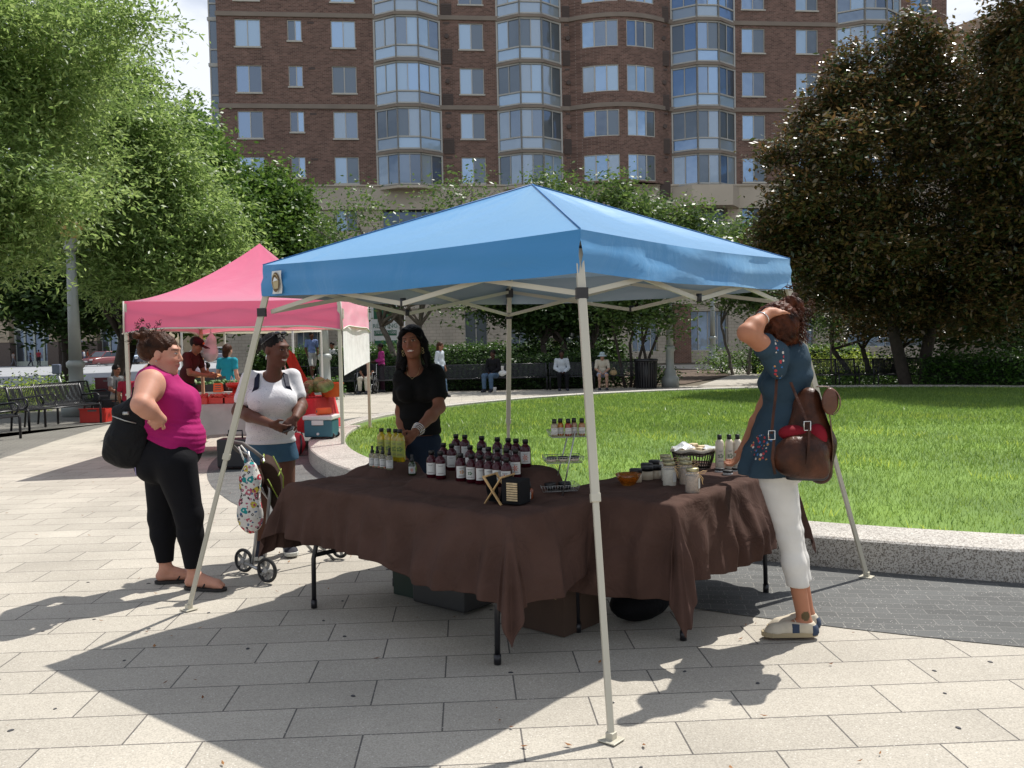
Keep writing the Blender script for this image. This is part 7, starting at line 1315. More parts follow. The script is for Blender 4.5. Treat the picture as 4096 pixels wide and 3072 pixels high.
sd = SD(); sd.ell(q_(553, 1035, 6.05), (.055, .045, .075), None, .03); sd.fn = wr(.004, 20, 30, 3); sd.mesh('hanging_pouch', .007, mbw, ST)
q = MB(); q.tube([q_(590, 985, 6.06), q_(612, 1030, 6.1), q_(612, 1055, 6.12)], .004, 5); q.tube([q_(578, 1035, 6.06), q_(600, 1075, 6.1)], .004, 5); q.build('lime_strap', mlime, ST)
# printed cloth bag hanging from the handle
c = A(541, 1040, 5.98); t = empty('printed_tote', c, 0, 'white cotton bag with a bright doodle print hanging from the stroller handle', 'bag')
m = fabric('doodle_print', (.62, .60, .56), .85, wr=.8, wscale=8); n_ = m.node_tree.nodes; l_ = m.node_tree.links; tt = n_.new('ShaderNodeTexCoord'); p_ = n_['Principled BSDF']; old = p_.inputs['Base Color'].links[0].from_socket
for sc_, cols, th in ((17, [(.45, .03, .05), (.02, .25, .25), (.50, .40, .06), (.4, .12, .15)], .30), (38, [(.05, .04, .05), (.35, .05, .12), (.04, .1, .2), (.05, .04, .04)], .27)):
    v = n_.new('ShaderNodeTexVoronoi'); v.inputs['Scale'].default_value = sc_; l_.new(tt.outputs['Object'], v.inputs['Vector']); nz = n_.new('ShaderNodeTexNoise'); nz.inputs['Scale'].default_value = sc_*2.2; l_.new(tt.outputs['Object'], nz.inputs['Vector']); ad = n_.new('ShaderNodeMath'); ad.operation = 'MULTIPLY'; l_.new(v.outputs['Distance'], ad.inputs[0]); l_.new(nz.outputs['Fac'], ad.inputs[1])
    d1 = n_.new('ShaderNodeMath'); d1.operation = 'LESS_THAN'; d1.inputs[1].default_value = th*.6; l_.new(ad.outputs[0], d1.inputs[0]); d2 = n_.new('ShaderNodeMath'); d2.operation = 'GREATER_THAN'; d2.inputs[1].default_value = th*.22; l_.new(ad.outputs[0], d2.inputs[0]); mu = n_.new('ShaderNodeMath'); mu.operation = 'MULTIPLY'; l_.new(d1.outputs[0], mu.inputs[0]); l_.new(d2.outputs[0], mu.inputs[1])
    sx_ = n_.new('ShaderNodeSeparateXYZ'); l_.new(v.outputs['Color'], sx_.inputs[0]); rr = n_.new('ShaderNodeValToRGB'); rr.color_ramp.interpolation = 'CONSTANT'; e = rr.color_ramp.elements; e[0].color = cols[0]+(1,); e[1].position = .25; e[1].color = cols[1]+(1,)
    for i in (2, 3): rr.color_ramp.elements.new(i*.25).color = cols[i]+(1,)
    l_.new(sx_.outputs['X'], rr.inputs[0]); x = n_.new('ShaderNodeMixRGB'); l_.new(old, x.inputs['Color1']); l_.new(rr.outputs[0], x.inputs['Color2']); l_.new(mu.outputs[0], x.inputs['Fac']); old = x.outputs[0]
l_.new(old, p_.inputs['Base Color']); sd = SD(); f = lambda px, py: A(px, py, 5.98)-c
sd.ell(f(540, 1110), (.088, .05, .13), None, .05); sd.ell(f(541, 1050), (.070, .04, .14), None, .05); sd.cone(f(543, 1010), f(542, 1030), .035, .06, .04); sd.fn = wr(.003, 25, 12, 7); sd.mesh('bag_cloth', .007, m, t)
q = MB(); q.tube([f(533, 1008), f(520, 978), f(515, 965)], .006, 5); q.tube([f(552, 1008), f(535, 980), f(520, 962)], .006, 5); q.build('bag_handle', m, t)
# ================================================================ PINK CANOPY STALL
mpk = twoside('pink_canopy_fabric', (.82, .17, .33), (.70, .05, .05), rough=.36, sheen=1.0, stint=(1, .85, .92), tl=.42, wr=.6, ws=1.3, tcol=(.98, .36, .48)); mtrim = mat('cream_trim', (.6, .55, .48), .7, var=0)
PF = [np.array([-2.38, 12.7, 0]), np.array([-2.45, 15.6, 0]), np.array([-5.22, 15.4, 0]), np.array([-5.13, 12.2, 0])]   # FR, BR, BL, FL
pc = sum(PF)/4; pt = empty('canopy', pc, 0, 'pink pop-up canopy with steep swooping roof over the farm stand', 'canopy'); TT = [p-pc+np.array([0, 0, 2.23]) for p in PF]
TT = [t_*np.array([1.01, 1.01, 1]) for t_ in TT]; pk2 = np.array([0.0, 0, 3.16])
canopy_roof([TT[3], TT[0], TT[1], TT[2]], pk2, .015, .42, mpk, pt, 'canopy_cover', power=1.55, arch=.17, flare=.02, seed=5)
for i in range(4):
    a, b_ = TT[i], TT[(i+1) % 4]; q = MB(); out = (a+b_)/2; out = out/np.linalg.norm(out[:2]); out[2] = 0; q.tube([a+(b_-a)*t_+out*(.03+.015*math.sin(math.pi*t_))-np.array([0, 0, .43*(1-.17*min(1, math.sin(math.pi*t_)*1.9)**.8)+.015*math.sin(math.pi*t_)]) for t_ in np.linspace(0, 1, 22)], .012, 5); q.tube([a+out*.01, a+out*.03-np.array([0, 0, .42])], .012, 5); q.build('trim', mtrim, pt)
for i, p in enumerate(PF):
    z0 = LZ-.03 if i < 2 else 0; q = MB(); q.bar(p-pc+(0, 0, z0), p-pc+(0, 0, 2.2), .045, .045); q.build('leg', mpost if i != 2 else mat('tan_steel', (.5, .30, .18), .4, var=.05), pt); q = MB(); q.box(p-pc+np.array([0, 0, z0+.01]), (.1, .1, .015)); q.build('foot_plate', mpost, pt)
for i in range(4):
    a, b_ = (PF[i]-pc), (PF[(i+1) % 4]-pc); m_ = (a+b_)/2; q = MB(); q.bar(a+(0, 0, 2.12), m_+(0, 0, 1.9), .02); q.bar(a+(0, 0, 1.9), m_+(0, 0, 2.12), .02); q.bar(m_+(0, 0, 2.12), b_+(0, 0, 1.9), .02); q.bar(m_+(0, 0, 1.9), b_+(0, 0, 2.12), .02); q.build('truss_bar', mpost, pt)
q = MB(); a, b_ = PF[0]-pc, PF[1]-pc; P = [[a+(b_-a)*t_+np.array([.04+.03*math.sin(t_*3.1)*math.sin(z*3), 0, z*(1)]) for z in np.linspace(1.16-.05*0+.20*t_*.0+(.14*t_), 1.86, 8)] for t_ in np.linspace(.02, .98, 12)]; q.grid(P); q.build('side_wall', fabric('white_banner', (.86, .86, .85), .8, wr=.4, tl=.2), pt)
q = MB(); q.box(TT[0]-np.array([-.02, -.12, .2]), (.012, .10, .14)); q.build('logo_tag', mat('tag_tan', (.45, .4, .35), .6, var=.3, vs=60), pt)
# tables, cooler, produce
mred = mat('red_cloth', (.50, .025, .03), .8, var=.1); mort = mat('orange_paper', (.75, .12, .03), .7, var=.1)
def simple_table(cx, cy, rz, L, W2, label, cm, h=.76, drop=.45):
    t = empty('market_table', (cx, cy, 0), rz, label, 'table', 'tables of the farm stand'); q = MB(); q.box((0, 0, h-.02), (L, W2, .035)); q.build('tabletop', mtop, t)
    for sx2 in (-1, 1):
        for sy in (-1, 1): q = MB(); q.tube([(sx2*(L/2-.12), sy*(W2/2-.06), 0), (sx2*(L/2-.12), sy*(W2/2-.06), h-.04)], .016, 6); q.build('leg', mblk, t)
    if cm:
        q = MB(); P = []
        per = [(-L/2, -W2/2), (L/2, -W2/2), (L/2, W2/2), (-L/2, W2/2), (-L/2, -W2/2)]; pts = []
        for a, b_ in zip(per[:-1], per[1:]):
            for k in range(12): pts.append((a[0]+(b_[0]-a[0])*k/12, a[1]+(b_[1]-a[1])*k/12))
        for i, (x, y) in enumerate(pts): l_ = math.hypot(x, y); row = [(x*.0, y*.0, h+.004), (x, y, h+.004)]; row += [(x*(1+.03*k/l_+.02*k*math.sin(i*1.1)), y*(1+.03*k/l_+.02*k*math.sin(i*1.1)), h-drop*k/4*(1+.06*math.sin(i*.7))) for k in range(1, 5)]; P.append(row)
        q.grid(P, closeu=True); q.build('cloth', cm, t)
    return t
g1 = A(480, 900, 13.6); simple_table(g1[0]+.05, 13.7, .02, 1.7, .8, 'front table of the farm stand with pale cloth and red trays', fabric('pale_cloth', (.42, .40, .36), .9, wr=.3, tl=.1))
simple_table(-3.35, 14.6, 1.5, 1.2, .7, 'side table of the farm stand holding melons and baskets, red cloth', mred, drop=.5)
simple_table(A(400, 820, 16.6)[0], 16.6, 0, 1.9, .7, 'bare wooden back table with cabbages and greens', None, .80)
simple_table(A(540, 820, 17.2)[0]+.3, 17.0, 0, 1.5, .7, 'second bare back table piled with greens and root vegetables', None, .80)
def tray(x, y, z, L, W2, hh, m_, fill, label, cat='tray', rz=0, n=26, fs=.035, name='produce_tray', grp=None):
    t = empty(name, (x, y, z), rz, label, cat, grp); q = MB(); q.b2((-L/2, -W2/2, 0), (L/2, W2/2, .01))
    for s in (-1, 1): q.b2((-L/2, s*W2/2-.006, .01), (L/2, s*W2/2+.006, hh)); q.b2((s*L/2-.006, -W2/2+.007, .01), (s*L/2+.006, W2/2-.007, hh))
    q.build('tray_shell', m_, t); q = MB()
    for k in range(n): q.ell((random.uniform(-L/2+fs, L/2-fs), random.uniform(-W2/2+fs, W2/2-fs), hh*.7+random.uniform(0, fs*1.6)), (fs*random.uniform(.8, 1.2), fs, fs*.9), 8, 6)
    o = q.build('contents', fill, t); o['kind'] = 'stuff'; return t
mtom = mat('tomatoes', (.42, .04, .02), .3, var=.3, vs=12); mpep = mat('dark_produce', (.12, .10, .03), .6, var=.5, vs=14); mgr2 = mat('leafy_greens', (.05, .12, .02), .6, var=.6, vs=20, bump=.8, bs=30); mor2 = mat('root_vegetables', (.40, .16, .04), .6, var=.3, vs=20); mcab = mat('cabbage_leaf', (.30, .40, .20), .6, var=.3, vs=10, bump=.6, bs=20); mrt = mat('red_tray', (.55, .03, .02), .4, var=0)
for i, (px, y, l_) in enumerate([(440, 13.55, 'red tray of tomatoes on the front table, just behind the woman in magenta'), (478, 13.6, 'middle red tray of tomatoes on the front table'), (512, 13.6, 'right-hand red tray of tomatoes, beside the canopy leg')]):
    p = A(px, 860, y); tray(p[0], y, .766, .26, .5, .09, mrt, mtom, l_, grp='red trays on the front table')
p = A(508, 845, 13.9); t = empty('hanging_scale', (p[0], 13.9, .85), 0, 'red and white weighing scale standing among the tomato trays', 'scale'); q = MB(); q.lathe([(.10, 0), (.11, .02), (.05, .05), (.03, .12)], seg=12); q.build('scale_base', mrt, t); q = MB(); q.lathe([(.09, .12), (.13, .15), (.14, .2)], seg=14); q.build('pan', mrt, t); q = MB(); q.tube([(-.1, 0, .1), (-.05, 0, .3), (.05, 0, .1), (.12, 0, .32)], .01, 5); q.build('white_frame', mtrim, t)
for i, (px, y, m_, l_, cat) in enumerate([(395, 16.5, mcab, 'black crate heaped with pale cabbages', 'crate'), (448, 16.9, mor2, 'black crate of orange root vegetables behind the pole', 'crate'), (456, 16.6, mgr2, 'crate of dark leafy greens under the root vegetables', 'crate'), (500, 16.7, mgr2, 'crate of greens right of the turquoise shirt', 'crate')]):
    p = A(px, 800, y); tray(p[0], y, .8+(.12 if i == 1 else 0), .52, .45, .13, mblk, m_, l_, cat, n=16, fs=.085 if i == 0 else .05, name='produce_crate', grp='produce crates on the back tables')
for i, (px, py, l_) in enumerate([(670, 835, 'topmost round melon behind the stacked tubs'), (683, 838, 'striped melon in front of the pile beside the tubs'), (690, 829, 'melon at the back of the pile near the lamp post'), (707, 834, 'small melon left of the orange basket rim'), (662, 842, 'melon half hidden by the stacked tubs'), (699, 838, 'rightmost melon touching the orange basket')]):
    y = 14.6-.05*i; p = A(px, py, y); t = empty('melon', (p[0], y, max(.78, p[2]-.08)), 0, l_, 'melon', 'melons on the farm stand'); q = MB(); q.ell((0, 0, .095), (.11, .10, .095), 16, 10); q.build('rind', mat('melon_rind', (.16, .24, .09), .5, var=.45, vs=14), t); q = MB(); q.tube([(0, 0, .185), (.01, 0, .20)], .008, 6); q.build('stem', mgr2, t)
p = A(651, 845, 14.3); t = empty('stacked_tubs', (p[0], 14.3, .77), 0, 'stack of three greyish pink tubs beside the melons', 'tubs'); 
for k in range(3): q = MB(); q.lathe([(.10, k*.075), (.125, k*.075+.07), (.128, k*.075+.075), (.115, k*.075+.072)], seg=16); q.build('tub', mat('dusty_pink_plastic', (.30, .16, .15), .5, var=.05), t)
p = A(716, 850, 14.7); t = empty('orange_basket', (p[0], 14.7, .76), 0, 'orange plastic laundry basket at the right end of the farm stand', 'basket'); q = MB(); q.lathe([(.15, 0), (.19, .2), (.205, .21), (.2, .23), (.18, .2)], seg=18, sy=.75); q.build('basket_shell', mort, t); q = MB(); q.lathe([(.16, .02), (.175, .17), (.0, .19)], seg=14, sy=.7); q.build('contents', mat('fruit_mix', (.35, .12, .03), .5, var=.4, vs=15), t)
# cooler on the kerb
c = A(696, 928, 15.0); ck = empty('cooler', (c[0]-.02, 13.55, 0.005), -.12, 'blue and white wheeled cool box beside the granite kerb under the pink canopy', 'cooler'); p = A(695, 930, 13.55); ck.location = (p[0], 13.55, LZ+.03)
mtl = mat('teal_plastic', (.035, .12, .155), .45, var=.04); mwp = mat('white_plastic', (.62, .60, .58), .4, var=.03)
q = MB(); q.b2((-.215, -.17, .02), (.215, .17, .27)); q.build('cooler_body', mtl, ck, bevel=.02); q = MB(); q.b2((-.23, -.185, .272), (.23, .185, .34)); q.build('lid', mwp, ck, bevel=.018); q = MB(); q.b2((-.09, -.19, .2), (.09, -.175, .27)); q.build('latch', mwp, ck, bevel=.005); q = MB(); q.tube([(.0, -.185, .07), (0, -.17, .07)], .02, 10); q.build('drain_plug', mwp, ck)
for s in (-1, 1): q = MB(); q.tube([(.19+.0*s, s*.12-.02, .04), (.19, s*.12+.02, .04)], .045, 14); q.build('wheel', mty, ck)
q = MB(); q.b2((-.06, -.178, .19), (.06, -.1765, .205)); q.build('badge', mink, ck)
p = A(700, 868, 13.5); t = empty('paper_roll', (p[0], 13.5, .60), .2, 'orange paper towel roll lying on the cool box', 'roll'); q = MB(); q.tube([(-.11, -.03, 0), (.09, .05, 0)], .052, 16); q.build('roll', mort, t); q = MB(); q.tube([(-.112, -.031, 0), (-.108, -.029, 0)], .02, 12); q.build('core', mink, t)
t.location = (p[0], 13.5, LZ+.03+.34+.055)
p = A(658, 985, 13.0); t = empty('red_rucksack', (p[0]-.15, 13.2, 0), 0, 'red and black rucksack leaning on the end of the granite kerb', 'bag'); sd = SD(); sd.ell((0, 0, .17), (.12, .09, .17), None, .04); sd.ell((0, -.05, .10), (.09, .06, .09), None, .03); sd.fn = wr(.005, 16, 22, 3); sd.mesh('rucksack_body', .01, mat('red_nylon', (.40, .02, .03), .7, var=.2), t); q = MB(); q.tube([(-.07, -.06, .3), (-.09, -.11, .18), (-.07, -.1, .03)], .014, 6); q.tube([(.07, -.06, .3), (.09, -.11, .18), (.07, -.1, .03)], .014, 6); q.build('strap', mblk, t)
p = A(496, 975, 11.6); t = empty('black_suitcase', (p[0], 11.9, 0), 0, 'black wheeled case standing between the two women on the left', 'case'); q = MB(); q.b2((-.22, -.14, .03), (.22, .14, .40)); q.build('case_body', mat('matt_black', (.010, .010, .012), .6, var=.1), t, bevel=.02); q = MB(); q.tube([(-.10, 0, .40), (-.10, 0, .50), (.08, 0, .50), (.08, 0, .40)], .012, 6); q.build('handle', mblk, t)
for s in (-1, 1): q = MB(); q.tube([(s*.17, -.12, .03), (s*.17, -.08, .03)], .03, 10); q.build('wheel', mty, t)
p = A(608, 840, 15.2); t = empty('red_banner', (p[0]+.2, 14.9, 0), 0, 'slanting red cloth banner hanging behind the woman in white', 'banner'); q = MB(); P = [[(-.15+.25*i/6+.34*(1-j/8), .02*math.sin(i*2+j), .75+.95*j/8*(1-.25*i/6)) for j in range(9)] for i in range(7)]; q.grid(P); q.build('banner_cloth', fabric('red_banner_cloth', (.45, .06, .04), .8, wr=.4, tl=.3), t); q = MB(); q.tube([(.22, 0, 0), (-.16, 0, 1.75)], .012, 6); q.build('banner_pole', mpost, t)
p = A(424, 750, 15.5); t = empty('plastic_bags', (A(420, 750, 15.4)[0]+.35, 15.2, 1.5), 0, 'bunch of thin white carrier bags hanging beside the tan canopy pole', 'bags'); sd = SD(); sd.cone((0, 0, .35), (0, 0, .2), .02, .07, .03); sd.cone((0, 0, .2), (-.03, 0, .0), .08, .14, .05); sd.fn = wr(.008, 20, 10, 5); sd.mesh('bag_bundle', .012, mat('milky_plastic', (.6, .6, .6), .4, var=.1, alpha=.85), t); q = MB(); q.tube([(0, 0, .35), (0, 0, .55)], .004, 4); q.build('hook', mw, t)
# small crates by the seated man
for i, (px, py, y, m_, l_) in enumerate([(207, 892, 20.2, mrt, 'red plastic crate on the paving behind the farthest bench'), (240, 840, 22, mat('maroon_crate', (.10, .012, .015), .6, var=.2), 'stack of maroon crates behind the seated man'), (232, 862, 21.5, mplast, 'black crate below the maroon crates')]):
    p = A(px, py, y); t = empty('plastic_crate', (p[0], y, 0), 0, l_, 'crate', 'plastic crates by the seated man'); H_ = [.36, .95, .62][i]; L_ = [.55, .6, .5][i]; q = MB()
    for k in range(max(1, int(H_/.3))):
        z0 = k*.31; z1 = min(H_, z0+.29)
        for s in (-1, 1): q.b2((-L_/2, s*.17-.01, z0), (L_/2, s*.17+.01, z1)); q.b2((s*L_/2-.01, -.159, z0), (s*L_/2+.01, .159, z1))
        q.b2((-L_/2+.011, -.159, z0), (L_/2-.011, .159, z0+.02)); q.b2((-L_/2-.02, -.19, z1), (L_/2+.02, -.16, z1+.02))
    q.build('crate_walls', m_, t); q = MB(); q.b2((-.1, -.182, H_-.12), (.1, -.181, H_-.08)); q.build('hand_hole', mink, t)
# ---- white canopy further back
wc = np.array([-5.2, 21.5, 0]); t = empty('canopy', wc, 0, 'white pop-up canopy farther back behind the pink one', 'canopy'); XL, XR = A(392, 720, 20.0)[0]-wc[0], A(632, 720, 20.0)[0]-wc[0]; Q4 = [np.array([XR, -1.5, 0]), np.array([XR, 1.5, 0]), np.array([XL, 1.5, 0]), np.array([XL, -1.5, 0])]; zz_ = A(600, 706, 20)[2]
mwhc = twoside('white_canopy_fabric', (.62, .60, .54), (.55, .53, .46), tl=.35, wr=.3, tcol=(.8, .75, .6)); cc = sum(Q4)/4; canopy_roof([Q4[3]+(0, 0, zz_+.12), Q4[0]+(0, 0, zz_+.12), Q4[1]+(0, 0, zz_+.12), Q4[2]+(0, 0, zz_+.12)], cc+(0, 0, 2.75), .02, .2, mwhc, t, 'canopy_cover', n=14)
for p in Q4: q = MB(); q.bar(p, p+(0, 0, zz_+.1), .04, .04); q.build('leg', mwp, t)

for i, (px, py, y, l_) in enumerate([(409, 817, 16.1, 'small orange price card before the cabbages'), (392, 816, 16.15, 'small tan price card left of the orange one'), (471, 827, 16.2, 'small orange price card by the hand of the turquoise-shirt woman')]):
    p = A(px, py, y); t = empty('price_card', (p[0], y, .80), 0, l_, 'card'); q = MB(); q.add([(-.08, -.04, 0), (.08, -.04, 0), (.08, .0, .16), (-.08, .0, .16), (.08, .06, 0), (-.08, .06, 0)], [(0, 1, 2, 3), (2, 4, 5, 3)]); q.build('card_face', mort if i != 1 else mtrim, t); q = MB()
    for k in range(3): q.b2((-.055, -.034+.01*k, .035+.038*k), (.055, -.031+.01*k, .048+.038*k))
    q.build('print_lines', mink, t)
# ================================================================ BACKGROUND PEOPLE
def figure(name_loc, yaw, hgt, pose, skin, topm, legm, hairm, label, sleeve=.6, pants=1.9, group=None, hat=None, hairlen=0, vox=.014, armR=None, armL=None, shoem=None, lean=0, cap=None):
    """yaw: direction faced (deg, 0=+x 90=away). pose: stand / walk / sit"""
    k = hgt/1.72; a = rad(yaw); f = np.array([math.cos(a), math.sin(a), 0]); rt = np.array([f[1], -f[0], 0]); u = np.array([0, 0, 1.]); L = lambda x, y, z: (rt*x+f*y+u*z)*k
    root = empty('person', name_loc, 0, label, 'person', group); dz = 0 if pose != 'sit' else -.42
    ln = lean; J = dict(hd=L(0, .03+ln*.5, 1.59+dz-ln*.12), nk=L(0, 0+ln*.4, 1.44+dz-ln*.06), ch=L(0, ln*.28, 1.28+dz), wa=L(0, ln*.1, 1.10+dz), pe=L(0, 0, .95+dz))
    for s, n_ in ((1, 'R'), (-1, 'L')):
        ar = armR if s == 1 else armL
        J['s'+n_] = L(s*.17, ln*.35, 1.38+dz); J['e'+n_] = L(s*.22, -.02+ln*.4, 1.12+dz); J['w'+n_] = L(s*.20, .08+ln*.5, .89+dz)
        if ar == 'fwd': J['e'+n_] = L(s*.21, .05+ln*.4, 1.12+dz); J['w'+n_] = L(s*.10, .27+ln*.4, 1.08+dz)
        if ar == 'lap': J['e'+n_] = L(s*.22, .03+ln*.3, 1.13+dz); J['w'+n_] = L(s*.06, .22+ln*.3, 1.00+dz)
        if ar == 'up': J['e'+n_] = L(s*.24, .12, 1.2+dz); J['w'+n_] = L(s*.12, .22, 1.42+dz)
        if pose == 'sit': J['h'+n_] = L(s*.09, .02, .50); J['k'+n_] = L(s*.12, .44, .50); J['a'+n_] = L(s*.12, .42, .09); t_ = L(s*.13, .60, .01)
        elif pose == 'walk': J['h'+n_] = L(s*.08, 0, .92); J['k'+n_] = L(s*.09, .12*s+.06, .50); J['a'+n_] = L(s*.08, .26*s-.04, .09+(.05 if s < 0 else 0)); t_ = J['a'+n_]+L(0, .17, 0); t_[2] = .012 if s > 0 else .06
        else: J['h'+n_] = L(s*.085, 0, .92); J['k'+n_] = L(s*.10, .01, .50); J['a'+n_] = L(s*.10, -.02, .09); t_ = L(s*.12, .17, .01)
        J['t'+n_] = t_
    R = frame(f); Rh = frame(f+u*(-.15-ln)); T = [('ch', (0, 0, .02), (.15*k, .10*k, .14*k)), ('wa', (0, 0, 0), (.135*k, .10*k, .14*k)), ('pe', (0, 0, 0), (.15*k, .11*k, .12*k))]
    sd = SD(); torso(sd, J, R, T, -.012); sd.cone(J['sR'], J['sL'], .048*k, None, .04); sd.cone(J['nk']-u*.04, J['hd'], .05*k, .048*k, .02)
    for n_, sg2 in (('R', 1), ('L', -1)):
        arm(sd, J, n_, (.048*k, .038*k, .026*k)); leg(sd, J, n_, (.078*k, .052*k, .05*k, .034*k)); foot(sd, J['a'+n_], J['t'+n_], k); d = J['w'+n_]-J['e'+n_]; hand(sd, J['w'+n_], d, -rt*sg2+f*.3, 1, .5, .9*k)
    head(sd, J['hd'], Rh, k); sd.mesh('body', vox, MSK, root, facecol(J['hd'], Rh, k, skin, lips=tuple(np.array(skin)*[.8, .5, .5])))
    sd = SD(); torso(sd, J, R, T, .010); sd.cone(J['sR'], J['sL'], .058*k, None, .04)
    for n_ in 'RL': arm(sd, J, n_, (.055*k, .046*k, .034*k), .008, sleeve)
    sd.cut = [(J['pe']+L(0, 0, .0 if pose != 'sit' else -.02), -u)]; sd.sub = [('e', J['nk']+L(0, .07, .03), np.array((.06, .09, .06))*k, None, 0)]; sd.fn = wr(.003, 9, 26, int(yaw) % 7); sd.mesh('shirt', vox, topm, root)
    sd = SD(); torso(sd, J, R, T[2:], .006)
    for n_ in 'RL': leg(sd, J, n_, (.086*k, .062*k, .058*k, .05*k), .01, pants)
    sd.cut = [(J['pe']+u*.08, u)]; sd.mesh('trousers' if pants > 1.5 else 'shorts', vox, legm, root)
    for n_ in 'RL': sd = SD(); foot(sd, J['a'+n_], J['t'+n_], k, .008); sd.cut = [(J['a'+n_]+u*.0, u)]; sd.mesh('shoe', vox*.8, shoem or mcv, root)
    H = lambda x, y, z: J['hd']+Rh@(np.array([x, y, z])*k)
    sd = SD(); sd.ell(H(0, -.022, .036), np.array((.086, .104, .094))*k, Rh)
    if hairlen: sd.cone(H(0, -.06, .0), H(0, -.07, -hairlen), .075*k, .06*k, .03)
    sd.sub = [('e', H(0, .11, -.035), np.array((.088, .088, .10))*k, Rh, 0)]+([] if hairlen else [('c', H(.1, .02, -.085), H(-.1, .02, -.085), .062*k, .062*k, 0)]); sd.mesh('hair', vox*.75, hairm, root)
    if hat is not None:
        q = MB(); q.lathe([(.092*k, .035), (.09*k, .09), (.07*k, .125), (.0, .135)], seg=16); q.lathe([(.092*k, .04), (.16*k, .0), (.162*k, -.01), (.095*k, .03)], seg=20); o = q.build('sun_hat', hat, root); o.location = V3(J['hd']+f*.01); 
    if cap is not None:
        q = MB(); q.lathe([(.093*k, .03), (.095*k, .07), (.075*k, .11), (.0, .125)], seg=16); q.box((0, .13*k, .035), (.14*k, .12*k, .008)); q.box((0, .097*k, .075), (.035, .012, .03), mi=1); o = q.build('baseball_cap', [cap, mort], root); o.matrix_local = Matrix.Translation(V3(J['hd'])) @ Matrix(Rh.tolist()).to_4x4()
    return root
SKL, SKM, SKD, SKB = (.50, .27, .19), (.26, .12, .07), (.07, .03, .02), (.12, .05, .03)
fb_ = lambda n, c, **k: fabric(n, c, .85, wr=.3, **k)
hb, hbr = MATS['black_hair'], MATS['brown_curly_hair']; g0 = lambda px, y, py=820: np.array([A(px, py, y)[0], y, 0.])
jn = fb_('mid_denim', (.08, .13, .20)); bk = fb_('black_cloth_plain', (.010, .010, .012)); wh = fb_('white_shirt', (.60, .60, .58)); kh = fb_('khaki', (.33, .29, .22)); gy = fb_('grey_marl', (.25, .25, .25))
figure(g0(825, 30.2), 200, 1.62, 'stand', SKD, fb_('magenta_blouse', (.30, .03, .16)), fb_('plum_trousers', (.03, .01, .02)), hb, 'woman in a magenta blouse standing by the hedge left of the seller', sleeve=1.6, armR='fwd', armL='fwd')
p = g0(793, 29.6); figure(p+[0, 0, .02], -100, 1.6, 'sit', SKM, bk, fb_('cream_trousers', (.52, .48, .40)), hb, 'seated person in cream trousers in the wheelchair behind the pink stall', armR='lap', armL='lap')
t = empty('wheelchair', p, rad(-100)-math.pi/2, 'dark wheelchair behind the right legs of the pink canopy', 'wheelchair')
for s in (-1, 1): wheel((s*.28, -.05, .30), .30, math.pi/2, t); wheel((s*.24, .34, .09), .09, math.pi/2, t)
q = MB(); q.b2((-.24, -.2, .44), (.24, .25, .47)); q.b2((-.24, -.24, .47), (.24, -.2, .95)); q.build('seat', mplast, t); q = MB()
for s in (-1, 1): q.tube([(s*.25, -.35, .95), (s*.25, -.22, .93), (s*.25, -.2, .3), (s*.25, .3, .3), (s*.25, .42, .1)], .014, 6); q.tube([(s*.25, -.2, .68), (s*.25, .2, .68), (s*.25, .25, .45)], .014, 6)
q.build('frame', mal, t)
figure(g0(952, 27.0, 850), -22, 1.62, 'walk', SKM, fb_('pale_blue_blouse', (.45, .50, .55)), jn, hbr, 'woman in a pale blue blouse and jeans walking past behind the seller', sleeve=1.5, hairlen=.12)
figure(g0(1066, 29.0)+[0, .3, 0], -115, 1.78, 'sit', SKD, bk, jn, hb, 'man in a black shirt and jeans seated on a bench holding a white bag', sleeve=1.9, armR='lap', armL='lap')
p = g0(1086, 28.75); t = empty('paper_bag', (p[0], 28.75, .52), 0, 'crumpled white takeaway bag and cup held by the man in black', 'bag'); sd = SD(); sd.ell((0, 0, .08), (.13, .09, .09), None, .03); sd.fn = wr(.012, 22, 24, 4); sd.mesh('bag_paper', .012, wh, t); q = MB(); q.lathe([(.04, .1), (.05, .30), (.052, .31)], seg=12); q.build('cup', mwp, t)
p = g0(1069, 28.5, 842); t = empty('paper_cup', (p[0], 28.3, .003), 0, 'white paper cup standing on the paving before the man in black', 'cup'); q = MB(); q.lathe([(.04, 0), (.055, .16), (.058, .165)], seg=14); q.build('cup_body', mwp, t); q = MB(); q.lathe([(.059, .165), (.055, .18), (.0, .182)], seg=14); q.build('lid', mwp, t)
figure(g0(1215, 29.0)+[0, .3, 0], -88, 1.72, 'sit', SKD, fb_('blue_white_shirt', (.46, .50, .54)), bk, hb, 'man in a pale shirt seated upright on the bench behind the rear canopy leg', sleeve=1.9, armR='lap', armL='lap')
figure(g0(1303, 28.8)+[0, .3, 0], -92, 1.62, 'sit', (.40, .24, .17), fb_('cream_tee', (.50, .46, .38)), fb_('lilac_shorts', (.34, .36, .46)), hbr, 'woman in a pale blue sun hat seated with her head bowed', sleeve=.8, pants=.7, armR='lap', armL='lap', hat=fb_('pale_blue_hat', (.36, .44, .46)), lean=.25)
p = g0(1326, 29.0); t = empty('straw_bag', (p[0], 29.1, .44), 0, 'small tan straw bag on the bench beside the sun-hat woman', 'handbag'); sd = SD(); sd.ell((0, 0, .09), (.12, .06, .09), None, .02); sd.mesh('bag_body', .012, mat('straw', (.35, .25, .13), .8, var=.3, vs=40), t); q = MB(); q.tube([(-.08, 0, .15), (0, 0, .26), (.08, 0, .15)], .008, 5); q.build('handle', MATS['straw'], t)
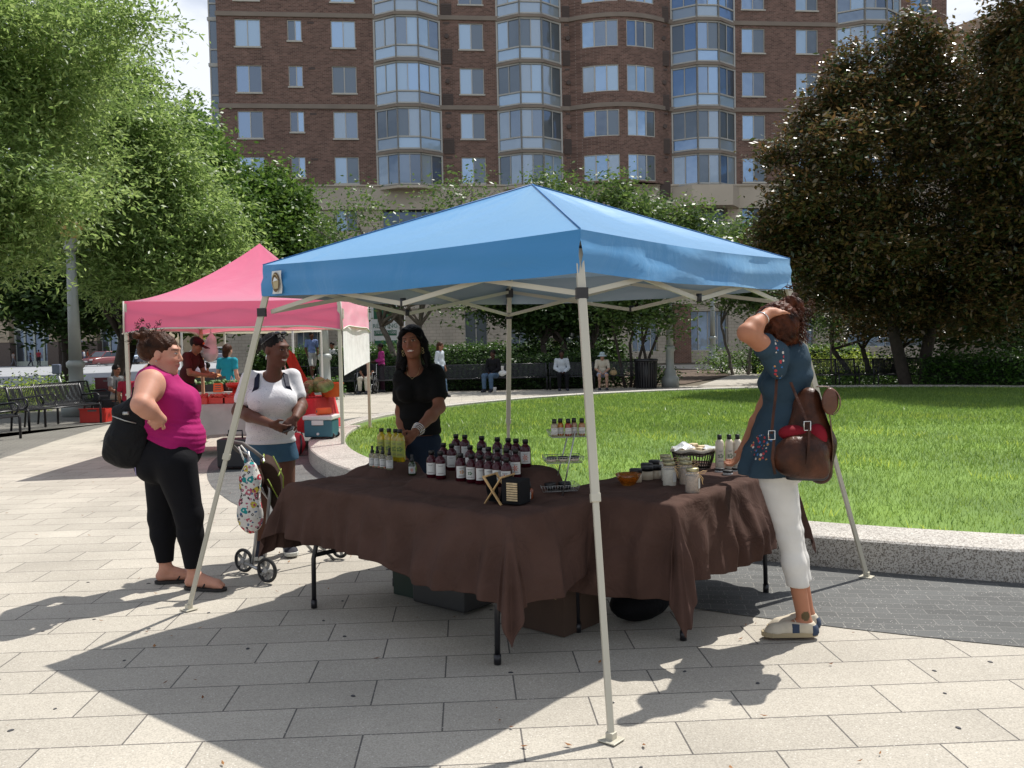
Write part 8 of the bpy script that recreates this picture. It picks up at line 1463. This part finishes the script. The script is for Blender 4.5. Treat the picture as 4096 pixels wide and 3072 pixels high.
# cafe terrace people and furniture (left of the pink side wall)
figure(g0(674, 33.5, 780)+[0, 0, .35], -60, 1.75, 'walk', SKB, fb_('periwinkle_tee', (.16, .22, .42)), fb_('stone_shorts', (.42, .42, .40)), hb, 'man in a blue tee and pale shorts walking by the cafe terrace', pants=.95, sleeve=.7)
figure(g0(719, 34.5, 780)+[0, 0, .42], -110, 1.72, 'sit', SKM, wh, bk, hb, 'man in a white shirt sitting at the cafe terrace beside the small lamp', armR='lap', armL='fwd')
tr = empty('cafe_terrace', (A(640, 800, 36)[0], 36, 0), 0, 'low brick terrace with a concrete step in front of the cafe', 'terrace'); q = MB(); q.b2((-2.6, -1.2, 0), (3.6, 3, .36)); q.build('brick_plinth', mat('plinth_brick', (.14, .06, .04), .85, var=.3, vs=14), tr); q = MB(); q.b2((-2.7, -1.6, 0), (3.7, -1.203, .18)); q.build('step', mband, tr)
def cafe_chair(): 
    t = empty('cafe_chair', (0, 0, 0)); q = MB(); q.b2((-.22, -.22, .43), (.22, .22, .45)); q.build('seat', mblk, t); q = MB()
    for k in range(6): q.bar((-.2+.08*k, .22, .45), (-.2+.08*k, .26, .88), .012)
    q.tube([(-.22, .22, .45), (-.22, .26, .9), (.22, .26, .9), (.22, .22, .45)], .014, 6); q.build('backrest', mblk, t)
    for x in (-1, 1):
        for y in (-1, 1): q = MB(); q.tube([(x*.2, y*.2, 0), (x*.2, y*.2, .44)], .013, 6); q.build('leg', mblk, t)
    return t
cf = cafe_chair()
for i, (px, y, l_) in enumerate([(655, 35, 'black cafe chair left of the man in blue'), (690, 35.5, 'black cafe chair right of the man in blue'), (712, 35.2, 'black cafe chair under the man in the white shirt'), (735, 36, 'black cafe chair half hidden by the white side wall'), (640, 36.5, 'leftmost black cafe chair on the terrace')]): put(cf, 'cf', (A(px, 780, y)[0], y, .36), .6*i, l_, 'chair', 'black cafe chairs on the terrace')
t = empty('cafe_table', (A(702, 780, 35)[0], 34.8, .36), 0, 'small round black cafe table beside the seated man in white', 'table'); q = MB(); q.lathe([(.0, .70), (.35, .70), (.35, .73), (0, .732)], seg=20); q.build('tabletop', mblk, t); q = MB(); q.lathe([(.25, 0), (.03, .04), (.03, .7)], seg=10); q.build('pedestal', mblk, t)
# market customers
figure(g0(493, 17.6, 840), 70, 1.66, 'stand', SKL, fb_('turquoise_tee', (.02, .26, .33)), fb_('faded_jeans', (.20, .28, .38)), hbr, 'woman in a turquoise tee seen from behind at the greens table', sleeve=.5, hairlen=.10, vox=.011)
figure(g0(402, 15.0, 840), -10, 1.82, 'stand', SKM, fb_('dark_red_tee', (.06, .015, .015)), bk, hb, 'man in a maroon cap bending over the stand behind the magenta woman', sleeve=.6, cap=fb_('maroon_cap', (.035, .008, .010)), lean=.35, armR='fwd', armL='fwd', vox=.011)
figure(g0(422, 18.2, 840), -30, 1.55, 'stand', SKL, fb_('lavender_blouse', (.48, .40, .46)), kh, fb_('straw_hair', (.40, .30, .16)), 'light-haired person in a lavender top behind the cabbages', lean=.2, vox=.012)
figure(g0(252, 21.0, 860)+[0, 0, 0], -20, 1.66, 'sit', SKM, gy, kh, hb, 'young man in a grey tee seated among the crates left of the pink canopy', armR='lap', armL='lap', vox=.011)
t = empty('cafe_chair', g0(247, 21.0), rad(-110), 'black metal chair under the young man in the grey tee', 'chair'); 
for c_ in kids(cf): d_ = c_.copy(); COL.objects.link(d_); d_.parent = t
figure(g0(277, 20.0, 860), 100, 1.5, 'sit', SKM, fb_('red_tee', (.30, .02, .04)), bk, hb, 'person in red seated just behind the left pink canopy leg', vox=.014)
figure(g0(448, 24, 800), 150, 1.6, 'sit', SKM, fb_('red_tee', (.30, .02, .04)), gy, hb, 'distant seated person in red seen past the tan pole', vox=.018)
# far street people
for px, y, yaw, h_, pose, tc, lc, l_ in [(66, 98, 20, 1.45, 'walk', (.03, .05, .09), (.03, .03, .05), 'child in dark clothes skipping past the corner store door'), (84, 96, 100, 1.75, 'stand', (.22, .03, .04), (.02, .02, .02), 'person in a red shirt walking toward the corner store'), (29, 97, 60, 1.6, 'walk', (.25, .22, .2), (.12, .12, .13), 'person in grey beside the leftmost store pillar'), (182, 95, 200, 1.7, 'stand', (.50, .52, .55), (.05, .08, .15), 'person in a white tee near the lamp post across the street'), (190, 97, 20, 1.65, 'walk', (.30, .06, .03), (.05, .06, .1), 'person in orange-red across the street right of the lamp'), (176, 99, 90, 1.7, 'stand', (.04, .04, .15), (.03, .03, .04), 'person in dark blue across the street behind the lamp')]:
    figure(g0(px, y, 780), yaw, h_, pose, SKM, fb_('far_'+l_.split()[2]+str(px), tc), fb_('farleg_'+str(px), lc), hb, l_, vox=.035)
# ================================================================ CARS
def car(p, rz, col, label, sc=1, kind=0):
    t = empty('parked_car', p, rz, label, 'car', 'cars parked across the street'); L, Wd = 4.4, 1.75; m_ = mat('car_paint_'+str(col), col, .3, var=0, coat=.6, spec=.6); gl_ = MATS['black_gloss']
    xs = [-2.2, -2.15, -1.5, -.85, -.2, .75, 1.45, 2.0, 2.2]; zt2 = [.55, .78, .86, 1.0, 1.02, 1.02, .98, .9, .6] if kind else [.55, .74, .84, .92, .94, .95, .94, .9, .6]; P = []
    for x, z in zip(xs, zt2): w_ = Wd/2*(1-.10*(abs(x)/2.2)**3); P.append([(x, -w_*.92, .25), (x, -w_, .45), (x, -w_*.98, z*.85), (x, -w_*.86, z), (x, w_*.86, z), (x, w_*.98, z*.85), (x, w_, .45), (x, w_*.92, .25)])
    q = MB(); q.grid(P); q.add(P[0], [(0, 1, 2, 3, 4, 5, 6, 7)]); q.add(P[-1], [(7, 6, 5, 4, 3, 2, 1, 0)]); q.build('body', m_, t)
    zc = 1.42 if not kind else 1.62; cab = [(-.95, .93), (-.25, zc), (1.1, zc), (1.75, .95)]; q = MB(); P = [[(x, -.74 if z > 1 else -.8, z), (x, .74 if z > 1 else .8, z)] for x, z in cab]
    q.add([(x, -(.66 if z > 1.1 else .78), z) for x, z in cab]+[(x, (.66 if z > 1.1 else .78), z) for x, z in cab], [(0, 1, 5, 4), (2, 3, 7, 6), (0, 3, 2, 1), (4, 5, 6, 7)]); q.build('window_glass', gl_, t)
    q = MB(); q.add([(-.27, -.68, zc-.02), (1.12, -.68, zc-.02), (1.12, .68, zc-.02), (-.27, .68, zc-.02), (-.2, -.62, zc+.04), (1.05, -.62, zc+.04), (1.05, .62, zc+.04), (-.2, .62, zc+.04)], [(0, 1, 5, 4), (1, 2, 6, 5), (2, 3, 7, 6), (3, 0, 4, 7), (4, 5, 6, 7)]); q.bar((-.95, -.79, .93), (-.25, -.69, zc), .06); q.bar((-.95, .79, .93), (-.25, .69, zc), .06); q.bar((1.1, -.69, zc), (1.72, -.79, .96), .08); q.bar((1.1, .69, zc), (1.72, .79, .96), .08); q.bar((.4, -.72, .95), (.4, -.69, zc), .06); q.build('roof', m_, t)
    for x in (-1.4, 1.4):
        for y in (-.8, .8): wheel((x, y, .32), .32, 0, t)
    for y in (-.6, .6): q = MB(); q.box((-2.17, y, .66), (.08, .34, .14)); q.build('headlight', mwp, t, bevel=.02)
    q = MB(); q.box((-2.2, 0, .42), (.05, 1.5, .22)); q.build('bumper', mplast, t); q = MB(); q.box((-2.235, 0, .50), (.02, .42, .13)); q.build('number_plate', mwp, t); return t
for px, y, rz, col, l_, kd in [(222, 90, 1.25, (.16, .02, .02), 'red car parked facing us across the street', 0), (262, 96, 1.2, (.18, .03, .03), 'second red car partly behind the black tree trunk', 0), (288, 97, 1.2, (.28, .38, .50), 'pale blue car left of the pink canopy leg', 1), (322, 98, 1.1, (.05, .06, .09), 'dark car seen past the head of the magenta woman', 1), (430, 100, 1.2, (.35, .42, .50), 'silver-blue car beyond the farm stand', 0), (455, 96, 1.1, (.06, .07, .1), 'dark car beyond the farm stand, right of the tan pole', 1), (515, 102, .9, (.3, .3, .3), 'white car far behind the turquoise shirt', 0), (190, 110, .9, (.2, .2, .22), 'grey car far off behind the lamp post', 0)]:
    car(g0(px, y, 780), rz, col, l_, 1, kd)
